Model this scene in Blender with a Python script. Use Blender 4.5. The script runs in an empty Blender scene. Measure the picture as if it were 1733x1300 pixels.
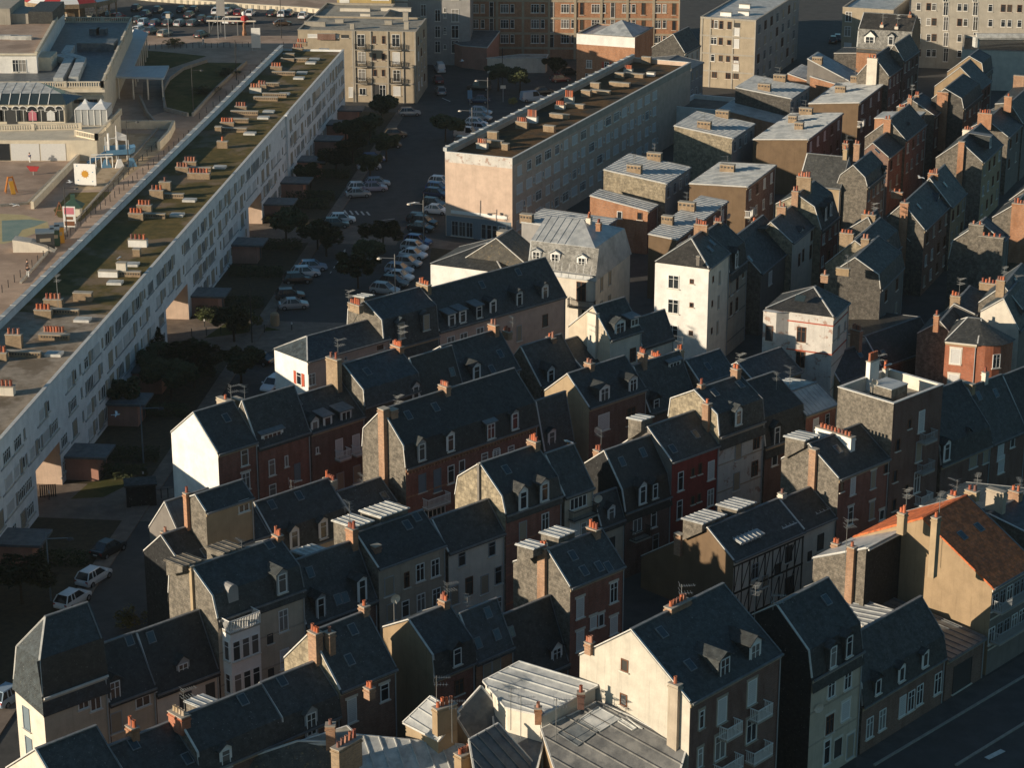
import bpy, math, random
import numpy as np
from mathutils import Vector, Matrix
random.seed(7)
R = math.radians
C = bpy.context.scene.collection
# ------------------------------------------------------------------ survey camera (photo is 1733 x 1300)
F = 3800.0; CX, CY = 866.5, 650.0; H = 90.0
TH = math.atan(1330 / F)
CAM = np.array([0, 0, H])
FW = np.array([0, math.cos(TH), -math.sin(TH)]); UP = np.array([0, math.sin(TH), math.cos(TH)]); RT = np.array([1.0, 0, 0])
SUN_AZ, SUN_EL = 22.0, 12.5
TILE = {}
for _i, _n in enumerate('abcd'):
    for _j, _x in enumerate((0, 400, 800, 1233)):
        TILE[_n + str(_j)] = (_x, (0, 330, 630, 900)[_i], 3.25)
for _i, _o in enumerate([(1109, 30), (1421, 30), (1109, 280), (1421, 280), (1109, 530), (1421, 530), (797, 30), (797, 280)]):
    TILE['e%d' % (_i + 1)] = _o + (5.199,)
for _i, _o in enumerate([(0, 0), (200, 0), (0, 200), (400, 180), (480, 360), (500, 0), (180, 480), (0, 800)]):
    TILE['f%d' % (_i + 1)] = _o + ((5.779,) if _i == 0 else (5.078,))
TILE['p'] = (0, 0, 1.0)

def pt(t, p):
    """survey tile point -> photo pixel"""
    if len(p) > 2 and isinstance(p[2], str): t = p[2]
    ox, oy, s = TILE[t]
    return ox + p[0] / s, oy + p[1] / s

def ray(u, v): return FW + RT * ((u - CX) / F) + UP * ((CY - v) / F)
def gz(u, v, z=0.0):
    d = ray(u, v); return CAM + d * ((z - H) / d[2])
def hit(u, v, P, n):
    d = ray(u, v); return CAM + d * (np.dot(P - CAM, n) / np.dot(d, n))
def axes(ang):
    u = np.array([math.cos(R(ang)), math.sin(R(ang)), 0]); n = np.array([u[1], -u[0], 0]); return u, n  # n: outward (towards viewer) facade normal

# ------------------------------------------------------------------ mesh building
class MB:
    def __init__(s): s.v = []; s.f = []; s.m = []; s.M = None
    def add(s, pts, mi=0):
        b = len(s.v)
        s.v += [tuple(p) for p in pts]; s.f.append(tuple(range(b, b + len(pts)))); s.m.append(mi); return s
    def box(s, x0, y0, z0, x1, y1, z1, mi=0, top=None):
        b = len(s.v)
        s.v += [(x0, y0, z0), (x1, y0, z0), (x1, y1, z0), (x0, y1, z0), (x0, y0, z1), (x1, y0, z1), (x1, y1, z1), (x0, y1, z1)]
        for q in ((0, 3, 2, 1), (4, 5, 6, 7), (0, 1, 5, 4), (1, 2, 6, 5), (2, 3, 7, 6), (3, 0, 4, 7)): s.f.append(tuple(b + i for i in q))
        s.m += [mi, mi if top is None else top] + [mi] * 4; return s
    def hexa(s, p, mi=0):
        """8 points: bottom 4 then top 4"""
        b = len(s.v); s.v += [tuple(q) for q in p]
        for q in ((0, 3, 2, 1), (4, 5, 6, 7), (0, 1, 5, 4), (1, 2, 6, 5), (2, 3, 7, 6), (3, 0, 4, 7)): s.f.append(tuple(b + i for i in q)); s.m.append(mi)
        return s
    def bar(s, a, b, w, h=None, mi=0):
        """square bar between two points"""
        a = Vector(a); b = Vector(b); d = (b - a)
        if d.length < 1e-6: return s
        d.normalize(); h = h or w
        sd = d.cross(Vector((0, 0, 1)))
        if sd.length < 1e-3: sd = Vector((1, 0, 0))
        sd.normalize(); up = sd.cross(d)
        q = []
        for c in (a, b):
            q += [c - sd * w / 2 - up * h / 2, c + sd * w / 2 - up * h / 2, c + sd * w / 2 + up * h / 2, c - sd * w / 2 + up * h / 2]
        return s.hexa(q, mi)
    def tube(s, a, b, r0, r1=None, n=6, mi=0, cap=True):
        a = Vector(a); b = Vector(b); r1 = r0 if r1 is None else r1
        d = (b - a).normalized(); x = d.orthogonal().normalized(); y = d.cross(x)
        k = len(s.v)
        for c, r in ((a, r0), (b, r1)):
            for i in range(n):
                t = 2 * math.pi * i / n; s.v.append(tuple(c + x * (r * math.cos(t)) + y * (r * math.sin(t))))
        for i in range(n):
            j = (i + 1) % n; s.f.append((k + i, k + j, k + n + j, k + n + i)); s.m.append(mi)
        if cap:
            s.f.append(tuple(k + n + i for i in range(n))); s.m.append(mi)
            s.f.append(tuple(k + n - 1 - i for i in range(n))); s.m.append(mi)
        return s
    def lathe(s, c, prof, n=10, mi=0):
        k = len(s.v); m = len(prof)
        for r, z in prof:
            for i in range(n):
                t = 2 * math.pi * i / n; s.v.append((c[0] + r * math.cos(t), c[1] + r * math.sin(t), c[2] + z))
        for a in range(m - 1):
            for i in range(n):
                j = (i + 1) % n; s.f.append((k + a * n + i, k + a * n + j, k + (a + 1) * n + j, k + (a + 1) * n + i)); s.m.append(mi)
        s.f.append(tuple(k + (m - 1) * n + i for i in range(n))); s.m.append(mi)
        return s
    def mesh(s, name, mats):
        me = bpy.data.meshes.new(name); me.from_pydata(s.v, [], s.f)
        for m in mats: me.materials.append(M[m] if isinstance(m, str) else m)
        if len(mats) > 1: me.polygons.foreach_set('material_index', s.m)
        me.update(); return me
    def build(s, name, mats, parent=None, loc=None, rot=None):
        if isinstance(mats, str): mats = [mats]
        return link(name, s.mesh(name, mats), parent, loc, rot)

def link(name, me, parent=None, loc=None, rot=None):
    o = bpy.data.objects.new(name, me); C.objects.link(o)
    if parent is not None: o.parent = parent
    if loc is not None: o.location = loc
    if rot is not None: o.rotation_euler = rot
    return o
def tag(o, label, cat, group=None, kind=None):
    if label: o['label'] = label
    if cat: o['category'] = cat
    if group: o['group'] = group
    if kind: o['kind'] = kind
    return o
def thing(name, label, cat, loc=(0, 0, 0), rz=0.0, group=None):
    o = bpy.data.objects.new(name, None); C.objects.link(o); o.empty_display_size = 0.5
    o.location = loc; o.rotation_euler = (0, 0, rz); return tag(o, label, cat, group)
def structure(name, mb, mats):
    return tag(mb.build(name, mats), None, None, None, 'structure')
def copy_tree(o, parent=None):
    c = o.copy(); C.objects.link(c)
    if parent is not None: c.parent = parent
    for ch in o.children: copy_tree(ch, c)
    return c
# ------------------------------------------------------------------ materials
M = {}
class NT:
    def __init__(s, name):
        s.mat = bpy.data.materials.new(name); s.mat.use_nodes = True; s.t = s.mat.node_tree; s.t.nodes.clear()
        s.out = s.n('ShaderNodeOutputMaterial'); s.b = s.n('ShaderNodeBsdfPrincipled'); s.t.links.new(s.b.outputs[0], s.out.inputs[0])
        s.tc = s.n('ShaderNodeTexCoord')
    def n(s, k, **kw):
        nd = s.t.nodes.new(k)
        for a, v in kw.items(): setattr(nd, a, v)
        return nd
    def l(s, a, b): s.t.links.new(a, b)
    def obj(s): return s.tc.outputs['Object']
    def mapping(s, sc=(1, 1, 1), rot=(0, 0, 0), src=None):
        m = s.n('ShaderNodeMapping'); m.inputs['Scale'].default_value = sc; m.inputs['Rotation'].default_value = rot
        s.l(src or s.obj(), m.inputs['Vector']); return m.outputs[0]
    def noise(s, vec, scale, detail=4, rough=.6):
        n = s.n('ShaderNodeTexNoise'); n.inputs['Scale'].default_value = scale; n.inputs['Detail'].default_value = detail; n.inputs['Roughness'].default_value = rough
        s.l(vec, n.inputs['Vector']); return n.outputs['Fac']
    def ramp(s, fac, stops):
        r = s.n('ShaderNodeValToRGB'); e = r.color_ramp.elements
        while len(e) < len(stops): e.new(0.5)
        for i, (p, c) in enumerate(stops):
            e[i].position = p; e[i].color = (c if len(c) == 4 else tuple(c) + (1,)) if not isinstance(c, (int, float)) else (c, c, c, 1)
        s.l(fac, r.inputs[0]); return r.outputs[0]
    def mix(s, a, b, fac, mode='MIX'):
        m = s.n('ShaderNodeMix', data_type='RGBA', blend_type=mode)
        for sock, v in ((m.inputs[6], a), (m.inputs[7], b), (m.inputs[0], fac)):
            if isinstance(v, (int, float)): sock.default_value = v
            elif isinstance(v, tuple): sock.default_value = v if len(v) == 4 else v + (1,)
            else: s.l(v, sock)
        return m.outputs[2]
    def rand(s):
        return s.n('ShaderNodeObjectInfo').outputs['Random']
    def wallvec(s):
        """(x+y, z) so courses run level on every upright face"""
        sx = s.n('ShaderNodeSeparateXYZ'); s.l(s.obj(), sx.inputs[0])
        ad = s.n('ShaderNodeMath', operation='ADD'); s.l(sx.outputs[0], ad.inputs[0]); s.l(sx.outputs[1], ad.inputs[1])
        cb = s.n('ShaderNodeCombineXYZ'); s.l(ad.outputs[0], cb.inputs[0]); s.l(sx.outputs[2], cb.inputs[1]); return cb.outputs[0]
    def slopevec(s):
        sx = s.n('ShaderNodeSeparateXYZ'); s.l(s.obj(), sx.inputs[0])
        ad = s.n('ShaderNodeMath', operation='MULTIPLY_ADD'); s.l(sx.outputs[1], ad.inputs[0]); ad.inputs[1].default_value = .8; s.l(sx.outputs[2], ad.inputs[2])
        cb = s.n('ShaderNodeCombineXYZ'); s.l(sx.outputs[0], cb.inputs[0]); s.l(ad.outputs[0], cb.inputs[1]); return cb.outputs[0]
    def bricks(s, vec, c1, c2, mo, bw, bh, ms=.012):
        b = s.n('ShaderNodeTexBrick'); b.inputs['Color1'].default_value = c1 + (1,); b.inputs['Color2'].default_value = c2 + (1,); b.inputs['Mortar'].default_value = mo + (1,)
        b.inputs['Scale'].default_value = 1; b.inputs['Brick Width'].default_value = bw; b.inputs['Row Height'].default_value = bh; b.inputs['Mortar Size'].default_value = ms
        s.l(vec, b.inputs['Vector']); return b.outputs['Color'], b.outputs['Fac']
    def bump(s, h, st=.3, dist=.05):
        b = s.n('ShaderNodeBump'); b.inputs['Strength'].default_value = st; b.inputs['Distance'].default_value = dist; s.l(h, b.inputs['Height']); s.l(b.outputs[0], s.b.inputs['Normal'])
    def done(s, name, col, rough=.85, spec=.3, metal=0):
        if isinstance(col, tuple): s.b.inputs['Base Color'].default_value = col if len(col) == 4 else col + (1,)
        else: s.l(col, s.b.inputs['Base Color'])
        if isinstance(rough, (int, float)): s.b.inputs['Roughness'].default_value = rough
        else: s.l(rough, s.b.inputs['Roughness'])
        s.b.inputs['Specular IOR Level'].default_value = spec; s.b.inputs['Metallic'].default_value = metal
        M[name] = s.mat; return s.mat
def sc(c, k): return tuple(min(1, x * k) for x in c)

def m_render(name, c, stain=.35, rough=.92, patch=None):
    t = NT(name); v = t.obj()
    base = t.mix(sc(c, .82), sc(c, 1.08), t.ramp(t.noise(v, .7, 6), [(.3, 0), (.7, 1)]))
    streak = t.noise(t.mapping((2.2, 2.2, .12)), 1.5, 5, .7)
    base = t.mix(base, sc(c, .45), t.ramp(streak, [(.52, 0.0), (.78, stain)]))
    grain = t.noise(v, 9, 3); base = t.mix(base, t.ramp(grain, [(.3, .75), (.7, 1.0)]), .35, 'MULTIPLY')
    if patch: base = t.mix(base, patch, t.ramp(t.noise(v, .9, 5, .65), [(.56, 0), (.62, .9)]))
    t.bump(grain, .15, .03)
    return t.done(name, base, rough, .2)
def m_brick(name, c, dark=.7, mortar=(.3, .26, .22)):
    t = NT(name)
    col, fac = t.bricks(t.wallvec(), sc(c, dark), sc(c, 1.15), mortar, .23, .075, .009)
    col = t.mix(col, sc(c, .5), t.ramp(t.noise(t.mapping((1, 1, .35)), .9, 6, .65), [(.45, 0), (.75, .75)]))
    col = t.mix(col, sc(c, 1.5), t.ramp(t.noise(t.obj(), 2.2, 4), [(.6, 0), (.8, .35)]))
    t.bump(fac, .2, .02)
    return t.done(name, col, .9, .15)
def m_slate(name, c, lichen=(.16, .155, .12), amount=.5, rough=.5, tile=(.24, .16)):
    t = NT(name)
    col, fac = t.bricks(t.wallvec() if 'gable' in name else t.slopevec(), sc(c, .7), sc(c, 1.35), sc(c, .45), tile[0], tile[1], .012)
    col = t.mix(col, sc(c, .55), t.ramp(t.noise(t.obj(), .5, 5), [(.4, 0), (.7, .6)]))
    col = t.mix(col, sc(c, 2.1), t.ramp(t.noise(t.obj(), 1.7, 6, .75), [(.46, 0), (.7, .8)]))
    spots = t.noise(t.obj(), 2.6, 6, .75)
    col = t.mix(col, lichen, t.ramp(spots, [(.57, 0), (.72, amount)]))
    drip = t.noise(t.mapping((3.0, .25, .25)), 1.3, 5, .7)
    col = t.mix(col, sc(lichen, .8), t.ramp(drip, [(.6, 0), (.8, amount * .6)]))
    vo = t.noise(t.obj(), 7, 2, .5); col = t.mix(col, (.42, .42, .4), t.ramp(vo, [(.70, 0), (.74, .55)]))
    col = t.mix(col, t.ramp(t.rand(), [(0, .55), (.5, .85), (1, 1.0)]), .9, 'MULTIPLY') if 'gable' not in name else col
    t.bump(fac, .35, .03)
    return t.done(name, col, t.ramp(t.noise(t.obj(), 3, 3), [(.3, rough * .8), (.7, min(1, rough * 1.4))]), .45)
def m_noise(name, c1, c2, scale=2, rough=.9, spec=.2, lo=.35, hi=.65, c3=None, s3=.6, bump=.15, a3=.9):
    t = NT(name); col = t.mix(c1, c2, t.ramp(t.noise(t.obj(), scale, 6, .65), [(lo, 0), (hi, 1)]))
    if c3: col = t.mix(col, c3, t.ramp(t.noise(t.mapping((1, 1, 1), (.3, .2, .5)), s3, 5, .6), [(.5, 0), (.6, a3)]))
    fine = t.noise(t.obj(), scale * 9, 3); col = t.mix(col, t.ramp(fine, [(.25, .7), (.75, 1)]), .4, 'MULTIPLY')
    if bump: t.bump(fine, bump, .05)
    return t.done(name, col, rough, spec)
def m_flat(name, c, rough=.6, spec=.3, metal=0):
    t = NT(name); col = t.mix(sc(c, .85), sc(c, 1.1), t.noise(t.obj(), 3, 4)); return t.done(name, col, rough, spec, metal)
def m_shades(name, cs, rough=.6, spec=.3, metal=0):
    """each object takes its own shade"""
    t = NT(name); n = len(cs); r = t.ramp(t.rand(), [(i / n, c) for i, c in enumerate(cs)])
    r.node.color_ramp.interpolation = 'CONSTANT'
    col = t.mix(r, t.ramp(t.noise(t.obj(), 4, 4), [(.3, .8), (.7, 1)]), .5, 'MULTIPLY'); return t.done(name, col, rough, spec, metal)

m_render('render_white', (.80, .77, .72), .12); m_render('render_old_white', (.62, .58, .53), .5, patch=(.36, .24, .19))
m_render('render_cream', (.55, .46, .35), .4); m_render('render_stone', (.43, .36, .28), .5); m_render('render_pink', (.58, .41, .33), .3)
m_render('render_peach', (.60, .45, .35), .3); m_render('render_grey', (.36, .34, .32), .5); m_render('render_tan', (.40, .30, .19), .45)
m_render('render_light', (.70, .63, .53), .3); m_render('render_ochre', (.34, .245, .15), .5); m_render('concrete', (.40, .36, .30), .55)
m_render('concrete_warm', (.40, .33, .24), .6); m_render('facade_white', (.86, .85, .83), .3); m_render('render_weather', (.56, .51, .43), .55); m_render('roughcast_brown', (.17, .115, .07), .4)
m_render('casino_cream', (.66, .58, .45), .3); m_render('porch_pink', (.45, .24, .18), .3); m_render('render_dark', (.20, .18, .16), .5)
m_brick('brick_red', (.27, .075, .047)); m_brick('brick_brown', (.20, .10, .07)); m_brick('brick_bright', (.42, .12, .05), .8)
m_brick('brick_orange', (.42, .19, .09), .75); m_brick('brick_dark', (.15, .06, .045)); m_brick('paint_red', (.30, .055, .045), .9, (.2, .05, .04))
m_brick('brick_yellow', (.33, .225, .13), .7); m_brick('chimney_brick', (.38, .21, .12), .7)
m_slate('slate', (.040, .045, .045), rough=.6); m_slate('slate_blue', (.040, .052, .058), amount=.45, rough=.55); m_slate('slate_brown', (.042, .038, .033), amount=.7)
m_slate('slate_moss', (.06, .055, .045), (.30, .20, .08), 1.0); m_slate('slate_old', (.045, .045, .042), (.20, .19, .15), .9)
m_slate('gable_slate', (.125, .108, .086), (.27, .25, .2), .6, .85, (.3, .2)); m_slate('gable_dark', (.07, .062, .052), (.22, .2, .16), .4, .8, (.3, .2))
m_slate('gable_scallop', (.23, .19, .13), (.40, .36, .27), .4, .8, (.5, .4)); m_slate('gable_black', (.012, .012, .012), (.03, .03, .03), .3, .85)  # the black slate also carries shade as colour on some flanks
m_slate('tile_orange', (.50, .12, .035), (.15, .09, .06), .55, .7, (.3, .34)); m_slate('mansard_grey', (.22, .21, .19), (.36, .34, .30), .5, .7)
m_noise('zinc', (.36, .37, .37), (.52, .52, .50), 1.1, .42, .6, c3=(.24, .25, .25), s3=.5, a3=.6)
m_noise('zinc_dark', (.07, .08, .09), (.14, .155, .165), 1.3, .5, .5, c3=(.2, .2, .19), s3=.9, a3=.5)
m_noise('zinc_light', (.42, .42, .40), (.60, .59, .55), 1.3, .55, .4, c3=(.25, .24, .22), s3=.8, a3=.5)
m_noise('roof_felt', (.28, .26, .22), (.40, .37, .31), .8, .9, .2, c3=(.18, .16, .13), s3=.4, a3=.6)
m_noise('gravel', (.27, .22, .165), (.40, .33, .26), 1.2, .95, .1, c3=(.16, .12, .08), s3=.22, a3=.75, bump=.5)
m_noise('moss', (.085, .075, .028), (.17, .12, .045), .5, .95, .1, c3=(.22, .16, .105), s3=.16, a3=.95, bump=.5)
m_noise('rust_moss', (.085, .055, .03), (.16, .09, .04), 1.2, .95, .1, c3=(.05, .048, .04), s3=.18, a3=.9, bump=.4)
m_noise('lead', (.52, .50, .47), (.68, .66, .61), 2, .6, .4); m_noise('lead_dark', (.13, .14, .145), (.22, .22, .22), 2, .55, .4)
m_flat('white_paint', (.78, .76, .72), .5); m_flat('grey_paint', (.35, .36, .36), .5); m_flat('dark_paint', (.05, .05, .05), .5); m_flat('brown_paint', (.16, .07, .035), .5)
m_flat('red_paint', (.42, .09, .05), .5); m_flat('blue_grey_paint', (.16, .20, .23), .5); m_flat('shutter_white', (.62, .61, .59), .6); m_flat('shutter_tan', (.36, .30, .22), .6)
m_flat('timber', (.035, .025, .018), .8); m_flat('iron', (.03, .03, .03), .5); m_flat('metal', (.32, .32, .31), .4, .5, .6); m_flat('rust', (.25, .10, .05), .8)
m_shades('terracotta', [(.46, .13, .06), (.36, .13, .075), (.52, .16, .08), (.28, .09, .06), (.4, .19, .13), (.2, .1, .08)], .8, .2)
m_shades('clay_cream', [(.45, .34, .22), (.5, .4, .3)], .85, .2)
m_flat('terra_part', (.54, .14, .06), .8)
t = NT('glass'); t.b.inputs['Coat Weight'].default_value = .3
t.done('glass', t.ramp(t.rand(), [(0, (.012, .016, .02)), (.6, (.03, .035, .04)), (1, (.07, .065, .055))]), .1, .6)
t = NT('pane_curtain'); t.done('pane_curtain', t.ramp(t.rand(), [(0, (.05, .05, .05)), (.5, (.14, .13, .12)), (1, (.3, .28, .25))]), .2, .5)
m_flat('skylight_glass', (.03, .045, .05), .15, .6)
m_noise('asphalt', (.055, .055, .054), (.085, .083, .08), .5, .9, .25, c3=(.075, .072, .068), s3=.15, a3=.6)
m_noise('asphalt_old', (.08, .075, .07), (.12, .11, .10), .6, .9, .25, c3=(.065, .062, .06), s3=.2, a3=.6)
m_noise('pavement', (.17, .135, .11), (.25, .20, .16), .8, .92, .2, c3=(.12, .1, .085), s3=.2, a3=.6)
m_noise('promenade', (.36, .26, .195), (.47, .345, .26), .35, .92, .2, c3=(.24, .17, .125), s3=.1, a3=.6)
m_noise('kerb', (.28, .26, .23), (.38, .35, .3), 1.5); m_noise('soil', (.05, .04, .025), (.09, .07, .04), 1.5)
m_noise('grass', (.055, .06, .018), (.10, .095, .03), .6, .95, .1, c3=(.15, .12, .05), s3=.25, a3=.5, bump=.5)
m_noise('grass_dry', (.16, .12, .045), (.22, .165, .06), .6, .95, .1, c3=(.09, .085, .03), s3=.2, a3=.8, bump=.5)
m_noise('sand', (.44, .33, .21), (.56, .43, .29), .9, .95, .1, c3=(.36, .26, .16), s3=.3)
m_noise('water', (.14, .18, .21), (.20, .24, .26), .15, .15, .5, bump=.3)
m_noise('road_paint', (.55, .54, .5), (.72, .7, .65), 3, .8)
m_flat('tyre', (.015, .015, .015), .85, .2); m_flat('rim', (.35, .35, .36), .35, .5, .7); m_flat('lamp_white', (.8, .8, .78), .2, .6); m_flat('lamp_red', (.35, .02, .015), .3, .5)
m_flat('skin', (.48, .28, .2), .6); m_flat('bark', (.06, .045, .03), .95, .1)
for nm, a, b in (('leaf', (.030, .040, .012), (.075, .085, .025)), ('leaf_dark', (.026, .036, .014), (.07, .078, .028)), ('leaf_gold', (.13, .12, .03), (.24, .2, .06))):
    t = NT(nm); g = t.n('ShaderNodeNewGeometry'); t.done(nm, t.mix(a, b, g.outputs['Random Per Island']), .7, .25)
m_noise('plaza_yellow', (.42, .34, .17), (.5, .42, .24), .5, .9); m_noise('plaza_teal', (.16, .24, .22), (.24, .3, .26), .5, .9); m_render('render_yellow', (.52, .38, .17), .4)
m_flat('pink_poster', (.5, .16, .2)); m_flat('canvas_white', (.75, .73, .70), .8); m_flat('canvas_red', (.4, .04, .04), .8); m_flat('canvas_orange', (.5, .18, .04)); m_flat('play_blue', (.12, .26, .40), .5)
m_flat('sun_gold', (.55, .27, .03)); m_flat('bin_green', (.03, .07, .05)); m_noise('canopy_metal', (.42, .46, .48), (.5, .54, .56), .5, .5, .4); m_flat('cloth_dark', (.03, .03, .035), .9); m_flat('cloth_white', (.6, .6, .58), .9); m_flat('cloth_blue', (.06, .08, .14), .9); m_flat('hair', (.04, .025, .015), .8); m_flat('gull_white', (.75, .74, .72), .7); m_flat('gull_grey', (.3, .31, .33), .7)
CARC = {'black': (.012, .012, .014), 'dark grey': (.045, .047, .05), 'grey': (.13, .135, .14), 'silver': (.36, .37, .38), 'white': (.72, .72, .72), 'blue': (.03, .10, .28), 'dark blue': (.02, .035, .09), 'red': (.45, .015, .015), 'dark red': (.16, .02, .02), 'brown': (.09, .05, .03), 'beige': (.32, .28, .22), 'green grey': (.10, .13, .12), 'lilac': (.30, .28, .36), 'pale blue': (.30, .38, .46)}
for _n, _c in CARC.items():
    t = NT('car paint ' + _n); t.b.inputs['Coat Weight'].default_value = .6; t.b.inputs['Coat Roughness'].default_value = .08; t.done('car_' + _n, _c, .32, .5, .3 if _n in ('silver', 'grey', 'dark grey') else 0)
m_noise('zinc_worn_shaded', (.10, .10, .10), (.20, .195, .185), .9, .5, .5, c3=(.27, .26, .24), s3=.5, a3=.6)  # darker zinc: shading on the low roof mixed into its worn tone
# ------------------------------------------------------------------ building kit
CACHE = {}
def cached(key, fn):
    if key not in CACHE: CACHE[key] = fn()
    return CACHE[key]
FRAME = dict(w='white_paint', d='brown_paint', s='white_paint', t='grey_paint', n='grey_paint', r='white_paint', o='white_paint', b='blue_grey_paint', k='dark_paint', x='shutter_white', p='white_paint')
PANE = dict(w='glass', d='glass', s='shutter_white', t='shutter_tan', n='glass', r='glass', o='glass', b='blue_grey_paint', k='dark_paint', x='glass', p='pane_curtain')
def win_frame(w, h, kind, sur=None):
    def mk():
        b = MB(); f = .075; W, Hh = w / 2, h / 2
        b.box(-W, -.06, -Hh, -W + f, .02, Hh); b.box(W - f, -.06, -Hh, W, .02, Hh)
        b.box(-W + f, -.058, Hh - f, W - f, .02, Hh); b.box(-W + f, -.058, -Hh, W - f, .02, -Hh + f)
        if kind not in 'stbk':
            k = max(1, round(w / .62))
            for i in range(1, k): x = -W + w * i / k; b.box(x - .035, -.05, -Hh + f, x + .035, .0, Hh - f)
            if h > 1.3 and kind != 'x': b.box(-W + f, -.045, Hh * .38, W - f, .0, Hh * .38 + .04)
        b.box(-W - .12, -.16, -Hh - .09, W + .12, .02, -Hh - .003, 1)
        if sur:
            b.box(-W - .16, -.045, Hh + .003, W + .16, .02, Hh + .22, 1)
            if sur != 'lintel_only':
                b.box(-W - .14, -.03, -Hh - .08, -W - .003, .02, Hh, 1); b.box(W + .003, -.03, -Hh - .08, W + .14, .02, Hh, 1)
        return b.mesh('window_frame', [FRAME[kind], 'render_light' if not sur or sur == 'lintel_only' else sur])
    return cached(('wf', round(w, 2), round(h, 2), kind, sur), mk)
def win_pane(w, h, kind):
    def mk():
        W, Hh = w / 2, h / 2; b = MB()
        if kind in 'st':
            n = max(3, int(h / .16))
            for i in range(n):
                z = -Hh + h * i / n; b.add([(-W, -.03, z), (W, -.03, z), (W, -.045, z + h / n), (-W, -.045, z + h / n)])
        else: b.add([(-W, -.012, -Hh), (W, -.012, -Hh), (W, -.012, Hh), (-W, -.012, Hh)])
        return b.mesh('window_pane', [PANE[kind]])
    return cached(('wp', round(w, 2), round(h, 2), kind), mk)
def window(root, loc, w=1.0, h=1.6, kind='w', sur=None, rz=0.0, pane=True, name='window'):
    if kind == 'w' and random.random() < .3: kind = 'p'
    o = link(name, win_frame(w, h, kind, sur), root, loc, (0, 0, rz))
    if pane: link('pane', win_pane(w, h, kind), o)
    if kind in 'ro':
        me = cached(('sh', kind, round(h, 2)), lambda: MB().box(-.24, -.06, -h / 2, .24, -.02, h / 2).mesh('shutter', ['red_paint' if kind == 'r' else 'shutter_white']))
        for s in (-1, 1): link('shutter', me, root, (Vector(loc) + Matrix.Rotation(rz, 3, 'Z') @ Vector((s * (w / 2 + .27), 0, 0))), (0, 0, rz))
    return o
def pot_mesh(v):
    def mk():
        r = .15; h = (.42, .55, .7)[v % 3]
        return MB().lathe((0, 0, 0), [(r, 0), (r * .82, h * .85), (r * .95, h * .86), (r * .95, h), (r * .6, h), (r * .6, h - .1)], 8).mesh('chimney_pot', ['clay_cream' if v >= 3 else 'terracotta'])
    return cached(('pot', v), mk)
def chimney(root, x, y, zt, zb, wx=.6, wy=1.2, n=3, mat='chimney_brick', pv=None, cap=True, taper=0):
    b = MB(); X, Y = wx / 2, wy / 2
    b.box(x - X, y - Y, zb, x + X, y + Y, zt)
    if cap:
        b.box(x - X - .06, y - Y - .06, zt - .32, x + X + .06, y + Y + .06, zt - .18); b.box(x - X - .05, y - Y - .05, zt + .003, x + X + .05, y + Y + .05, zt + .08, 1)
    if taper: b.box(x - X - .12, y - Y - .14, zb, x + X + .02, y + Y + .14, zb + (zt - zb) * taper)
    o = b.build('chimney', [mat, 'concrete'], root)
    top = zt + (.08 if cap else 0)
    for i in range(n):
        k = (i + .5) / n - .5; v = random.choice((0, 0, 1, 0, 1, 2)) if pv is None else pv
        p = (x, y + k * wy * .88, top) if wy >= wx else (x + k * wx * .88, y, top)
        link('chimney_pot', pot_mesh(v), o, p, (0, 0, random.random() * 3))
    return o
def antenna_mesh(h):
    h = round(h, 1)
    def mk():
        b = MB(); b.tube((0, 0, 0), (0, 0, h), .03, .025, 5)
        for z, l, k, s in ((h - .15, 1.1, 7, .5), (h - .75, .9, 5, .7)):
            b.bar((-.2, 0, z), (l, .0, z), .03)
            for i in range(k):
                xx = -.15 + l * i / (k - 1); b.bar((xx, -s / 2, z + .02), (xx, s / 2, z + .02), .022)
        b.bar((-.2, -.35, h - .4), (-.2, .35, h - .4), .02); b.bar((-.2, -.35, h + .1), (-.2, .35, h + .1), .02)
        return b.mesh('antenna', ['metal'])
    return cached(('ant', h), mk)
def dish_mesh():
    def mk():
        b = MB(); n = 14; c = (0, -.08, 0)
        ring = [(.42 * math.cos(2 * math.pi * i / n), -.22, .45 * math.sin(2 * math.pi * i / n)) for i in range(n)]
        for i in range(n):
            j = (i + 1) % n; b.add([c, ring[i], ring[j]]); b.add([(0, -.04, 0), ring[j], ring[i]])
        b.bar((0, -.1, -.1), (0, -.55, -.25), .03); b.bar((0, 0, 0), (0, .25, -.5), .05); return b.mesh('satellite_dish', ['render_light'])
    return cached('dish', mk)

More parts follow.
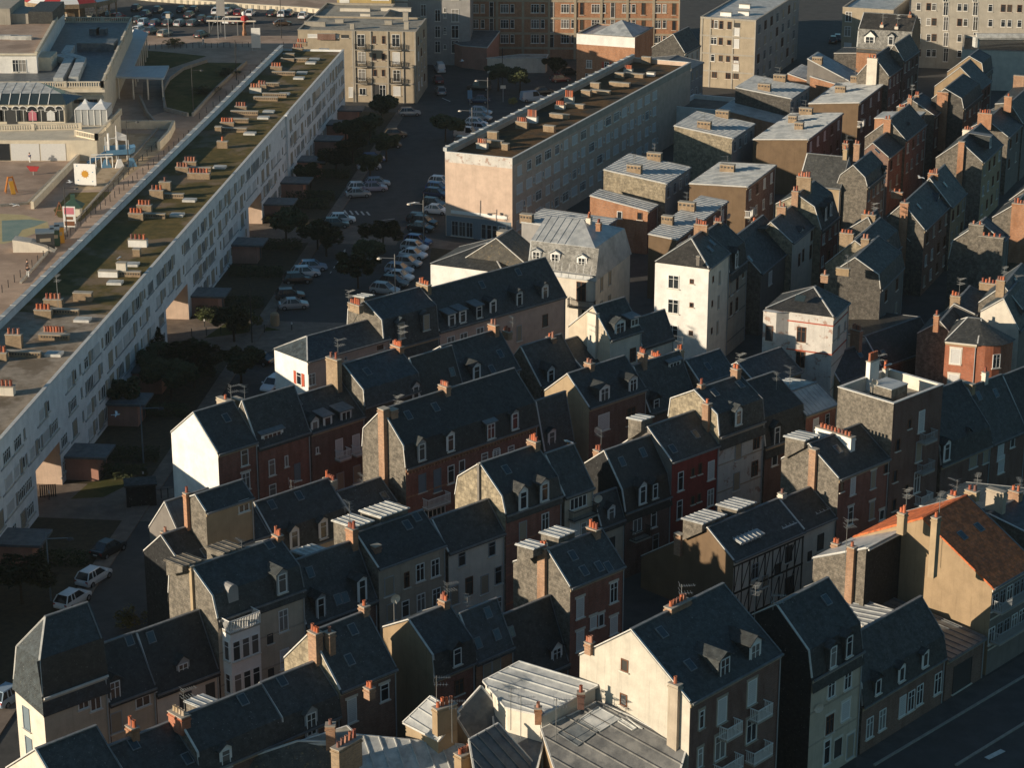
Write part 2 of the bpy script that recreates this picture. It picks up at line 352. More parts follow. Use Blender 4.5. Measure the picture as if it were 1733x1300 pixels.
class House: pass
def roof_strips(b, prof, L, t, fo, bo, sd, mi, end, seams=None):
    """slab along the profile; profile points (y, z, il, ir)"""
    P = [list(p) for p in prof]
    def ext(p, q, o):
        dy, dz = p[0] - q[0], p[1] - q[1]; l = max(abs(dy), .3); return [p[0] + math.copysign(o, dy), p[1] + dz / l * o * (1 if abs(dy) > .3 else .0), p[2], p[3]]
    P[0] = ext(P[0], P[1], fo); P[-1] = ext(P[-1], P[-2], bo)
    up = [((p[2] - sd if p[2] <= 0 else p[2]), p[0], p[1] + t, L - p[3] + (sd if p[3] <= 0 else 0)) for p in P]
    lo = [((p[2] - sd if p[2] <= 0 else p[2]), p[0], p[1] + .012, L - p[3] + (sd if p[3] <= 0 else 0)) for p in P]
    n = len(P)
    for i in range(n - 1):
        a, c = up[i], up[i + 1]; b.add([(a[0], a[1], a[2]), (a[3], a[1], a[2]), (c[3], c[1], c[2]), (c[0], c[1], c[2])], mi)
        a2, c2 = lo[i], lo[i + 1]; b.add([(a2[0], a2[1], a2[2]), (c2[0], c2[1], c2[2]), (c2[3], c2[1], c2[2]), (a2[3], a2[1], a2[2])], mi)
        b.add([(a[0], a[1], a[2]), (c[0], c[1], c[2]), (c2[0], c2[1], c2[2]), (a2[0], a2[1], a2[2])], mi)
        b.add([(a[3], a[1], a[2]), (a2[3], a2[1], a2[2]), (c2[3], c2[1], c2[2]), (c[3], c[1], c[2])], mi)
    for e, l in ((up[0], lo[0]), (up[-1], lo[-1])): b.add([(e[0], e[1], e[2]), (l[0], l[1], l[2]), (l[3], l[1], l[2]), (e[3], e[1], e[2])], mi)
    for side in (0, 3):
        if not end[0 if side == 0 else 1]: continue
        for i in range(n // 2):
            j = n - 1 - i; a, c, d, f = up[i], up[i + 1], up[j - 1], up[j]
            q = [(a[side], a[1], a[2]), (c[side], c[1], c[2]), (d[side], d[1], d[2]), (f[side], f[1], f[2])]
            if i + 1 >= j - 1: q = [q[0], q[1], q[3]] if i + 1 == j - 1 else q
            if i + 1 > j - 1: break
            b.add(q if side == 3 else q[::-1], mi)
    if seams:
        x = seams * .5
        while x < L:
            for i in range(n - 1):
                a, c = up[i], up[i + 1]
                if a[0] < x < a[3] and c[0] < x < c[3]: b.bar((x, a[1], a[2] + .02), (x, c[1], c[2] + .02), .05, .07, mi)
            x += seams

def make_house(o3, ang, L, prof, label, wall='brick_red', gable='gable_slate', roof='slate', name='brick_house', cat='house', group=None,
               verge='lead', rverge='lead_dark', ridge='lead_dark', hip=(0, 0), cornice='lead_dark', seams=None, t=.13, over=.22, band=None, pipe=True, rgable=None, mansard=None, base=0.0, backroof=None):
    """o3: front left foot of the facade.  Local x along the facade, y into the house, z up.  prof: [(y, z)] front eave .. back eave"""
    h = House(); h.L, h.prof = L, prof; h.ang = ang; h.u, h.n = axes(ang); h.o = np.array(o3, float); h.o[2] = 0
    h.root = root = thing(name, label, cat, tuple(h.o), R(ang), group)
    e = .025; D = prof[-1][0]; ze, zk = prof[0][1], prof[-1][1]; h.D = D; h.ze = ze
    b = MB()
    b.add([(e, 0, base), (L - e, 0, base), (L - e, 0, ze), (e, 0, ze)], 0); b.add([(L - e, D, base), (e, D, base), (e, D, zk), (L - e, D, zk)], 0)
    for x, hp, s in ((e, hip[0], 0), (L - e, hip[1], 1)):
        p = [(x, 0, base)] + ([(x, y, z) for y, z in prof] if not hp else [(x, 0, ze), (x, D, zk)]) + [(x, D, base)]
        b.add(p if s else p[::-1], 1 if not s else 2)
    b.build('wall', [wall, gable, rgable or gable], root)
    rb = MB(); n = len(prof); k = n // 2
    pr = []
    for i, (y, z) in enumerate(prof):
        f = min(i, n - 1 - i) / max(1, k) if k else 0
        if n >= 5 and min(i, n - 1 - i) == 1: f = .12
        if n == 4 and 0 < i < 3: f = 1
        pr.append((y, z, hip[0] * f, hip[1] * f))
    roof_strips(rb, pr, L, t, over, .12, .03 if not (hip[0] or hip[1]) else .15, 0, (hip[0] > 0, hip[1] > 0), seams)
    if mansard:   # steep lower pitch in another covering
        mb = MB(); (y0, z0), (y1, z1) = prof[0], prof[1]
        mb.add([(-.03, y0 - .06, z0 + .05), (L + .03, y0 - .06, z0 + .05), (L + .03, y1 - .06, z1 + .1), (-.03, y1 - .06, z1 + .1)]); mb.build('mansard_slope', [mansard], root)
    rf = rb.build('roof', [roof], root)
    if backroof:   # shallow rear pitch in another covering
        bm = MB(); ri = max(range(n), key=lambda i: prof[i][1]); (y0, z0), (y1, z1) = prof[ri], prof[-1]; xl0, xr0, xl1, xr1 = pr[ri][2], L - pr[ri][3], pr[-1][2], L - pr[-1][3]; zo = t + .03
        bm.add([(xl0, y0, z0 + zo), (xr0, y0, z0 + zo), (xr1, y1 + .1, z1 + zo), (xl1 - .1, y1 + .1, z1 + zo)]); x = .5
        while x < L: xs = max(x, xl0); bm.bar((xs, y0, z0 + zo), (x, y1, z1 + zo), .09, .16); x += .9
        bm.build('rear_roof_slope', [backroof], root)
    vb = MB()
    zt = t + .03
    up = [(y, z + t) for y, z in prof]
    for x, hp, mt in ((.04, hip[0], verge), (L - .04, hip[1], rverge)):
        if hp or not mt: continue
        for (y0, z0), (y1, z1) in zip(up[:-1], up[1:]): vb.bar((x, y0, z0 + .02), (x, y1, z1 + .02), .16 if mt == verge else .1, .09, 0 if mt == verge else 1)
    if ridge:
        ri = max(range(n), key=lambda i: prof[i][1]); y, z, il, ir = pr[ri]; vb.box(il, y - .13, z + t - .03, L - ir, y + .13, z + t + .07, 2)
        for s in (0, 1):
            if hip[s]:
                xs = (lambda i: pr[i][2] if s == 0 else L - pr[i][3])
                for i in range(ri): vb.bar((xs(i), prof[i][0], prof[i][1] + t), (xs(i + 1), prof[i + 1][0], prof[i + 1][1] + t), .15, .1, 0)
                for i in range(ri, n - 1): vb.bar((xs(i), prof[i][0], prof[i][1] + t), (xs(i + 1), prof[i + 1][0], prof[i + 1][1] + t), .15, .1, 0)
    if vb.v: vb.build('roof_flashing', [verge or 'lead', rverge or 'lead_dark', ridge or 'lead_dark'], root)
    gb = MB(); gb.box(.02, -over - .1, ze - .06 - (.05 if over > .1 else 0), L - .02, -over + .03, ze + .05); gb.build('gutter', [cornice], root)
    if pipe:
        pb = MB(); pb.tube((L - .18, -.08, 0.1), (L - .18, -.08, ze - .1), .055, n=6); pb.build('drainpipe', ['grey_paint'], root)
    cb = MB()
    cb.box(.03, -.09, ze - .38, L - .03, .0, ze - .12)
    if band:
        z = ze - 3.0
        while z > 1.5: cb.box(.03, -.05, z - .12, L - .03, 0, z + .02); z -= 2.95
    cb.build('cornice', [band or ('render_tan' if 'brick' in wall else wall)], root)
    return h
def roofz(h, y):
    p = h.prof
    for (y0, z0), (y1, z1) in zip(p[:-1], p[1:]):
        if y0 - 1e-6 <= y <= y1 + 1e-6 and y1 > y0: return z0 + (z1 - z0) * (y - y0) / (y1 - y0)
    return p[0][1] if y < p[0][0] else p[-1][1]
def loc_on(h, u, v, y=0.0):
    p = hit(u, v, h.o - h.n * y, h.n); d = p - h.o; return float(d @ h.u), float(p[2])
def loc_gable(h, u, v, x=0.0):
    p = hit(u, v, h.o + h.u * x, h.u); d = p - h.o; return float(-(d @ h.n)), float(p[2])
def dormer(h, x, zc, w=1.15, hh=1.45, kind='g', yf=.35, roof='slate', face='white_paint', wk='w', cheek=None):
    if face == 'white_paint': face = random.choice(('white_paint', 'white_paint', 'shutter_white', 'grey_paint', roof))
    zt = zc + hh / 2 + .12; zb = zc - hh / 2 - .15
    p = h.prof; ri = max(range(len(p)), key=lambda i: p[i][1]); ry, rz = p[ri]
    def back(z):
        y = yf
        while y < ry and roofz(h, y) < z: y += .1
        return y
    W = w / 2 + .1; b = MB(); yb = back(zt) + .1
    b.box(x - W, yf, zb, x + W, yb, zt, 0)
    b.add([(x - W, yf - .012, zb), (x + W, yf - .012, zb), (x + W, yf - .012, zt), (x - W, yf - .012, zt)], 1)
    if kind == 'g':
        rh = w * random.choice((.3, .42, .42, .55)); zr = zt + rh; y2 = back(zr) + .05; o = .16
        for s in (-1, 1):
            q = [(x + s * (W + o), yf - .22, zt - .1), (x + s * (W + o), yb, zt - .1), (x, y2, zr), (x, yf - .22, zr)]
            b.hexa([q[0], q[1], q[2], q[3]] + [(a, c, z + .09) for a, c, z in q], 2)
        b.add([(x - W, yf - .014, zt), (x + W, yf - .014, zt), (x, yf - .014, zr - .04)], 1)
    else:
        y2 = back(zt + .35) + .1
        b.hexa([(x - W - .15, yf - .25, zt), (x + W + .15, yf - .25, zt), (x + W + .15, y2, zt + .28), (x - W - .15, y2, zt + .28), (x - W - .15, yf - .25, zt + .1), (x + W + .15, yf - .25, zt + .1), (x + W + .15, y2, zt + .38), (x - W - .15, y2, zt + .38)], 2)
        if kind == 'z':
            xx = x - W
            while xx < x + W: b.bar((xx, yf - .25, zt + .12), (xx, y2, zt + .4), .06, .07, 2); xx += .55
    o = b.build('dormer', [cheek or roof, face, roof if kind == 'g' else ('zinc' if kind == 'z' else 'lead_dark')], h.root)
    window(o, (x, yf - .016, zc), w * .86, hh, wk)
    return o
def skylight(h, x, y, w=.75, l=1.0, mat='skylight_glass'):
    p = h.prof
    for (y0, z0), (y1, z1) in zip(p[:-1], p[1:]):
        if y0 <= y <= y1 and y1 > y0: break
    sl = math.atan2(z1 - z0, y1 - y0); z = roofz(h, y) + .13
    b = MB(); b.box(-w / 2, -l / 2, 0, w / 2, l / 2, .09, 0); b.box(-w / 2 + .08, -l / 2 + .08, .09, w / 2 - .08, l / 2 - .08, .1, 1)
    me = cached(('sky', w, l, mat), lambda: b.mesh('skylight', ['lead_dark', mat]))
    return link('skylight', me, h.root, (x, y, z), (sl, 0, 0))
def sky_px(h, u, v, **k):
    best = None
    p = h.prof
    o = CAM - h.o; d = ray(u, v)
    ol = (o @ h.u, -(o @ h.n), o[2]); dl = (d @ h.u, -(d @ h.n), d[2])
    for (y0, z0), (y1, z1) in zip(p[:-1], p[1:]):
        if y1 - y0 < .05: continue
        s = (z1 - z0) / (y1 - y0)
        tt = (z0 + s * (ol[1] - y0) - ol[2]) / (dl[2] - s * dl[1]); y = ol[1] + tt * dl[1]
        if y0 <= y <= y1 and z1 > z0 and y1 - y0 > .8: best = (ol[0] + tt * dl[0], y)
    if best: skylight(h, best[0], best[1], **k)
def balcony(root, x, z, w, d=.9, kind='white', y=0.0, rz=0.0, hh=1.0):
    m = {'white': 'white_paint', 'iron': 'iron', 'grey': 'grey_paint'}[kind]
    def mk():
        b = MB(); b.box(-w / 2, -d, -.14, w / 2, 0, 0, 1)
        for zz in (.1, hh): b.bar((-w / 2, -d + .04, zz), (w / 2, -d + .04, zz), .06); b.bar((-w / 2 + .03, -d, zz), (-w / 2 + .03, 0, zz), .06); b.bar((w / 2 - .03, -d, zz), (w / 2 - .03, 0, zz), .06)
        n = int(w / .16)
        for i in range(n + 1):
            xx = -w / 2 + .03 + (w - .06) * i / n; b.bar((xx, -d + .04, .0), (xx, -d + .04, hh), .045 if kind == 'white' else .03)
        for i in range(1, int(d / .16)):
            for s in (-1, 1): b.bar((s * (w / 2 - .03), -.16 * i, 0), (s * (w / 2 - .03), -.16 * i, hh), .04)
        return b.mesh('balcony', [m, 'concrete'])
    return link('balcony', cached(('bal', round(w, 1), round(d, 1), kind, hh), mk), root, (x, y, z), (0, 0, rz))

def tp(t, p):
    """tile point where a two-letter string names another tile"""
    for q in p[2:]:
        if isinstance(q, str) and q in TILE and len(q) == 2: t = q
    ox, oy, k = TILE[t]; return ox + p[0] / k, oy + p[1] / k
def notile(p): return [q for q in p if not (isinstance(q, str) and len(q) == 2)]
LOG = []
def Hs(row, tile, pts, label, win=(), dm=(), sk=(), ch=(), an=(), dish=(), bal=(), bd=(), gw=(), grid=None, D=None, hipL=0, hipR=0, back=None, eave=None, wk='w', ws=(1.0, 1.55), sur=None, dkind='g', dw='w', br=None, side='L', hipx=0, hipr=0, **kw):
    """house from survey points: front eave left, front eave right, then the left gable profile (.., ridge, .., back eave)"""
    P, ang = row; u, n = axes(ang)
    A = hit(*pt(tile, pts[0]), P, n); B = hit(*pt(tile, pts[1]), P, n)
    L = float((B - A) @ u); ze = float(A[2] + B[2]) / 2 if eave is None else A[2] if eave == 'A' else eave
    prof = [(0.0, ze)]
    hl = hr = 0
    if hipL or hipR:
        q = hit(*pt(tile, pts[2]), A - n * (D / 2), n); hl = max(.4, float((q - A) @ u)) if hipL else 0; hr = (hl or D * .45) if hipR else 0
        if len(pts) > 3 and hipR: q2 = hit(*pt(tile, pts[3]), A - n * (D / 2), n); hr = max(.3, L - float((q2 - A) @ u))
        prof += [(D / 2, float(q[2])), (D, ze)]
    else:
        last = 0
        for p in pts[2:]:
            if p[0] == 'R': prof.append((p[1], ze + p[2])); last = p[1]; continue
            q = hit(*pt(tile, p), B if side == 'R' else A, u); y = float(-(q - A) @ n); y = max(y, last + .15); prof.append((y, float(q[2]))); last = y
        if back is None and (len(pts) == 3 or (len(pts) == 4 and prof[-1][1] > prof[-2][1])):
            ry = prof[-1][0]; prof += [(2 * ry - y, z) for y, z in reversed(prof[:-1])]
        if D:
            if len(prof) == 3 and prof[-1][0] > D: y1, z1 = prof[1]; prof[-1] = (D, z1 + (prof[2][1] - z1) * (D - y1) / (prof[2][0] - y1))
            else: prof[-1] = (D, prof[-1][1])
    if br:
        ry = max(prof, key=lambda q: q[1])[0]; q = hit(*pt(tile, br), A - n * ry, n); L = float((q - A) @ u)
    if hipx: hl = hipx
    if hipr: hr = hipr
    h = make_house(A, ang, L, prof, label, hip=(hl, hr), **kw)
    h.A = A
    LOG.append('%-40s L=%.1f ze=%.1f/%.1f D=%.1f prof=%s hip=%.1f,%.1f' % (label[:40], L, A[2], B[2], prof[-1][0], ' '.join('%.1f,%.1f' % p for p in prof), hl, hr))
    ri = max(range(len(prof)), key=lambda i: prof[i][1]); ry, rz = prof[ri]; h.ry, h.rz = ry, rz
    for w in win:
        x, z = loc_on(h, *tp(tile, w)); w = [q for q in w if not (isinstance(q, str) and len(q) == 2)]
        k = w[2] if len(w) > 2 else wk; s = w[3:5] if len(w) > 4 else ws
        if .3 < x < L - .3 and z < ze: window(h.root, (x, 0, z), s[0], s[1], k, sur)
    if grid:
        nc, nr = grid[0], grid[1]; ks = grid[2] if len(grid) > 2 else 'w'
        for r in range(nr):
            z = ze - 1.5 - r * 2.9 - (.3 if r else 0)
            if z < 1: break
            for c in range(nc):
                window(h.root, (L * (c + .5) / nc + random.uniform(-.15, .15), 0, z), ws[0], ws[1], random.choice(ks), sur)
    for w in gw:
        y, z = loc_gable(h, *tp(tile, w)); w = notile(w); s = w[3:5] if len(w) > 4 else (.7, .9)
        window(h.root, (.025, y, z), s[0], s[1], w[2] if len(w) > 2 else 'w', None, -math.pi / 2)
    for d in dm:
        dd = [q for q in d[2:] if not isinstance(q, str)]; steep = prof[1][0] < .8 and (len(dd) < 3 or dd[2] < .5); fy = -.14 if steep else dd[2] if len(dd) > 2 else .3; x, z = loc_on(h, *tp(tile, d), fy); d = notile(d); k = d[2] if len(d) > 2 and isinstance(d[2], str) and len(d[2]) == 1 else dkind
        e = [q for q in d[2:] if not isinstance(q, str)]
        dormer(h, min(max(x, .7), L - .7), z, kind=k, wk=dw, roof=kw.get('roof', 'slate'), yf=fy, **(dict(w=e[0], hh=e[1]) if len(e) > 1 else {}))
    for s in sk: sky_px(h, *tp(tile, s))
    for c in ch:
        u_, v_ = tp(tile, c); o = c[-1] if isinstance(c[-1], dict) else {}; o = dict(o); k = o.pop('k', 'r')
        if k == 'r':
            yy = o.pop('y', ry); x, z = loc_on(h, u_, v_, yy); wy = o.get('wy', 1.2)
            zb = min(roofz(h, yy - wy / 2), roofz(h, yy + wy / 2)) - .3
            chimney(h.root, x, yy, max(z, zb + .9), zb, **o)
            if not an and random.random() < .4: link('antenna', antenna_mesh(random.choice((2.2, 2.8))), h.root, (x + .15, yy - wy * .3, max(z, zb + .9) - .6), (0, 0, random.uniform(-.5, 1.8)))
        else:
            xx = o.pop('x', 0.0); y, z = loc_gable(h, u_, v_, xx); zb = o.pop('zb', 0.0); chimney(h.root, xx - .05, y, z, zb, **dict(dict(wx=.55, wy=.8, n=1), **o))
    for a in an:
        x, z = loc_on(h, *tp(tile, a), ry); zb = rz - .2; hh = max(1.2, min(4, z - zb)); link('antenna', antenna_mesh(hh), h.root, (x, ry, zb), (0, 0, random.uniform(-1, 1.5)))
    for d in dish: x, z = loc_on(h, *tp(tile, d), 0); link('satellite_dish', dish_mesh(), h.root, (x, -.05, z), (.2, 0, -.5))
    for b_ in bal:
        x, z = loc_on(h, *tp(tile, b_)); b_ = notile(b_); k = b_[2] if len(b_) > 2 else 'white'; balcony(h.root, x, z, b_[3] if len(b_) > 3 else 1.6, kind=k)
    for b_ in bd:   # shed dormer behind the ridge, seen from its roof; point = near left corner of its roof
        x, z = loc_on(h, *tp(tile, b_), ry + .3); b_ = notile(b_); w = b_[2]; l = b_[3] if len(b_) > 3 else 3.2; m = b_[4] if len(b_) > 4 else 'zinc'
        bb = MB(); z = max(z, rz - .35); zz = z - .25
        y0, y1 = ry + .25, ry + l; a0, a1 = roofz(h, y0) - .1, roofz(h, min(y1, h.D)) - .1
        bb.hexa([(x, y0, a0), (x + w, y0, a0), (x + w, y1, a1), (x, y1, a1), (x, y0, z - .1), (x + w, y0, z - .1), (x + w, y1, zz - .12), (x, y1, zz - .12)], 0)
        bb.hexa([(x - .12, ry + .05, z - .1), (x + w + .12, ry + .05, z - .1), (x + w + .12, ry + l + .2, zz - .1), (x - .12, ry + l + .2, zz - .1), (x - .12, ry + .05, z), (x + w + .12, ry + .05, z), (x + w + .12, ry + l + .2, zz), (x - .12, ry + l + .2, zz)], 1)
        xx = x
        while xx < x + w + .1: bb.bar((xx, ry + .05, z + .02), (xx, ry + l + .2, zz + .02), .05, .08, 1); xx += .6
        bb.build('dormer', ['gable_slate', m], h.root)
    return h

def flatblock(o3, ang, L, D, hh, label, wall='concrete', end=None, roof='roof_felt', par=.7, name='apartment_block', cat='apartment block', coping='concrete', group=None, pth=.22, back=None):
    """flat roofed building with a parapet"""
    h = House(); h.L, h.D, h.ze, h.ang = L, D, hh, ang; h.u, h.n = axes(ang); h.o = np.array(o3, float); h.o[2] = 0; h.prof = [(0, hh - par), (D, hh - par)]
    h.root = thing(name, label, cat, tuple(h.o), R(ang), group)
    b = MB(); z = hh
    b.add([(0, 0, 0), (L, 0, 0), (L, 0, z), (0, 0, z)], 0); b.add([(L, D, 0), (0, D, 0), (0, D, z), (L, D, z)], 2)
    b.add([(0, D, 0), (0, 0, 0), (0, 0, z), (0, D, z)], 1); b.add([(L, 0, 0), (L, D, 0), (L, D, z), (L, 0, z)], 1)
    e = pth
    if par > .05:
        for q in ([(e, e), (L - e, e)], [(L - e, e), (L - e, D - e)], [(L - e, D - e), (e, D - e)], [(e, D - e), (e, e)]):
            (x0, y0), (x1, y1) = q; b.add([(x0, y0, z - par), (x0, y0, z), (x1, y1, z), (x1, y1, z - par)], 2)
    b.build('wall', [wall, end or wall, back or end or wall], h.root)
    MB().add([(e, e, z - par), (L - e, e, z - par), (L - e, D - e, z - par), (e, D - e, z - par)]).build('roof', [roof], h.root)
    c = MB(); o = .06
    c.box(-o, -o, z, L + o, e + o, z + .09); c.box(-o, D - e - o, z, L + o, D + o, z + .09); c.box(-o, e + o, z, e + o, D - e - o, z + .09); c.box(L - e - o, e + o, z, L + o, D - e - o, z + .09)
    c.build('parapet_coping', [coping], h.root)
    return h
def put_windows(h, tile, win, kind='w', ws=(1.0, 1.5), sur=None, y=0.0):
    for w in win:
        x, z = loc_on(h, *tp(tile, w)); w = notile(w); k = w[2] if len(w) > 2 else kind; s = w[3:5] if len(w) > 4 else ws
        if -.5 < x < h.L + .5 and z < h.ze: window(h.root, (x, y, z), s[0], s[1], k, sur)
def roof_box(h, x, y, wx, wy, hh, mat, name='chimney', z=None, pots=0, pv=None, top=None):
    z = roofz(h, y) if z is None else z
    b = MB(); b.box(x - wx / 2, y - wy / 2, z - .05, x + wx / 2, y + wy / 2, z + hh, 0, 1); b.box(x - wx / 2 - .05, y - wy / 2 - .05, z + hh + .002, x + wx / 2 + .05, y + wy / 2 + .05, z + hh + .1, 1)
    o = b.build(name, [mat, top or 'concrete'], h.root)
    for i in range(pots):
        k = (i + .5) / pots - .5; p = (x + k * wx * .9, y, z + hh + .1) if wx >= wy else (x, y + k * wy * .9, z + hh + .1)
        link('chimney_pot', pot_mesh(random.choice((0, 1, 1, 2)) if pv is None else pv), o, p).scale = (1.15, 1.15, 1.5)
    return o
def flat_px(h, u, v, z):
    """local x, y of a pixel on the level z"""
    d = gz(u, v, z) - h.o; return float(d @ h.u), float(-(d @ h.n))
def poly_house(tile, pts, label, roof='zinc', wall='render_tan', seams=0, name='plastered_house', cat='house', trim='lead', seam_dir=0, t=.12, panels=()):
    """building under one roof polygon; pts: (x, y, z) survey points with eave heights"""
    W = [gz(*pt(tile, p[:2] + ((p[3],) if len(p) > 3 else ())), p[2]) for p in pts]
    if len(W) > 3:   # one true plane under all the corners
        Q = np.array(W); m0 = Q.mean(0); nn = np.linalg.svd(Q - m0)[2][2]
        W = [hit(*pt(tile, p[:2] + ((p[3],) if len(p) > 3 else ())), m0, nn) for p in pts]
    c = sum(W) / len(W); r = thing(name, label, cat, (c[0], c[1], 0))
    Lp = [Vector((q[0] - c[0], q[1] - c[1], q[2])) for q in W]
    L0 = list(Lp); nrm = (Lp[1] - Lp[0]).cross(Lp[2] - Lp[0])
    if nrm.z < 0: Lp = Lp[::-1]
    b = MB(); n = len(Lp)
    for i in range(n):
        a, d = Lp[i], Lp[(i + 1) % n]; b.add([(a.x, a.y, 0), (d.x, d.y, 0), (d.x, d.y, d.z), (a.x, a.y, a.z)])
    b.build('wall', [wall], r)
    m = sum(Lp, Vector()) / n; rb = MB(); up = Vector((0, 0, t)); ex = [q + (q - m).normalized() * .2 for q in Lp]
    rb.add([q + up for q in ex]); rb.add([q - up * .0 + Vector((0, 0, .012)) for q in ex[::-1]])
    for i in range(n): a, d = ex[i], ex[(i + 1) % n]; rb.add([a + Vector((0, 0, .012)), d + Vector((0, 0, .012)), d + up, a + up])
    if seams:
        d = (L0[(seam_dir + 1) % n] - L0[seam_dir]); d.z = 0; d.normalize(); q = Vector((-d.y, d.x, 0)); nz = (Lp[1] - Lp[0]).cross(Lp[2] - Lp[0])
        zat = lambda v: Lp[0].z - (nz.x * (v.x - Lp[0].x) + nz.y * (v.y - Lp[0].y)) / nz.z + t + .03
        o = [v.dot(q) for v in ex]; k = min(o) + seams * .6
        while k < max(o):
            X = []
            for a, c_ in zip(ex, ex[1:] + ex[:1]):
                f0, f1 = a.dot(q) - k, c_.dot(q) - k
                if f0 * f1 < 0: X.append(a.lerp(c_, f0 / (f0 - f1)))
            X.sort(key=lambda v: v.dot(d))
            for a, c_ in zip(X[::2], X[1::2]): rb.bar((a.x, a.y, zat(a)), (c_.x, c_.y, zat(c_)), .09, .13)
            k += seams
    rb.build('roof', [roof], r)
    fb = MB()
    for i in range(n): a, d = ex[i], ex[(i + 1) % n]; fb.bar(a + up * .6, d + up * .6, .14, .16)
    fb.build('roof_flashing', [trim], r)
    nz = (Lp[1] - Lp[0]).cross(Lp[2] - Lp[0])
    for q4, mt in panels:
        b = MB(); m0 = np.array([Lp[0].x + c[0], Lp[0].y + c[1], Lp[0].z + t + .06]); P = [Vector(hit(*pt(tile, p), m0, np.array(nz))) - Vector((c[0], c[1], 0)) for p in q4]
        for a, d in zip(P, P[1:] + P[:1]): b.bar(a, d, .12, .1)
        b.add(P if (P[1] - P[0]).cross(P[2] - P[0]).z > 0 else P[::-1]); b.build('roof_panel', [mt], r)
    return r, Lp, c
# ------------------------------------------------------------------ terraces (survey points in photo tiles)
def at0(u, v, z=0.0):
    p = gz(u, v, z); p[2] = 0; return p
ROW_A = (at0(519, 611.5, 10), 43.5); ROW_B = (at0(368.3, 768, 11.5), 44.5); ROW_C = (at0(686, 793, 10.5), 44)
ROW_D = (at0(1135, 948), 43.2); ROW_E = (at0(1583, 900), 44); ROW_F = (at0(1445.3, 1284.6), 47.5); ROW_K = (at0(1229, 603), 66)
def zrow(t, p, z, ang): return (at0(*pt(t, p), z), ang)
def back_row(row, d): u, n = axes(row[1]); return (row[0] - n * d, row[1])

# --- front street, bottom right
f1 = Hs(ROW_F, 'd2', [(1195, 945), (1322, 1106, 'p'), (870, 548), (588, 683)], 'large dark brick house with sunlit cream gable, two pointed dormers and white balconies', wall='brick_dark', gable='render_weather', roof='slate',
   win=[(1370, 985, 's', 1.1, 2.1), (1535, 885, 's', 1.1, 2.1), (1258, 1035, 'w', .6, 1.5), (1360, 1185, 'w', 1.3, 2.1), (1532, 1090, 'w', 1.3, 2.1), (1250, 1245, 'w', .6, 1.6)], sur='render_stone',
   bal=[(1390, 1112, 'white', 1.9), (1558, 1012, 'white', 1.9), (1378, 1312, 'white', 2.7), (1548, 1238, 'white', 2.4)], gw=[(835, 737, 'd', .7, 1.0), (829, 927, 'd', .7, 1.0)],
   dm=[(1385, 770, 1.3, 2.2, .5), (1552, 690, 1.3, 2.2, .5)], sk=[(1040, 565), (1195, 745)], an=[(1150, 292)],
   ch=[(1128, 405, dict(wx=2.4, wy=.7, n=5)), (1117, 838, dict(k='g', zb=0, wy=.9, n=1, mat='render_stone')), (645, 610, dict(k='g', zb=14.4, wy=.6, wx=.5, n=3))])
f2 = Hs(ROW_F, 'd3', [(457, 810), (738, 660), (440, 665), (262, 410), (130, 465)], 'tall narrow cream house with black slate flank and steep mansard roof', wall='render_cream', gable='gable_black',  # flank slate blackened in colour for the shade it lies in
   win=[(565, 865), (655, 820), (555, 1060, 'd', 1.1, 1.7), (642, 985, 's', 1.2, 1.7), (540, 1215, 'w', .9, 2.2), (600, 1190, 'k', 1, 1.6), (668, 1180, 't', 1, 2.2)], sur='render_light', dm=[(575, 690, .95, 1.8, .15), (663, 632, .95, 1.8, .15)], sk=[(537, 385)], an=[(150, 300), (248, 340)], dish=[(488, 965)], band='render_stone', name='plastered_house')
f3 = Hs(ROW_F, 'd3', [(735, 970), (1190, 692), (1185, 577), (1060, 362)], 'low brown brick house with three dormers beside the tall cream house', side='R', wall='brick_brown', band='render_tan',
   win=[(775, 1080, 'w', 1, 1.9), (845, 1035, 'w', 1, 1.9), (955, 960, 's', 1, 1.9), (1003, 932, 'w', 1, 1.9), (1050, 898, 'w', 1, 1.9), (1150, 835, 'w', 1.1, 2)], dm=[(822, 855, .9, 1.3, .2), (952, 785, .9, 1.3, .2), (1082, 705, .9, 1.3, .2)])
_u, _n = axes(47.5); _A = hit(*pt('d3', (1200, 690)), ROW_F[0], _n); _B = hit(*pt('d3', (1408, 588)), ROW_F[0], _n)
f4 = make_house(_A, 47.5, float((_B - _A) @ _u), [(0, 3.95), (9.5, 4.7)], 'low garage with flat zinc roof between brown house and orange tiled house', wall='brick_brown', gable='brick_brown', roof='zinc_dark', name='garage', cat='garage', seams=.9, ridge=None)
window(f4.root, (f4.L * .45, 0, 1.55), 3.0, 2.6, 'k')
f5 = Hs(ROW_F, 'p', [(1679, 996.5), (1850, 896.5), (1560.7, 879.2), (1445, 910)], 'big house with orange tile roof and tall ochre gable wall', wall='render_dark', gable='render_ochre', roof='tile_orange', ridge='tile_orange', verge='tile_orange', br=(1636, 839.2), grid=(6, 3, 'wnp'), band='render_light', sk=[(1285, 907, 'c3'), (1377, 862, 'c3')], name='tiled_house',
   ch=[(958, 775, 'c3', dict(y=8, n=2, mat='render_tan', wy=.7)), (1142, 800, 'c3', dict(y=3.4, n=1, mat='render_tan', wy=.6)), (1338, 690, 'c3', dict(n=2, mat='render_tan')), (1235, 690, 'c3', dict(y=9, n=2, mat='render_tan', wy=.8))])
for _x, _z in ((.5, 6.2), (.5, 3.2)): balcony(f5.root, f5.L * .5, _z, f5.L - .6, 1.0, 'grey')
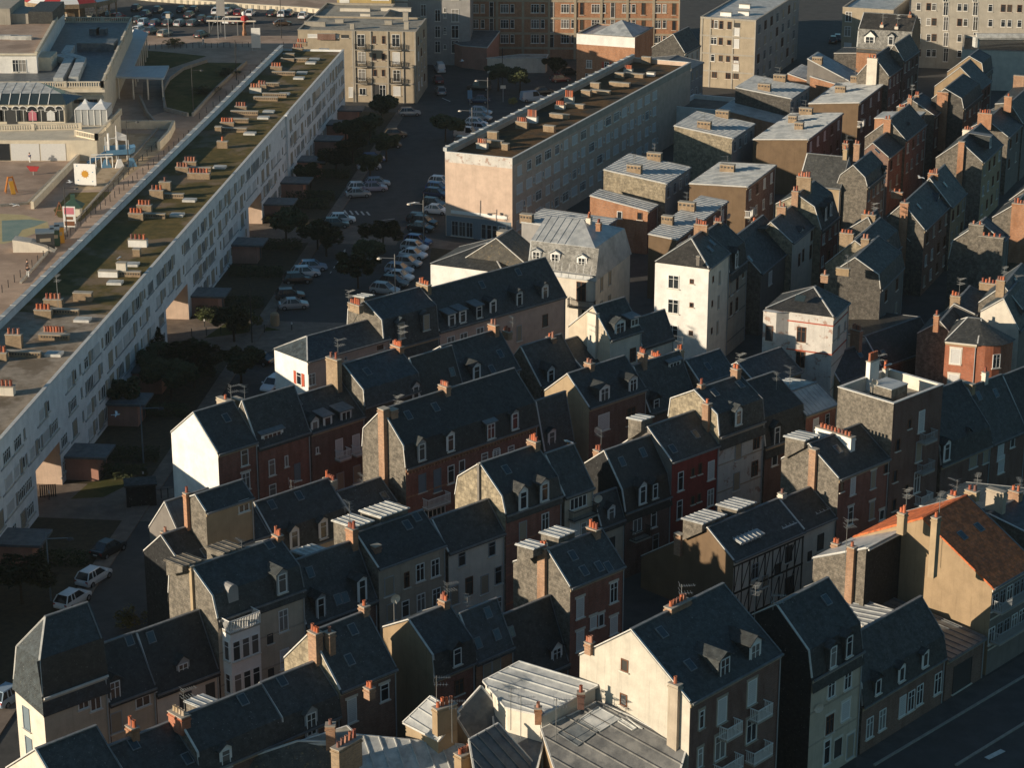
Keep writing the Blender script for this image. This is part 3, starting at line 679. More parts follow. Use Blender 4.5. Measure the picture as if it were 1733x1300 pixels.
f7 = Hs(ROW_F, 'p', [(1790, 930), (2020, 796), (1672, 872)], 'blue slate house at the right picture edge behind the orange tiles', br=(1750, 832), roof='slate_blue', wall='render_dark', ch=[(1475, 650, 'c3', dict(n=0, wy=1.8, mat='render_stone')), (1580, 655, 'c3', dict(n=2))], an=[(1605, 590, 'c3')], name='slate_house')
f6 = Hs(back_row(ROW_F, 9.5), 'c3', [(757, 970), (1003, 850), (465, 1027)], 'windowless slate block with zinc roof against the ochre gable', wall='gable_black', gable='gable_slate', roof='zinc', back='none', name='slate_house', cornice='lead', ridge=None, pipe=False,  # front slate blackened for shade, gable kept lighter as the lit side
   ch=[(682, 962, dict(k='g', zb=1, n=1, wy=.75, mat='chimney_brick')), (592, 945, dict(y=5.2, n=2, wy=.7))], an=[(655, 800)])

# --- street behind it (row E) and its low end at the left
X = Hs(ROW_E, 'c2', [(535, 1195), (835, 1060), (410, 985), (222, 1050)], 'red brick house with grey slate gable and tall corner chimney, white window lintels', wall='brick_red', gable='gable_slate', sur='lintel_only',
   win=[(590, 420, 's', .95, 1.9, 'd2'), (775, 335, 'w', .95, 1.9, 'd2'), (662, 500, 's', .8, 1.2, 'd2'), (706, 487, 'w', .7, 1.2, 'd2'), (775, 515, 's', .95, 1.7, 'd2'), (590, 600, 's', .95, 1.9, 'd2')],
   ch=[(390, 962, dict(k='g', zb=0, wy=.9, n=2, taper=.55, mat='chimney_brick')), (665, 862, dict(n=3))], sk=[(550, 1018), (695, 1078), (612, 1102), (745, 1080)], bd=[(330, 968, 1.5, 2.2), (470, 905, 2.0, 2.4)])
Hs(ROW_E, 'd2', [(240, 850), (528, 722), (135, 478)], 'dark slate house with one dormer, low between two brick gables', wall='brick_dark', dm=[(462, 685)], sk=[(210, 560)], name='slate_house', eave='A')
h2 = Hs(ROW_E, 'd1', [(1318, 720), (1525, 632), (1225, 458)], 'small brick house with blue slate roof and three skylights', wall='brick_orange', roof='slate_blue', sk=[(1382, 455), (1432, 575), (1328, 622)], win=[(1430, 740, 't'), (1380, 770, 't')], name='brick_house', an=[(1270, 360)])
h1 = Hs(ROW_E, 'd1', [(1090, 808), (1312, 722), (1080, 690), (945, 492), (805, 532)], 'slate house with tan gable half in sun and a red dormer', wall='brick_red', gable='render_ochre', dm=[(1215, 690, 1.0, 1.5), ], sk=[], ch=[(1142, 378, dict(n=3, wy=.8))], win=[(1225, 855, 'd', 1, 1.4)], name='slate_house', dish=[])
window(h1.root, (1.2, .3, h1.ze + 1.1), .9, 1.0, 't')
link('satellite_dish', dish_mesh(), h1.root, (.5, h1.D - 1.0, roofz(h1, h1.D - 1.0) + 2.4), (.2, 0, -.4)); MB().tube((.5, h1.D - .9, roofz(h1, h1.D - .9)), (.5, h1.D - .9, roofz(h1, h1.D - .9) + 2.4), .04).build('dish_pole', 'metal', h1.root)
g5 = Hs(ROW_E, 'd1', [(570, 885), (880, 750), (406, 562), (262, 702)], 'tall brick house with scalloped tan gable and twin brick chimneys', wall='brick_brown', gable='gable_scallop', sur='lintel_only', win=[(635, 985, 's', .95, 2.1), (815, 885, 'w', .9, 1.5)], sk=[(622, 715), (640, 548)],
   ch=[(436, 552, dict(k='g', zb=0, wy=1.0, wx=.7, n=3)), (513, 556, dict(y=2.2, wy=.7, wx=.6, n=1)), (703, 410, dict(n=1, wy=.7)), (735, 1010, dict(y=-2, wy=.7, n=2))])
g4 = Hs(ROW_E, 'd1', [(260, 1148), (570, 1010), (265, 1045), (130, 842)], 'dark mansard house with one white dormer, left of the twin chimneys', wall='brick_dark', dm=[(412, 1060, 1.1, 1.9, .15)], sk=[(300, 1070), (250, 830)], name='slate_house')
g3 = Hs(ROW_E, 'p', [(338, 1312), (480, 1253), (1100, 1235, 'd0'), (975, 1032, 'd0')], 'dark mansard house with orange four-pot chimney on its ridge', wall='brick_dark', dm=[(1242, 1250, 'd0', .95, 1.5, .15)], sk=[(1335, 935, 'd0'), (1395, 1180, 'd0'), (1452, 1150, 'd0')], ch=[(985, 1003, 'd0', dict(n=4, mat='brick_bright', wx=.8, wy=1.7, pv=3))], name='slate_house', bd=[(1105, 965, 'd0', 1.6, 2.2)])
g2 = Hs(ROW_E, 'p', [(230, 1345), (338, 1300), (590, 1192, 'd0')], 'plain slate house with small red chimney, second from the bottom left corner', wall='brick_dark', sk=[(735, 1180, 'd0'), (1030, 1260, 'd0')], ch=[(728, 1075, 'd0', dict(n=3, mat='brick_orange', wy=.9))], name='slate_house')
g1 = Hs(ROW_E, 'p', [(105, 1350), (208, 1306), (60, 1271.5), (10, 1303)], 'slate house with pale sunlit gable in the bottom left corner', wall='render_dark', gable='render_light', roof='slate_old', name='slate_house')
e1 = Hs(ROW_E, 'c2', [(1435, 1040), (1360.7, 900.8, 'p'), (1290, 862), (842, 1055)], 'half-timbered house with brown blind gable and striped zinc dormers', wall='render_light', gable='roughcast_brown', D=11.5, name='half_timbered_house', pipe=False,
   dm=[(1530, 950, 'z', 3.0, 1.0, .9), (350, 868, 'c3', 'z', 2.6, .9, 1.0)], win=[(330, 1000, 'c3', 'k', 1, 1.7), (270, 1085, 'c3', 'k', .9, 1.2), (145, 1095, 'c3', 'n', 1, 1.6), (330, 1185, 'c3', 'k', 1.2, 2.2), (200, 1150, 'c3', 't', .9, 1.2)],
   ch=[(1138, 890, dict(k='g', zb=5, wy=.8, n=0, mat='chimney_brick')), (295, 668, 'c3', dict(n=1, wy=.6, mat='render_light'))], bd=[(1260, 830, 3.2, 2.6), (1450, 752, 2.6, 2.6)])
tb = MB(); _L = e1.L
for k in range(int(_L / 1.1) + 1):
    x = min(.15 + k * 1.1, _L - .15); tb.box(x - .07, -.035, 0, x + .07, 0, e1.ze - .4)
    if k < int(_L / 1.1):
        for z0 in (.4, 3.4): tb.bar((x + .05, -.015, z0), (x + 1.05, -.015, z0 + 2.5) if k % 2 else (x + .05 + .6, -.015, z0 + 2.5), .11, .04)
for z in (.3, 3.1, e1.ze - .5): tb.box(0, -.045, z - .1, _L, 0, z + .1)
tb.build('timber_frame', 'timber', e1.root)
e2 = Hs(ROW_E, 'c3', [(415, 882), (590, 790), (1318.7, 847.8, 'p')], 'narrow cream house joined to the half-timbered front under one roof', wall='render_light', win=[(505, 935, 'k', .95, 1.7), (445, 1012, 'k', .6, 1.0), (505, 1080, 'k', .95, 1.7)], dm=[(530, 787, 'z', 2.2, .8, 1.0)], name='plastered_house')
e3 = Hs(ROW_E, 'c3', [(605, 600), (885, 465), (440, 400), (290, 482)], 'red brick house with slate gable and a row of nine pots on white chimneys', wall='brick_red', gable='gable_slate', sur='lintel_only', win=[(683, 625, 's', .8, 1.9), (795, 590, 't', .8, 1.9), (622, 632, 'd', .6, 1.0), (670, 790, 'w', .8, 1.9), (787, 760, 't', .8, 1.9), (842, 785, 'w', .8, 1.1), (865, 530, 'd', .6, 1)],
   ch=[(473, 422, dict(k='g', zb=0, wy=.8, n=0)), (588, 330, dict(y=3.9, wy=4.4, wx=.7, n=9, mat='render_white', pv=0))], bd=[(415, 372, 2.2, 2.6)], sk=[(600, 432)])

# --- row D
d1 = Hs(ROW_D, 'd0', [(1195, 478), (375, 325, 'd1'), (1168, 362), (1055, 202), (932, 228), (926, 345)], 'cream mansard house with slate gable and white oriel under a balcony', wall='render_cream', gable='gable_slate', band='render_stone', name='mansard_house',
   dm=[(252, 285, 'd1', 1.0, 1.7, .2)], sk=[(180, 80, 'd1'), (150, 290, 'd1'), (92, 305, 'd1')], ch=[(228, 45, 'd1', dict(n=3, wy=.8, mat='brick_orange')), (1055, 190, dict(k='g', zb=2, wy=.35, wx=.3, n=0, mat='render_tan'))],
   win=[(258, 490, 'd1', 'p', 1.0, 2.0), (185, 590, 'd1', 'k', .6, .9), (105, 625, 'd1', 't', .6, .9), (190, 780, 'd1', 'k', .6, .9), (265, 700, 'd1', 's', 1, 1.8)], bd=[(1000, 1065, 'c0', 2.0, 2.6, 'gable_slate'), (1225, 992, 'c0', 2.0, 2.6, 'gable_slate')], an=[(35, 225, 'd1')])
ob = MB(); _x, _z = loc_on(d1, *pt('d0', (1300, 480))); ob.box(_x - 1.5, -1.15, 1.0, _x + 1.5, 0, _z - .6); oo = ob.build('oriel', 'white_paint', d1.root)
for zz in (_z - 2.2, _z - 5.2):
    for i in range(3): window(oo, (_x - .95 + i * .95, -1.15, zz), .8, 1.8, 'w')
    window(oo, (_x - 1.5, -.6, zz), .7, 1.8, 'w', None, -math.pi / 2)
balcony(d1.root, _x, _z - .45, 3.1, 1.25, 'white', hh=1.05)
gbx = MB(); gbx.box(_x - .5, .25, d1.ze - .2, _x + .5, 2.2, d1.ze + 2.0); gbx.tube((_x, .24, d1.ze + 2.0), (_x, 2.2, d1.ze + 2.0), .5, n=12); gbx.build('balcony_dormer', 'render_grey', d1.root)
d2 = Hs(ROW_D, 'd1', [(382, 522), (775, 372), (262, 187)], 'slate house with two tall white dormers over a dark brick front', wall='brick_dark', dm=[(465, 430, .9, 2.2, .12), (692, 330, .9, 2.2, .12)], sk=[(405, 232), (557, 382), (597, 370)], ch=[(635, 860, 'c1', dict(n=3, wy=1.0, mat='brick_orange')), (605, 850, 'c1', dict(y=6, n=1, wy=.6))], bd=[(390, 1010, 'c1', 2.2, 2.4)], name='slate_house', an=[(620, 690, 'c1')])
d3 = Hs(ROW_D, 'd1', [(780, 195), (1150, 85), (655, 893, 'c1')], 'grey stone-fronted house with four upper windows and long slate roof', wall='render_stone', band='render_stone', win=[(840, 300, 't', 1.1, 1.8), (937, 265, 'd', .6, 1.5), (1010, 225, 'w', 1, 1.7), (1093, 200, 'w', 1, 1.7), (930, 425, 'w', .9, 1.6), (1015, 390, 'w', 1, 1.7), (1100, 360, 'w', 1, 1.7), (850, 445, 't', 1, 1.7)],
   ch=[(768, 955, 'c1', dict(y=1.3, wy=.6, wx=.7, n=0, mat='brick_brown'))], sk=[(940, 850, 'c1'), (990, 805, 'c1')], bd=[(640, 850, 'c1', 2.2, 3.0, 'zinc_light'), (790, 795, 'c1', 3.2, 3.0, 'zinc_light')], name='plastered_house')
d4 = Hs(ROW_D, 'c1', [(1165, 992), (1475, 890), (1072, 815)], 'pale rendered house with plain slate roof next to a lit mansard gable', wall='render_light', win=[(1240, 150, 'd1', 'n', .9, 1.4), (1405, 95, 'd1', 'n', .9, 1.4), (1280, 300, 'd1', 'd', .9, 1.8), (1365, 290, 'd1', 't', 1, 1.9), (1440, 240, 'd1', 'n', .9, 1.8), (1200, 350, 'd1', 't', 1, 1.9), (1440, 410, 'd1', 'w', .9, 1.8)], name='plastered_house')
d5 = Hs(ROW_D, 'c2', [(180, 787), (490, 680), (1460, 690, 'c1'), (1338, 508, 'c1'), (1218, 580, 'c1'), (1202, 680, 'c1')], 'red brick mansard house with bright sunlit slate gable and two dormers', wall='brick_red', gable='gable_scallop', roof='slate_old', dm=[(278, 705, 1, 1.7, .2), (395, 660, 1, 1.7, .2)], sk=[(185, 545)], ch=[(335, 378, dict(n=4, wy=1.2)), (1338, 505, 'c1', dict(k='g', zb=3, wy=.25, wx=.3, n=0, mat='render_dark'))], win=[(275, 880, 't', 1.0, 2.1), (398, 830, 'w', .95, 2.0), (398, 990, 'w', .95, 2), (275, 1030, 't', 1, 2)], band='brick_bright', name='mansard_house')
d6 = Hs(ROW_D, 'c2', [(505, 690), (665, 632), (395, 457)], 'narrow slate-roofed house with wide attic window above a dark balcony', wall='render_cream', win=[(580, 705, 'w', 2.2, 1.6), (560, 865, 's', 1.3, 1.8), (610, 870, 'w', .8, 1.6)], bal=[(590, 790, 'iron', 3.2)], name='slate_house')
d6b = Hs(ROW_D, 'c2', [(705, 850), (835, 815), (660, 690)], 'tiny cream house with single white dormer, squeezed in the terrace', wall='render_cream', dm=[(762, 785, .9, 1.4, .2)], win=[(765, 945, 'k', .8, 1.4)], ch=[(660, 845, dict(n=2, wy=.9))], name='plastered_house', dish=[(685, 690)])
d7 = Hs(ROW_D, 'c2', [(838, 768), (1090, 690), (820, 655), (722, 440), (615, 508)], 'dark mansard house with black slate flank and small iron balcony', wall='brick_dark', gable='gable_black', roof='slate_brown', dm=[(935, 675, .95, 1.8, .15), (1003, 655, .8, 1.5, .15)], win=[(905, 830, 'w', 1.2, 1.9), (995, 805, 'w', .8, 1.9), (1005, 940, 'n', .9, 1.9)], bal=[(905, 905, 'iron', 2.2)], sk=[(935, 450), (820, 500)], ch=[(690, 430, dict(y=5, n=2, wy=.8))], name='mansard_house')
d8 = Hs(ROW_D, 'c2', [(1095, 500), (1355, 402), (960, 307), (820, 402)], 'house painted red with four white windows and slate roof', wall='paint_red', gable='render_dark', win=[(1143, 600, 'w', .8, 2.0), (1210, 550, 'd', .5, .9), (1250, 530, 'd', .5, 1.2), (1310, 540, 's', .95, 2.0), (1137, 757, 'w', .8, 2.0), (1210, 705, 'd', .5, .9), (1245, 690, 'd', .5, .9), (1307, 690, 'w', .95, 1.8)], sk=[(1225, 350), (1100, 430)], name='painted_house', bd=[(925, 262, 1.6, 2.0)])
d9 = Hs(ROW_D, 'c2', [(1355, 360), (1605, 265), (1345, 240), (1218, 105), (1088, 150), (1075, 250)], 'peeling white mansard house with tan slate gable and leaning tall chimney', wall='render_old_white', gable='gable_scallop', dm=[(1462, 250, .9, 1.5, .2)], sk=[(1330, 120), (1470, 75)], ch=[(1292, 172, dict(k='g', zb=2, wy=.8, wx=.6, n=1, taper=.7, mat='chimney_brick')), (1258, 70, dict(n=1, wy=.5)), (710, 490, 'e5', dict(n=2, wy=.9, mat='chimney_brick'))], win=[(1460, 430, 't', 1.0, 2.1), (1560, 380, 'd', 1.0, 1.7), (1450, 600, 't', 1, 2), (1550, 530, 'd', 1, 1.7)], band='render_stone', name='mansard_house')
d10 = Hs(ROW_D, 'e5', [(965, 1185), (1325, 1050), ('R', .5, 2.9), ('R', 4.6, 5.4)], 'dark slate mansard with one white dormer beside the peeling white house', wall='brick_dark', dm=[(1070, 1080, .95, 1.9, .15)], win=[(1050, 1270, 'w', .9, 1.8)], name='mansard_house')
d11 = Hs(ROW_D, 'e5', [(1325, 905), (1600, 795), (1150, 715), (900, 675)], 'brick house with low striped zinc roof left of the flat-roofed tower', wall='brick_red', roof='zinc', seams=.62, back='none', win=[(1410, 1000, 's', .9, 1.9), (1512, 940, 'n', .7, 1.4)], an=[(1070, 530), (1190, 470)], name='brick_house')

d0 = Hs(ROW_D, 'd0', [(232, 914), (588, 788), ('R', .4, 2.9), ('R', 2.1, 5.4), ('R', 3.7, 2.9), ('R', 4.1, 0)], 'pale corner house with bulky mansard roof in the lower left', wall='render_cream', gable='render_light', roof='slate_blue', mansard='slate_brown', hipx=2.0, name='corner_house', cornice='lead', win=[(458, 938, 'w', 1.0, 1.2), (525, 945, 'w', 1.0, 1.2), (500, 1110, 'k', 1, 1.0)], gw=[(145, 1030, 'b', 1.0, 2.0), (160, 1190, 'b', 1, 1.8)])
Hs(ROW_D, 'd0', [(600, 948), (856, 858), (745, 560)], 'cream-walled slate house with white dormer beside the mansard corner house', side='R', wall='render_cream', dm=[(632, 885, 1.1, 1.9, .15)], win=[(785, 935, 'w', 1.4, .9), (640, 1050, 't', 1.1, 1.8)], sk=[(710, 605)], name='slate_house')
Hs(ROW_D, 'd0', [(858, 890), (1203, 772), (748, 562)], 'white-walled slate house with dark peaked dormer left of the oriel', wall='render_light', dm=[(1008, 775, 1.1, 1.6, .5)], win=[(1157, 892, 'k', .9, 1.9), (1022, 945, 'k', 1.2, 1.9)], sk=[(830, 590), (760, 830)], name='slate_house')
# --- row C
c0 = Hs(ROW_C, 'c0', [(995, 1075), (1215, 985), (885, 905), (790, 990)], 'dark slate house with black gable and short brick chimney, left end of row', wall='render_dark', gable='gable_black', ch=[(912, 880, dict(k='g', x=.8, zb=6, n=1, wy=.7, mat='brick_orange'))], sk=[(1130, 1000)], name='slate_house')  # black slate on the gable stands in for shade
Hs(back_row(ROW_C, 4), 'c0', [(1010, 965), (1250, 870), (905, 722), (820, 857)], 'low house with dark ribbed zinc roof facing the square', wall='render_dark', gable='render_dark', roof='zinc_dark', seams=1.2, name='plastered_house')
ca = Hs(ROW_C, 'c0', [(1132, 775), (1393, 690), (1072, 682), (1015, 700)], 'small house with grey slate gable end facing the square', wall='render_tan', gable='gable_slate', win=[(1340, 735, 'w', 1.2, 1.2)], ch=[(1030, 665, dict(k='g', zb=6, n=1, wy=.5, mat='brick_orange'))], name='slate_house')
ca2 = Hs(ROW_C, 'c0', [(1225, 985), (1480, 890), (1135, 822)], 'low slate roofed house tucked behind the cream mansard', wall='render_tan', dm=[(1360, 925, 1.2, 1.0, .3)], name='slate_house')
cb = Hs(ROW_C, 'c1', [(205, 1020), (610, 890), (190, 893), (97, 725)], 'slate house with two skylights above two dormers and cream wall', wall='render_cream', dm=[(320, 920, .95, 1.7, .12), (478, 868, .95, 1.7, .12)], sk=[(195, 738), (345, 688)], ch=[(515, 590, dict(n=4, wy=1.4, mat='render_stone'))], an=[(300, 590)], name='slate_house')
cc = Hs(ROW_C, 'c1', [(640, 805), (885, 715), (548, 668)], 'low slate house below the tall gable with twin orange chimneys', wall='render_dark', sk=[(815, 690)], an=[(695, 635)], dish=[(880, 730)], name='slate_house')
c1 = Hs(ROW_C, 'c1', [(930, 530), (355, 290, 'c2'), (918, 412), (800, 212), (698, 315), (692, 415)], 'long brick mansard terrace with grey gable, blue shutters and white balcony', wall='brick_red', gable='gable_slate', name='mansard_house', band='brick_orange',
   dm=[(1020, 440, .95, 1.7, .15), (1178, 390, .95, 1.7, .15), (1400, 325, 'f', 1.2, 1.6, .15), (232, 270, 'c2', .95, 1.7, .15)], win=[(1022, 610, 'b', 1, 1.9), (1105, 595, 'b', 1, 2.4), (1180, 562, 'w', .9, 1.9), (1240, 515, 'w', .8, 1.2), (1365, 480, 'p', .9, 1.4), (1430, 465, 'p', 1.1, 1.4), (1090, 770, 'w', 2.8, 1.2), (210, 440, 'c2', 'p', .9, 1.4), (130, 455, 'c2', 'p', .9, 1.4)],
   bal=[(1085, 725, 'white', 3.0)], ch=[(812, 200, dict(k='g', zb=0, wy=.85, wx=.8, n=0, mat='chimney_brick')), (860, 205, dict(k='g', x=.9, zb=6, wy=.8, wx=.8, n=0, mat='chimney_brick')), (1145, 75, dict(n=4, wy=1.2))], sk=[(945, 245), (1095, 200)], an=[(885, 175)])
db = MB(); k = 0.2
while k < c1.L - .2: db.box(k, -.16, c1.ze - .62, k + .18, -.0, c1.ze - .4); k += .42
db.build('dentil_cornice', 'brick_orange', c1.root)
c3 = Hs(ROW_C, 'c2', [(395, 445), (560, 385), (345, 165)], 'steep blue slate house wedged between the long mansard and a gable', wall='render_dark', roof='slate_blue', dm=[(435, 375, 1, 1.9, .2)], name='slate_house')
c4 = Hs(ROW_C, 'b2', [(640, 1170), (955, 1072), (520, 990), (395, 1082)], 'brick house with tan gable in half shadow and two large gabled dormers', wall='brick_dark', gable='render_tan', dm=[(725, 1105, 1.4, 1.7, .2), (882, 1050, 1.2, 1.5, .2)], win=[(720, 275, 'c2', 's', 1.7, 1.9), (870, 240, 'c2', 'd', 1.4, 2)], ch=[(642, 925, dict(n=2, wy=1.0))], dish=[(683, 312, 'c2')])
c5 = Hs(ROW_C, 'b2', [(975, 1210), (1230, 1110), (880, 945)], 'slate house with blue flat-roofed dormer and tall brick chimney stack', wall='brick_dark', dm=[(1110, 955, 'f', 1.9, 1.5, 2.0), (1010, 1160, 'g', 1, 1.5, .2)], ch=[(1008, 892, dict(n=5, wy=1.6, y=3.4)), (935, 870, dict(n=3, wy=.9)), (1138, 850, dict(n=2, wy=.8, mat='render_tan', y=5))], name='slate_house')
c6 = Hs(ROW_C, 'e5', [(395, 635), (700, 510), (262, 425)], 'plain blue slate roof below the tall white tower house', wall='brick_dark', roof='slate_blue', sk=[(460, 480)], name='slate_house')
c7 = Hs(ROW_C, 'e5', [(900, 650), (1290, 510), (715, 442)], 'long blue slate roof with one small pale dormer, right of the square chimney', wall='brick_dark', roof='slate_blue', dm=[(952, 615, 1, .9, .3)], name='slate_house')
c8 = Hs(ROW_C, 'p', [(1420.6, 649.5), (1491, 621), (1395.6, 606), (1361, 635)], 'slate house with triangular sunlit tan gable and five-pot chimney', wall='brick_dark', gable='render_tan', roof='slate_blue', ch=[(150, 150, 'e6', dict(n=5, wy=1.4)), (1490, 335, 'e5', dict(n=4, wy=1.6))], sk=[(175, 370, 'e6')], name='slate_house')
c9 = Hs(ROW_C, 'p', [(1491, 623), (1585, 585), (1463, 571), (1440, 581)], 'big dark slate hall roof behind the flat-roofed tower', wall='brick_dark', gable='render_light', roof='slate_brown', sk=[(385, 365, 'e6')], name='slate_house', back='none', D=12)

# --- row B
b1 = Hs(ROW_B, 'c0', [(1197, 450), (1415, 385), (1062, 228), (940, 335)], 'end house with bright white gable wall and brick front', wall='brick_red', gable='render_white', win=[(1345, 470, 'w', .9, 1.7), (1352, 600, 'p', 1, 1.8)], sk=[(1245, 260)], ch=[(1240, 150, dict(n=1, wy=2.2, mat='render_stone', y=7))], an=[(1268, 70)], sur='lintel_only')
b2 = Hs(ROW_B, 'c1', [(118, 415), (405, 330), (30, 165)], 'brick house with wide white strip dormer beside the white-gabled house', wall='brick_red', dm=[(198, 360, 'f', 2.6, 1.0, .3)], win=[(195, 525, 'w', .8, 1.7), (275, 490, 'w', .45, 1.2), (335, 550, 'b', .8, 1.9), (200, 660, 'w', .9, 1.7)], ch=[(20, 150, dict(n=0, wy=2, mat='render_ochre', y=6.5))])
b3 = Hs(ROW_B, 'c1', [(410, 345), (705, 235), (285, 148)], 'dark brick house with three pale dormers under the orange chimney', wall='brick_dark', dm=[(432, 300, .9, 1.2, .2), (502, 280, 'f', 1, 1.3, .2), (603, 248, 'f', 1.4, 1.3, .2)], win=[(565, 415, 's', 1, 1.9), (658, 390, 's', 1, 1.9), (572, 600, 't', 1, 1.9), (662, 560, 't', 1, 1.9), (445, 430, 'w', .4, .7)], bal=[(572, 470, 'white', 1.5), (662, 443, 'white', 1.5)], ch=[(535, 900, 'b1', dict(n=2, wy=1.8, mat='brick_yellow'))], sk=[(335, 170)])
b4 = Hs(ROW_B, 'b1', [(705, 1150), (1010, 1095), (700, 1080), (585, 937), (500, 1000)], 'blue slate house with lit pale gable edge and tall tan chimney', wall='gable_dark', gable='gable_slate', roof='slate_blue', win=[(920, 1065, 'w', 1, 1.6)], dm=[(1058, 1070, .9, 1.6, .1)], sk=[(720, 980)], ch=[(885, 830, dict(n=5, wy=1.5, mat='brick_orange'))], name='slate_house')
b5 = Hs(ROW_B, 'b1', [(1010, 1110), (1245, 1050), (950, 905)], 'short slate roof in front of a white-edged gable', wall='brick_dark', sk=[(1185, 980)], name='slate_house')
b6 = Hs(back_row(ROW_B, 1.0), 'b1', [(1240, 1052), (1560, 960), (1122, 838), (1028, 892)], 'dark slate house with white verge, one dormer and satellite skylight', wall='brick_dark', gable='render_light', dm=[(1322, 985, 1, 1.8, .2)], sk=[(1405, 965), (1450, 880)], ch=[(1490, 920, dict(n=4, wy=1.0, y=3)), (1415, 715, dict(n=2, wy=1.2, mat='brick_orange'))], an=[(1520, 840)], name='slate_house')
b7 = Hs(ROW_B, 'b2', [(375, 1060), (600, 985), (262, 840)], 'dark slate roof with a single dormer below the cream gable house', wall='brick_dark', dm=[(430, 1000, 1, 1.6, .2)], ch=[(432, 785, dict(n=2, wy=1.1, mat='brick_orange'))], name='slate_house')
b8 = Hs(ROW_B, 'b2', [(600, 960), (800, 890), (475, 815)], 'plain dark slate roof at the foot of the whitewashed chimney', wall='brick_dark', name='slate_house')
b9 = Hs(back_row(ROW_B, -1.5), 'b2', [(755, 800), (930, 745), (660, 620), (530, 725)], 'small white-fronted house with pale gable, wide dormer and white chimney', wall='render_light', gable='render_cream', win=[(880, 880, 'd', 1, 1.7)], dm=[(810, 740, 1.6, 1.6, .3), (890, 700, 'f', 1.4, .8, .3)], ch=[(665, 650, dict(k='g', zb=0, wy=1.3, n=0, mat='render_light'))], sk=[], name='plastered_house')
b10 = Hs(ROW_B, 'b2', [(930, 830), (1105, 790), (880, 690)], 'slate house with white end wall in front of the tower house', wall='render_light', roof='slate_blue', name='slate_house')

# --- row A and the villas behind
a1 = Hs(ROW_A, 'b1', [(390, 915), (845, 795), (387, 784)], 'hipped corner house with pink front and red-shuttered white end', wall='render_pink', gable='render_white', roof='slate_blue', backroof='zinc_light', D=6.0, hipL=1, win=[(790, 828, 'd', .9, 1.0), (415, 1015, 'p', 1, 1.4), (600, 900, 'n', .4, .4)], gw=[(345, 1010, 'r', .9, 1.5)], name='corner_house')
a2 = Hs(ROW_A, 'b1', [(815, 875), (1115, 760), (800, 695), (705, 592)], 'brick house with blue slate roof and two peaked brick dormers', wall='brick_dark', roof='slate_blue', backroof='zinc', dm=[(908, 745, 1.1, 1.9, .1), (1045, 700, 1.1, 1.9, .1)], dw='t', ch=[(655, 600, dict(n=5, wy=2.0, mat='brick_yellow')), (1032, 490, dict(n=4, wy=2.0, mat='brick_yellow'))], an=[(618, 525)], bd=[(700, 560, 1.4, 2)])
a3 = Hs(ROW_A, 'b1', [(1115, 765), (512, 545, 'b2'), (1000, 535)], 'long pink-fronted house with black mansard roof and six dormers', wall='render_pink', roof='slate', dm=[(1185, 690, 'f', 1, 1.4, .2), (1245, 670, 'f', 1, 1.4, .2), (1335, 645, 'f', 1, 1.4, .2), (1412, 620, .95, 1.6, .3), (1557, 575, .95, 1.6, .3), (398, 538, 'b2', .95, 1.6, .3)], win=[(398, 690, 'b2', 'd', .9, 1.6), (255, 760, 'b2', 't', .8, 2), (1180, 800, 'p', 1.2, 1), (1250, 780, 'p', 1.2, 1), (1340, 750, 'p', 1.2, 1)], sk=[(1350, 500), (1550, 430)], name='mansard_house')
a0 = Hs(zrow('b1', (1470, 440), 7.5, 66), 'b1', [(1470, 440), (1620, 330), (1378, 268)], 'dark hipped slate house with white walls beside the parked cars', wall='render_white', gable='render_white', roof='slate_old', D=10.5, hipL=1, ch=[(1470, 345, dict(n=0, wy=1.4, wx=1.4, mat='render_stone'))], name='corner_house')
a0b = Hs(zrow('e8', (560, 870), 8.0, 66), 'e8', [(500, 905), (640, 790), ('R', 4.5, 3.2)], 'mossy brown slate roof between dark hipped house and the villa', wall='render_light', roof='slate_moss', verge='lead', gable='slate_moss', name='slate_house')
v = Hs(zrow('e8', (510, 900), 9.5, -24), 'e8', [(510, 900), (1100, 965), ('R', .9, 3.2), ('R', 6, 5.2), ('R', 11.1, 3.2), ('R', 12, 0)], 'cream villa with grey mansard, three pedimented dormers and patched zinc roof', wall='render_light', gable='render_light', roof='zinc', mansard='mansard_grey', dm=[(575, 820, 1.15, 1.9, .3), (740, 840, 1.15, 1.9, .3), (975, 875, 1.15, 1.9, .3)], win=[(970, 1110, 'd', 1.3, 2.6), (1010, 1300, 'k', 1, 1)], bal=[(985, 1240, 'iron', 3.6)], seams=1.0, verge=None, rverge=None, ridge=None, hipr=4.2, name='villa', cat='villa', ch=[(1040, 500, dict(n=2, wy=.7, y=6, mat='render_light')), (1125, 505, dict(n=2, wy=.6, y=5, mat='brick_orange'))])
for _y in (2.0, 4.8): 
    for _z in (-1.6, -4.8): window(v.root, (v.L - .02, _y, v.ze + _z), .9, 1.9, 't', None, math.pi / 2)
# ------------------------------------------------------------------ flat-roofed tower of row E and its neighbours
_u, _n = axes(44); _fl = hit(*pt('c3', (908, 175)), ROW_E[0], _n); _fr = hit(*pt('c3', (1180, 70)), ROW_E[0], _n); _bl = hit(*pt('c3', (603, 85)), _fl, _u)
e4 = flatblock(_fl, 44, float((_fr - _fl) @ _u), float(-(_bl - _fl) @ _n), float(_fl[2]), 'tall flat-roofed house with speckled slate flank and parapet roof terrace', wall='brick_dark', end='gable_slate', back='render_light', name='apartment_house', cat='house', coping='lead', par=1.3)
put_windows(e4, 'c3', [(1060, 270, 's', 1.0, 2.3), (930, 400, 'd', .7, 1.3), (1045, 435, 't', 1.0, 2.2), (915, 572, 'd', .7, 1.3), (1035, 605, 'w', 1.0, 2.3), (978, 645, 'd', .6, 1), (910, 730, 'd', .7, 1.3), (995, 285, 'd', .5, 1)])
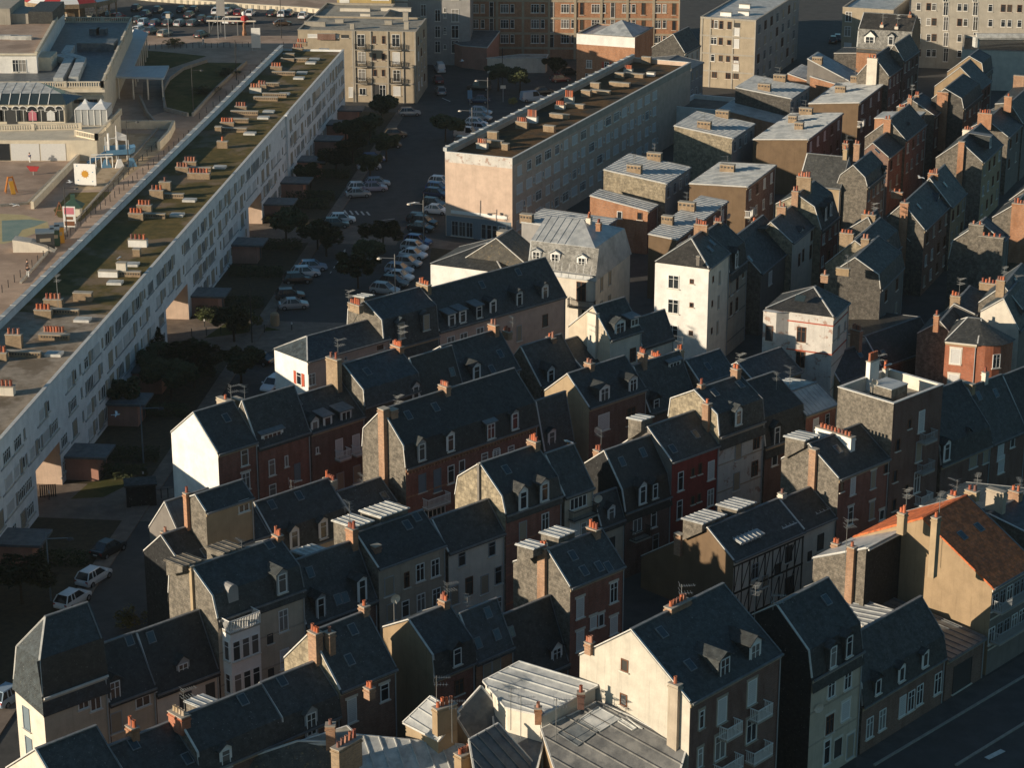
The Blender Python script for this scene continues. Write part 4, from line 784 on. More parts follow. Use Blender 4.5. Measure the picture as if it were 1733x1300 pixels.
for p, k in (((1077, 362), 'grey'), ((1062, 530), 'grey'), ((1052, 705), 'white')): x, z = loc_on(e4, *pt('c3', p)); balcony(e4.root, x, z - .2, 2.0, .9, k)
zr = e4.ze - 1.3; x, y = flat_px(e4, *pt('e6', (375, 730)), zr); roof_box(e4, 3.0, e4.D * .42, 2.6, 2.6, 1.9, 'gable_slate', 'stair_head', zr, top='zinc')
roof_box(e4, e4.L * .62, e4.D - .35, 1.5, .5, 3.0, 'render_white', 'chimney', zr, 4, 1); roof_box(e4, e4.L * .88, e4.D - .4, .4, .4, 1.6, 'render_light', 'chimney', zr, 1, 1)
link('antenna', antenna_mesh(3.4), e4.root, (e4.L * .74, e4.D - .4, zr)); link('satellite_dish', dish_mesh(), e4.root, (1.6, e4.D * .55, zr + 2.2), (.2, 0, -.5)); MB().tube((1.6, e4.D * .55 + .1, zr), (1.6, e4.D * .55 + .1, zr + 2.6), .05).build('dish_pole', 'metal', e4.root)
e5b = Hs(ROW_E, 'e6', [(1340, 1150), (1640, 1035), (1120, 668), (965, 785)], 'brick house with tan firewall gable, broad chimney and pale strip dormer', wall='brick_dark', gable='render_ochre', dm=[(1465, 950, 'f', 2.6, 1.3, 1.6)], win=[(1415, 1215, 's', 1.1, 2), (1520, 1135, 'w', .8, 1.2), (1420, 1330, 's', 1.1, 2)], sk=[(1220, 740), (1370, 715)], ch=[(1118, 612, dict(k='g', x=.5, zb=8, wy=1.9, wx=.6, n=0, mat='render_ochre')), (1282, 522, dict(n=1, wy=.5, mat='render_light'))])
e5a = Hs(ROW_E, 'e6', [(890, 1345), (1330, 1170), ('R', .3, 1.9), ('R', 4.2, 6.0)], 'dark slate house with one small dormer between tall tower and firewall', wall='brick_dark', dm=[(940, 1225, 1, 1.8, .15), (1125, 1118, 1, 1.3, .6)], win=[(1175, 1290, 't', 1.4, 1.8), (1285, 1250, 't', 1.0, 1.8)], name='slate_house')
e5c = Hs(ROW_E, 'e6', [(1640, 1035), (1900, 935), (1430, 560)], 'dark roofed brick house at the right edge behind the strip dormer', wall='brick_dark', name='brick_house')

# ------------------------------------------------------------------ tower house and its street (rows K)
tw = Hs(ROW_K, 'e3', [(470, 910), (650, 770), (318, 652)], 'tall white tower-like house with hipped slate roof and grid windows', wall='render_light', gable='render_white', roof='slate_brown', D=6.9, hipL=1, gw=[(160, 1025, 'w', 1.4, 1.7), (320, 1020, 'd', .5, .6), (157, 1240, 'w', 1.4, 1.8), (318, 1228, 'd', .5, .6), (152, 170, 'e5', 'w', 1.4, 1.9), (312, 175, 'e5', 'd', .5, .6)],
   win=[(565, 985, 't', .6, 1.7), (508, 1000, 'd', .5, .8), (555, 1200, 't', .6, 1.7), (500, 1215, 'd', .5, .8), (545, 125, 'e5', 't', .6, 1.7), (495, 155, 'e5', 'd', .5, .8)], sk=[(500, 690), (480, 745)], ch=[(380, 800, dict(y=1.2, wy=.4, wx=.4, n=0, mat='render_dark'))], name='tower_house', pipe=True)
t2 = Hs(ROW_K, 'e3', [(650, 950), (805, 830), ('R', .4, 2.2), ('R', 3.6, 4.6)], 'narrow stone house with mansard dormer attached behind the white tower', wall='render_stone', band='render_dark', dm=[(715, 830, 1, 1.9, .15)], win=[(670, 1080, 't', .8, 1.8), (720, 1040, 'd', .8, 1.8), (770, 960, 'd', .5, .8), (665, 1260, 'd', .8, 1.8), (715, 1220, 'd', .8, 1.8)], ch=[(405, 520, dict(n=5, wy=1.7, mat='chimney_brick')), (552, 595, dict(n=3, wy=1.0))], name='mansard_house')
def K(t, pts, label, z=9.5, ang=66, **kw): return Hs(zrow(t, pts[0], z, ang), t, pts, label, **kw)
K('e3', [(930, 945), (1205, 740), ('R', 4.2, 4.0)], 'dark slate house in front of the scaled slate gable', 8.5, wall='render_dark', win=[(1010, 990, 's', 1.4, 1.8), (1150, 930, 'd', .9, 1.8)], ch=[(895, 650, dict(n=4, wy=1.6, mat='render_tan', y=7))], sk=[(830, 830)], name='slate_house')
K('e3', [(1205, 708), (1455, 462), (1015, 507), (805, 685)], 'white-fronted house with mottled slate gable and attic terrace', 9.5, wall='render_light', gable='gable_scallop', roof='slate_blue', win=[(1265, 830, 'd', .8, 1.8), (1300, 790, 'd', .8, 1.8), (1375, 610, 'd', .8, 1.7), (1425, 575, 'd', .7, 1.5), (1365, 760, 'd', .9, 2), (1415, 740, 'd', .9, 2)], dm=[(1285, 630, 1.2, 1.9, .3)], ch=[(1115, 362, dict(n=2, wy=1.2, mat='chimney_brick'))], an=[(1335, 420)], bd=[(960, 560, 1.8, 2.2, 'slate_old')], name='plastered_house')
K('e3', [(1460, 560), (1612, 452), (1400, 372), (1245, 262), (1060, 345)], 'red brick mansard house with two pale dormers and lit gable', 9.5, wall='brick_red', gable='gable_scallop', dm=[(1500, 420, .8, 1.8, .2), (1545, 380, .8, 1.8, .2)], ch=[(1235, 225, dict(k='g', zb=8, n=2, wy=.9)), (1312, 100, dict(n=5, wy=2.0, mat='brick_yellow'))], name='mansard_house', grid=(3, 2, 'dtw'))
tm = K('a3', [(385, 1000), (618, 1050), ('R', 3.7, 3.7), ('R', 7.4, 0)], 'half-timbered corner house with big slate slope facing the sun', 10.0, -24, wall='render_tan', gable='render_light', rgable='render_light', roof='slate_old', name='half_timbered_house', ch=[(645, 820, dict(n=2, wy=.8, mat='render_tan'))])
tb = MB(); 
for k in range(7): tb.box(tm.L, .4 + k * (tm.D - .8) / 6 - .1, 0, tm.L + .06, .4 + k * (tm.D - .8) / 6 + .1, tm.ze + (1.2 if 1 < k < 5 else 0))
for z in (2.8, 5.6, 8.4): tb.box(tm.L, .1, z, tm.L + .07, tm.D - .1, z + .22)
tb.build('timber_frame', 'timber', tm.root)
for k in range(3):
    for z in (1.4, 4.3, 7.1): window(tm.root, (tm.L, 1.6 + k * 2.6, z), 1, 1.6, 'n', None, math.pi / 2)
K('e4', [(240, 230), (400, 20), (222, 112), (118, 5)], 'brick mansard house with curved-looking slate gable beside the half-timbered corner', 9.5, wall='brick_brown', gable='gable_slate', grid=(4, 2, 'dtwn'), dm=[(435, 40, .8, 1.8, .2), (400, 90, .8, 1.8, .2)], name='mansard_house')
K('e2', [(430, 1240), (600, 1088), (290, 1108), (220, 1165)], 'small brick gabled house with thin black flue', 9.0, wall='brick_red', gable='brick_brown', ch=[(155, 1110, dict(n=2, wy=.9)), (52, 1150, dict(y=7, n=2, wy=.9))], grid=(3, 2, 'dtw'), sk=[(330, 1180)])
K('e2', [(580, 1085), (760, 930), (430, 905), (222, 1057)], 'red brick house with pale gable split by a tall brick chimney', 10.0, wall='brick_red', gable='gable_slate', ch=[(425, 890, dict(k='g', zb=4, n=2, wy=1.1, wx=.7, mat='brick_orange'))], grid=(4, 2, 'dtwn'), dm=[(600, 990, 1.6, 1.0, 1.2)])
K('e2', [(672, 900), (745, 818), (308, 888)], 'low house with bright zinc roof in front of a pale gable', 10.5, wall='brick_dark', gable='brick_orange', roof='zinc_light', back='none', ridge=None, grid=(2, 2, 'dt'), name='brick_house')
K('e2', [(835, 868), (920, 795), (640, 732), (500, 790)], 'blue slate house with white-edged gable and two little chimneys', 9.5, wall='brick_dark', gable='gable_slate', roof='slate_blue', ch=[(620, 708, dict(n=2, wy=.7)), (680, 712, dict(n=2, wy=.7)), (552, 785, dict(k='g', zb=8, n=3, wy=1.3, mat='brick_yellow'))], grid=(2, 2, 'dt'), br=(725, 680), name='slate_house')
K('e2', [(1088, 820), (1250, 650), (1072, 715), (925, 627), (808, 718)], 'brick mansard house with broad orange chimney on its dark gable', 10.0, wall='brick_brown', gable='gable_dark', ch=[(912, 650, dict(k='g', zb=3, n=0, wy=1.8, wx=.7, mat='brick_orange'))], grid=(4, 2, 'dtwn'), name='mansard_house')
K('e2', [(1240, 640), (1330, 540), (1060, 440), (835, 608)], 'blue slate house with shadowed tan gable far down the street', 10.0, wall='brick_red', gable='render_ochre', roof='slate_blue', grid=(3, 2, 'dtw'), name='slate_house')
K('e2', [(1262, 512), (1345, 420), (1250, 405), (1140, 342), (945, 482)], 'end house of the far terrace with plain ochre gable', 10.0, wall='brick_red', gable='render_ochre', roof='slate_blue', grid=(3, 2, 'dtw'), name='slate_house')
# far left end of that district
K('e2', [(430, 520), (560, 420), (300, 345), (150, 510)], 'slate house with tall whitewashed chimney on its gable', 10.5, wall='brick_dark', gable='gable_slate', ch=[(292, 352, dict(k='g', zb=4, n=3, wy=1.8, wx=.7, mat='render_light'))], grid=(4, 3, 'dtwn'), name='slate_house')
K('e2', [(560, 420), (700, 250), (480, 240)], 'dark slate roof between whitewashed chimney and big mansard', 11, wall='brick_dark', grid=(4, 3, 'dt'), name='slate_house')
K('e2', [(222, 320), (300, 260), (65, 325)], 'square slate-hung block with white edges', 9.0, wall='gable_dark', gable='gable_dark', roof='slate', back='none', D=6, ridge=None, name='slate_house')
mn = K('e2', [(150, 255), (622, 292), ('R', .8, 3.3), ('R', 5, 5.6), ('R', 9.2, 3.3), ('R', 10, 0)], 'brick house with grand pale mansard roof and tall white chimney', 11.0, -20, wall='brick_orange', gable='brick_orange', roof='slate_brown', mansard='mansard_grey', dm=[(262, 215, 1.8, 2.2, .2), (450, 200, 1.0, 1.6, .2)], ch=[(502, 92, dict(y=1.6, n=2, wy=.9, mat='render_light')), (368, 140, dict(y=1.6, n=1, wy=.5, mat='render_light')), (618, 50, dict(n=3, wy=1.3, mat='brick_orange'))], name='mansard_house')

# second column: corner house and the terrace behind it
chh = K('b3', [(577, 668), (660, 600), (470, 514)], 'white corner house with angled bay, red bands and hipped roof', 11.3, 66, wall='render_light', gable='render_old_white', roof='slate_brown', D=8.2, hipL=1, gw=[(400, 768, 'd', 1.1, 1.9), (395, 905, 'd', 1.1, 2.0)], win=[(605, 755, 't', .8, 1.7), (640, 720, 't', .7, 1.2)], ch=[(530, 450, dict(n=1, wy=.9, mat='chimney_brick'))], name='corner_house', band='render_stone')
bb = MB(); 
for z in (chh.ze - 1.1, chh.ze - 4.6): bb.box(-.07, -.07, z, 0, chh.D + .05, z + .14); bb.box(-.02, -.07, z, chh.L, 0, z + .14)
bb.build('red_band', 'red_paint', chh.root)
bv = MB(); bv.add([(-.9, chh.D - 1.6, 0), (-.9, chh.D, 0), (-.9, chh.D, chh.ze), (-.9, chh.D - 1.6, chh.ze)][::-1]); bv.add([(0, chh.D - 2.8, 0), (-.9, chh.D - 1.6, 0), (-.9, chh.D - 1.6, chh.ze), (0, chh.D - 2.8, chh.ze)][::-1]); bv.add([(-.9, chh.D, 0), (0, chh.D, 0), (0, chh.D, chh.ze), (-.9, chh.D, chh.ze)][::-1]); bv.add([(0, chh.D - 2.8, chh.ze), (-.9, chh.D - 1.6, chh.ze), (-.9, chh.D, chh.ze), (0, chh.D, chh.ze)][::-1]); bv.add([(-.05, chh.D - 2.9, chh.ze), (-1.1, chh.D - 1.6, chh.ze + .05), (-1.1, chh.D + .1, chh.ze + .05), (0, chh.D, chh.ze + .05)]); bo = bv.build('bay', 'render_old_white', chh.root)
window(bo, (-.9, chh.D - .8, chh.ze - 2.6), .9, 1.9, 'd', None, -math.pi / 2)
ske = sky_px
MB().box(-.45, -.6, 0, .45, .6, .08).build('skylight', 'skylight_glass', chh.root, (1.5, chh.D * .55, chh.ze + 1.35), (0, -.62, 0))
K('b3', [(835, 520), (960, 400), ('R', .3, 1.8), (695, 350, 'b3'), (600, 410)], 'dark slate house right behind the white corner house', 9.5, wall='render_dark', gable='gable_dark', grid=(2, 2, 'dt'), ch=[(628, 440, dict(n=0, wy=1.6, wx=.5, mat='render_ochre', y=4))], name='slate_house')
K('b3', [(808, 405), (945, 290), (790, 330), (693, 256), (530, 385)], 'brick house with scaled slate gable and tall tan chimney', 9.5, wall='brick_dark', gable='gable_scallop', ch=[(755, 240, dict(k='g', zb=4, n=2, wy=1.0, wx=.7, mat='brick_yellow')), (652, 210, dict(n=4, wy=1.8, mat='brick_yellow', y=4.6))], sk=[(810, 270)], dm=[(870, 310, .9, 1.8, .2)], grid=(3, 2, 'dt'))
K('b3', [(860, 217), (1000, 255), (765, 127), (650, 195)], 'blue slate house with square chimney and broad pale gable', 9.5, 66, wall='render_stone', gable='gable_slate', roof='slate_blue', br=(815, 75), ch=[(772, 108, dict(n=3, wy=1.9, mat='brick_yellow'))], sk=[(835, 135)], name='slate_house')
K('b3', [(1000, 258), (1050, 215), (945, 205)], 'low dark roof with a bright white triangular verge', 7.5, wall='render_dark', an=[(1050, 220)], name='slate_house')
K('b3', [(1077, 188), (1215, 65), (958, 50), (872, 125)], 'brick house with pale gable, orange chimney and sunken roof terrace', 9.5, wall='brick_brown', gable='gable_slate', roof='slate_blue', ch=[(970, 42, dict(k='g', zb=3, n=1, wy=1.1, wx=.7, mat='brick_orange')), (925, 28, dict(n=2, wy=1.6, mat='brick_orange', y=7))], sk=[(1045, 68)], dm=[(1150, 50, 1.8, 1.4, 1.2)], grid=(4, 3, 'dtw'))
K('e4', [(980, 360), (1110, 250), (790, 120)], 'plain blue slate house with four-pot orange chimney', 9.5, wall='render_tan', roof='slate_blue', ch=[(825, 70, dict(n=4, wy=1.4, mat='brick_orange'))], sk=[(925, 175)], grid=(3, 3, 'dt'), name='slate_house')
K('a3', [(1397, 893), (1505, 795), (1275, 782), (1140, 872)], 'house with big grey gable halved by shadow and thin orange chimney', 10.0, wall='render_tan', gable='gable_slate', ch=[(1284, 778, dict(k='g', zb=0, n=0, wy=.9, wx=.6, mat='brick_orange')), (1335, 715, dict(n=6, wy=2.6, mat='render_light', y=5))], dm=[(1440, 780, 'f', 1.0, 1.6, .3)], grid=(4, 3, 'dtw'), an=[(1430, 740)], name='plastered_house')
K('a3', [(1537, 753), (1640, 660), (1420, 662), (1330, 705)], 'blue slate house with orange double chimney near the right edge', 9.5, wall='render_dark', gable='gable_slate', roof='slate_blue', ch=[(1412, 622, dict(n=5, wy=2.2, mat='brick_orange'))], grid=(3, 2, 'dt'), name='slate_house')
K('a3', [(1620, 682), (1720, 590), (1545, 570), (1465, 575)], 'slate house at the right edge with pointed orange chimney', 9.5, wall='render_dark', gable='gable_slate', ch=[(1540, 530, dict(n=1, wy=1.2, mat='brick_orange'))], name='slate_house')
K('a3', [(1720, 560), (1800, 480), (1620, 450), (1487, 555)], 'grey gabled house at the right edge below the low white block', 9.5, wall='render_dark', gable='gable_slate', ch=[(1600, 415, dict(n=0, wy=1.8, mat='chimney_brick'))], name='slate_house')

# third column, right edge
k3 = K('e4', [(1440, 640), (1560, 560), (1240, 510), (992, 672), (957, 830)], 'tall slate-hung gable with two huge slab chimneys', 11.0, wall='render_dark', gable='gable_slate', roof='slate_blue', br=(1290, 415), name='slate_house', dm=[(1500, 640, 1, 1.6, .3)])
for (ux, uy, w, np_) in ((1208, 520, 1.9, 2), (1345, 620, 3.2, 4)):
    y, z = loc_gable(k3, *pt('e4', (ux, uy)), -.5); chimney(k3.root, -.5 if np_ == 2 else -.9, y, z, 0, .9, w, np_, 'gable_slate', pv=0)
K('e4', [(1625, 575), (1720, 500), (1540, 350), (1342, 465)], 'slate house with lit slope and orange chimney, right edge', 9.5, wall='render_dark', gable='gable_slate', roof='slate_brown', ch=[(1595, 335, dict(n=5, wy=2.2, mat='brick_orange', k='g', zb=5, wx=.8))], sk=[(1450, 345)], name='slate_house')
K('e4', [(1700, 330), (1800, 250), (1625, 215), (1480, 320)], 'dark slate house at the right edge with low side roof', 9.5, wall='render_dark', gable='gable_slate', roof='slate_brown', name='slate_house')
K('e4', [(1612, 1242), (1740, 1140), (1440, 1064), (1222, 1215)], 'blue slate house with pale gable and thin chimney pots, right edge', 9.5, wall='render_dark', gable='gable_slate', roof='slate_blue', br=(1600, 882), ch=[(1420, 1010, dict(n=3, wy=1.0, mat='brick_yellow'))], sk=[(1555, 1030)], name='slate_house')
K('e4', [(1580, 1420), (1700, 1330), (1440, 1180), (1240, 1290)], 'blue slate roof just above the red corner house', 8.0, wall='render_dark', gable='render_light', roof='slate_blue', ch=[(1300, 1300, dict(n=5, wy=2.4, mat='brick_yellow', y=6))], an=[(1540, 1240)], name='slate_house')
K('e6', [(975, 168), (1080, 80), (882, 82), (682, 187)], 'small dark house with pale triangular gable', 7.5, wall='render_dark', gable='gable_slate', ch=[(855, 20, dict(n=1, wy=.6, mat='brick_orange'))], name='slate_house')
K('b3', [(1355, 660), (1440, 560), (1240, 605), (1130, 710)], 'narrow black roof with satellite dish among chimneys', 8.0, wall='render_dark', gable='render_dark', ch=[(1250, 555, dict(n=3, wy=1.2, mat='brick_yellow'))], name='slate_house', dish=[])
rc = K('e6', [(930, 240), (1212, 285), (1128, 45), (1282, 62)], 'red brick corner house with rounded corner and white shutters', 8.5, -20, wall='brick_bright', gable='brick_bright', roof='slate_old', D=8, hipL=1, hipR=1, win=[(1020, 380, 's', 1.2, 1.9), (1000, 605, 's', 1.2, 1.9)], name='corner_house', cornice='render_light', sur='render_light')
rb2 = MB(); L_ = rc.L; 
for i in range(6):
    a0, a1 = math.radians(-90 + i * 15), math.radians(-75 + i * 15); c = (L_, 3.6)
    rb2.add([(c[0] + 3.6 * math.cos(a0), c[1] + 3.6 * math.sin(a0), 0), (c[0] + 3.6 * math.cos(a1), c[1] + 3.6 * math.sin(a1), 0), (c[0] + 3.6 * math.cos(a1), c[1] + 3.6 * math.sin(a1), rc.ze), (c[0] + 3.6 * math.cos(a0), c[1] + 3.6 * math.sin(a0), rc.ze)])
    rb2.add([(c[0] + 3.9 * math.cos(a0), c[1] + 3.9 * math.sin(a0), rc.ze), (c[0] + 3.9 * math.cos(a1), c[1] + 3.9 * math.sin(a1), rc.ze), (c[0] + .2 * math.cos(a1) - .5, c[1] + .2 * math.sin(a1), rc.rz), (c[0] + .2 * math.cos(a0) - .5, c[1] + .2 * math.sin(a0), rc.rz)], 1)
rr = rb2.build('rounded_corner', ['brick_bright', 'slate_old'], rc.root); window(rr, (L_ + 2.2, .75, rc.ze - 2.0), 1.0, 1.7, 'w', None, R(38))

# ------------------------------------------------------------------ modern row with single-pitch zinc roofs
def Z(t, pts, label, z=9.0, wall='brick_dark', gable='gable_scallop', roof='zinc', ch=(), ang=67, **kw):
    h = Hs(zrow(t, pts[0], z, ang), t, pts, label, back='none', wall=wall, gable=gable, roof=roof, seams=.85, ridge=None, name='zinc_roofed_house', verge='lead', **kw)
    for p, w in ch:
        o = CAM - h.o; d = ray(*pt(t, p)); (y0, z0), (y1, z1) = h.prof[0], h.prof[-1]; s = (z1 - z0) / (y1 - y0)
        ol = (o @ h.u, -(o @ h.n), o[2]); dl = (d @ h.u, -(d @ h.n), d[2]); tt = (z0 + s * (ol[1] - y0) - ol[2]) / (dl[2] - s * dl[1])
        x, y = ol[0] + tt * dl[0], ol[1] + tt * dl[1]; y = min(max(y, .6), h.D - .6); x = min(max(x, .5), h.L - .5)
        c = roof_box(h, x, y, .9, w, 1.2, 'brick_yellow', 'chimney'); 
        vb = MB()
        for i in range(4): vb.box(x - .48, y - w / 2 + w * (i + .2) / 4, roofz(h, y) + .75, x + .48, y - w / 2 + w * (i + .75) / 4, roofz(h, y) + 1.0)
        vb.build('vent_slot', 'dark_paint', c)
        if random.random() < .7: link('antenna', antenna_mesh(2.4), h.root, (x + .7, y + .3, roofz(h, y)), (0, 0, random.uniform(0, 2)))
    return h
z1 = Z('e8', [(1095, 600), (1275, 472), (445, 505)], 'low house with striped zinc roof between peach block and villa', 7.0, wall='render_dark', gable='render_grey', ch=[((420, 535), 1.8)])
Z('e1', [(675, 1067), (870, 932), (165, 955)], 'tan scale-clad house with zinc roof nearest the peach block', 9.0, wall='render_grey', ch=[((432, 975), 2.2), ((608, 870), 2.2)], grid=(4, 1, 'wn'))
Z('e1', [(1190, 717), (1352, 602), (705, 617)], 'dark slate-clad house with pale zinc roof and two slotted chimneys', 9.0, wall='render_grey', gable='gable_dark', ch=[((960, 640), 2.2), ((1110, 550), 2.2)], grid=(4, 1, 'wn'))
Z('e1', [(1335, 1087), (1645, 830), (862, 1075)], 'long brick house with zinc roof crossed by long chimney shadows', 9.0, gable='roughcast_brown', ch=[((1265, 985), 1.4), ((1325, 855), 2.2), ((1210, 925), 1.4)], grid=(5, 2, 'ds'))  # brick end wall in darker roughcast, standing in for its shadow
Z('a2', [(1060, 1012), (1195, 922), (720, 937)], 'pale scale-clad house with striped zinc roof beside the brick wall', 9.0, wall='render_grey', ch=[((890, 950), 2.2), ((1020, 870), 2.2)], grid=(4, 1, 'wn'))
Z('e3', [(800, 192), (1055, 0), (300, 165)], 'brown brick house with wide zinc roof and white corner balcony', 9.0, gable='roughcast_brown', ch=[((635, 60), 2.2)], grid=(4, 2, 'wds'), bal=[(805, 440, 'white', 2.4)])  # end wall colour darkened for the shadow of the neighbours
Z('e3', [(180, 665), (632, 310), (-60, 610)], 'brown brick house with zinc roof patched by shadows, behind the villa', 8.5, gable='roughcast_brown', ch=[((225, 385), 2.4), ((10, 500), 1.6)], grid=(6, 2, 'wds'), dish=[(632, 440)])  # darker roughcast on the brick end carries its shade
Z('e8', [(1555, 402), (1640, 350), (1048, 272)], 'orange brick house with low striped zinc roof and one small window', 6.5, gable='brick_orange', roof='zinc', gw=[(1308, 435, 'w', .8, 1.1), (1485, 445, 'd', .8, 1.1)])
Z('e1', [(1052, 927), (1165, 855), (570, 805)], 'orange brick house with zinc roof below the dark slate-clad house', 6.0, gable='brick_orange')
Z('e1', [(1500, 608), (1620, 535), (1165, 495)], 'orange brick house with zinc roof, farthest of the modern row', 6.5, gable='brick_orange', ch=[((1430, 480), 2.4)])
Z('e1', [(1700, 560), (1790, 490), (1340, 365)], 'tan house with zinc roof at the top of the modern row', 8.5, gable='render_dark', ch=[((1400, 420), 1.8)])
Z('a3', [(715, 567), (892, 432), (440, 572)], 'wide brick house with zinc roof in front of the whitewashed chimney', 9.0, gable='roughcast_brown', ch=[((615, 510), 1.8), ((700, 455), 1.8)], grid=(4, 2, 'wds'), bal=[(715, 690, 'white', 2.2)])  # brown roughcast darkens this brick end to stand for shade
Z('e2', [(60, 640), (160, 520), (-260, 520)], 'low zinc-roofed wing beside the long chimney shadows', 7, gable='brick_orange')
tr = flatblock(at0(*pt('e1', (555, 815)), 6.3), 67, 11, 8.2, 6.3, 'flat terrace roof with bright white parapet between the zinc roofs', wall='render_light', end='render_white', coping='white_paint', par=.7, name='terrace_roofed_house', cat='house', roof='pavement')

# ------------------------------------------------------------------ zinc roofs in the foreground
r, Lp, c = poly_house('d1', [(660, 1130, 8.5), (1240, 1185, 7.5), (1330, 1420, 5.5), (590, 1400, 6.5)], 'pale zinc roof with raised ribs in the bottom foreground', roof='zinc_light', seams=1.1, seam_dir=1, wall='render_tan', name='zinc_roofed_house')
b = MB()
def stack(t, p, z, zb, lab, wx, wy, n, mat, rz=.6, parent=None):
    w = gz(*pt(t, p), z); o = parent or r; cc = Vector((w[0], w[1], 0)) - Vector(o.location); k = chimney(o, 0, 0, z, zb, wx, wy, n, mat); k.location = cc; k.rotation_euler = (0, 0, rz); return k
stack('d1', (605, 1165), 9.6, 3, '', .8, 2.6, 5, 'brick_yellow', 2.5); stack('d1', (1262, 1215), 8.8, 3, '', .8, 1.6, 5, 'render_ochre', 2.3)
r2, _, _ = poly_house('d1', [(-40, 1290, 6.8), (330, 1170, 8.0), (560, 1170, 8.2), (520, 1420, 5.5), (-200, 1420, 5.0)], 'mossy ochre roof with one skylight, bottom foreground', roof='slate_moss', wall='render_tan', name='tiled_house')
w = gz(*pt('d1', (470, 1240)), 7.0); MB().box(-.8, -.9, 0, .8, .9, .25).build('skylight', 'skylight_glass', r2, Vector((w[0], w[1], 7.05)) - Vector(r2.location), (.35, 0, .1))
r3, _, _ = poly_house('d1', [(330, 1170, 8.0), (600, 1085, 8.6), (640, 1120, 8.6), (560, 1170, 8.2)], 'narrow strip of lit roof with a round vent, bottom foreground', roof='roof_felt', wall='render_tan', name='plastered_house'); stack('d1', (517, 1065), 9.8, 6, '', .7, .7, 1, 'chimney_brick', 0, r3)
r4, _, _ = poly_house('d1', [(930, 1055, 9.0), (1070, 925, 10.6), (1215, 1015, 10.0), (1110, 1145, 8.6)], 'streaked zinc roof below a three-pot chimney with aerials', roof='zinc', wall='render_tan', seams=.7, seam_dir=1, name='zinc_roofed_house')
k = stack('d1', (1145, 960), 11.2, 9.0, '', .7, 1.8, 4, 'render_ochre', 2.2, r4)
for p in ((1100, 800), (1185, 930)): w = gz(*pt('d1', p), 13.2); link('antenna', antenna_mesh(3.6), r4, Vector((w[0], w[1], 9.7)) - Vector(r4.location))
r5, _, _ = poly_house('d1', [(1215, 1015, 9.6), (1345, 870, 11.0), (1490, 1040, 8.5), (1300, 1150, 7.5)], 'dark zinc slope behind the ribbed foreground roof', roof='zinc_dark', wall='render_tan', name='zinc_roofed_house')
r6, _, _ = poly_house('d1', [(1290, 1160, 9.3), (1440, 1075, 10.0), (1640, 1300, 7.0), (1480, 1480, 6.0), (1330, 1400, 7.4)], 'blue zinc gable roof at the bottom edge', roof='zinc_dark', wall='render_tan', seams=.8, seam_dir=1, name='zinc_roofed_house')
r7, _, _ = poly_house('d2', [(70, 830, 11.2), (262, 730, 12.0), (675, 856, 11.9), (380, 1010, 10.6), (190, 965, 10.6)], 'lit zinc roof with square panels and a strip of windows', roof='zinc', wall='render_light', seams=.8, seam_dir=1, name='zinc_roofed_house')
for i in range(4):
    p = (440 + i * 36, 1028 - i * 19); w = gz(*pt('d2', p), 9.9)
    window(r7, Vector((w[0], w[1], 9.9)) - Vector(r7.location), 1.0, 1.2, 'w', None, R(45))
for p, z in (((210, 870), 13.2), ((265, 915), 13.0), ((460, 930), 12.8)): w = gz(*pt('d2', p), z); link('antenna', antenna_mesh(3.6), r7, Vector((w[0], w[1], z - 3.4)) - Vector(r7.location))
stack('d2', (595, 888), 12.2, 10.9, '', .5, .5, 1, 'brick_dark', 0, r7); stack('d2', (360, 972), 11.4, 10.1, '', .5, .5, 1, 'brick_orange', 0, r7)
r8, _, _ = poly_house('d2', [(390, 1095, 9.3), (690, 955, 10.7), (868, 1035, 10.5), (1162, 1195, 9.95), (1100, 1420, 7.2), (500, 1420, 7.2)], 'large low zinc roof at the foot of the cream gable', roof='zinc_worn_shaded', wall='render_ochre', seams=1.0, seam_dir=2, panels=[([(590, 1035), (690, 965), (810, 1030), (700, 1100)], 'zinc'), ([(470, 1110), (580, 1035), (690, 1100), (580, 1180)], 'zinc_dark'), ([(800, 1042), (822, 1030), (900, 1082), (880, 1092)], 'zinc_light'), ([(845, 1020), (862, 1035), (935, 1085), (918, 1078)], 'zinc_light')], name='zinc_roofed_house')
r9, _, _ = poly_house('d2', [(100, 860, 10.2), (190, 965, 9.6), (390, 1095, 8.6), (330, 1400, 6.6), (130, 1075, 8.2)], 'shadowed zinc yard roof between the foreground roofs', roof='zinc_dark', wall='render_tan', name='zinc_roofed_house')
r10, _, _ = poly_house('d3', [(630, 370, 5.6), (760, 395, 5.6), (935, 450, 5.6), (740, 520, 5.4)], 'small ribbed zinc roof lit by the sun behind the front street', roof='zinc', wall='render_ochre', seams=.8, seam_dir=0, name='zinc_roofed_house')
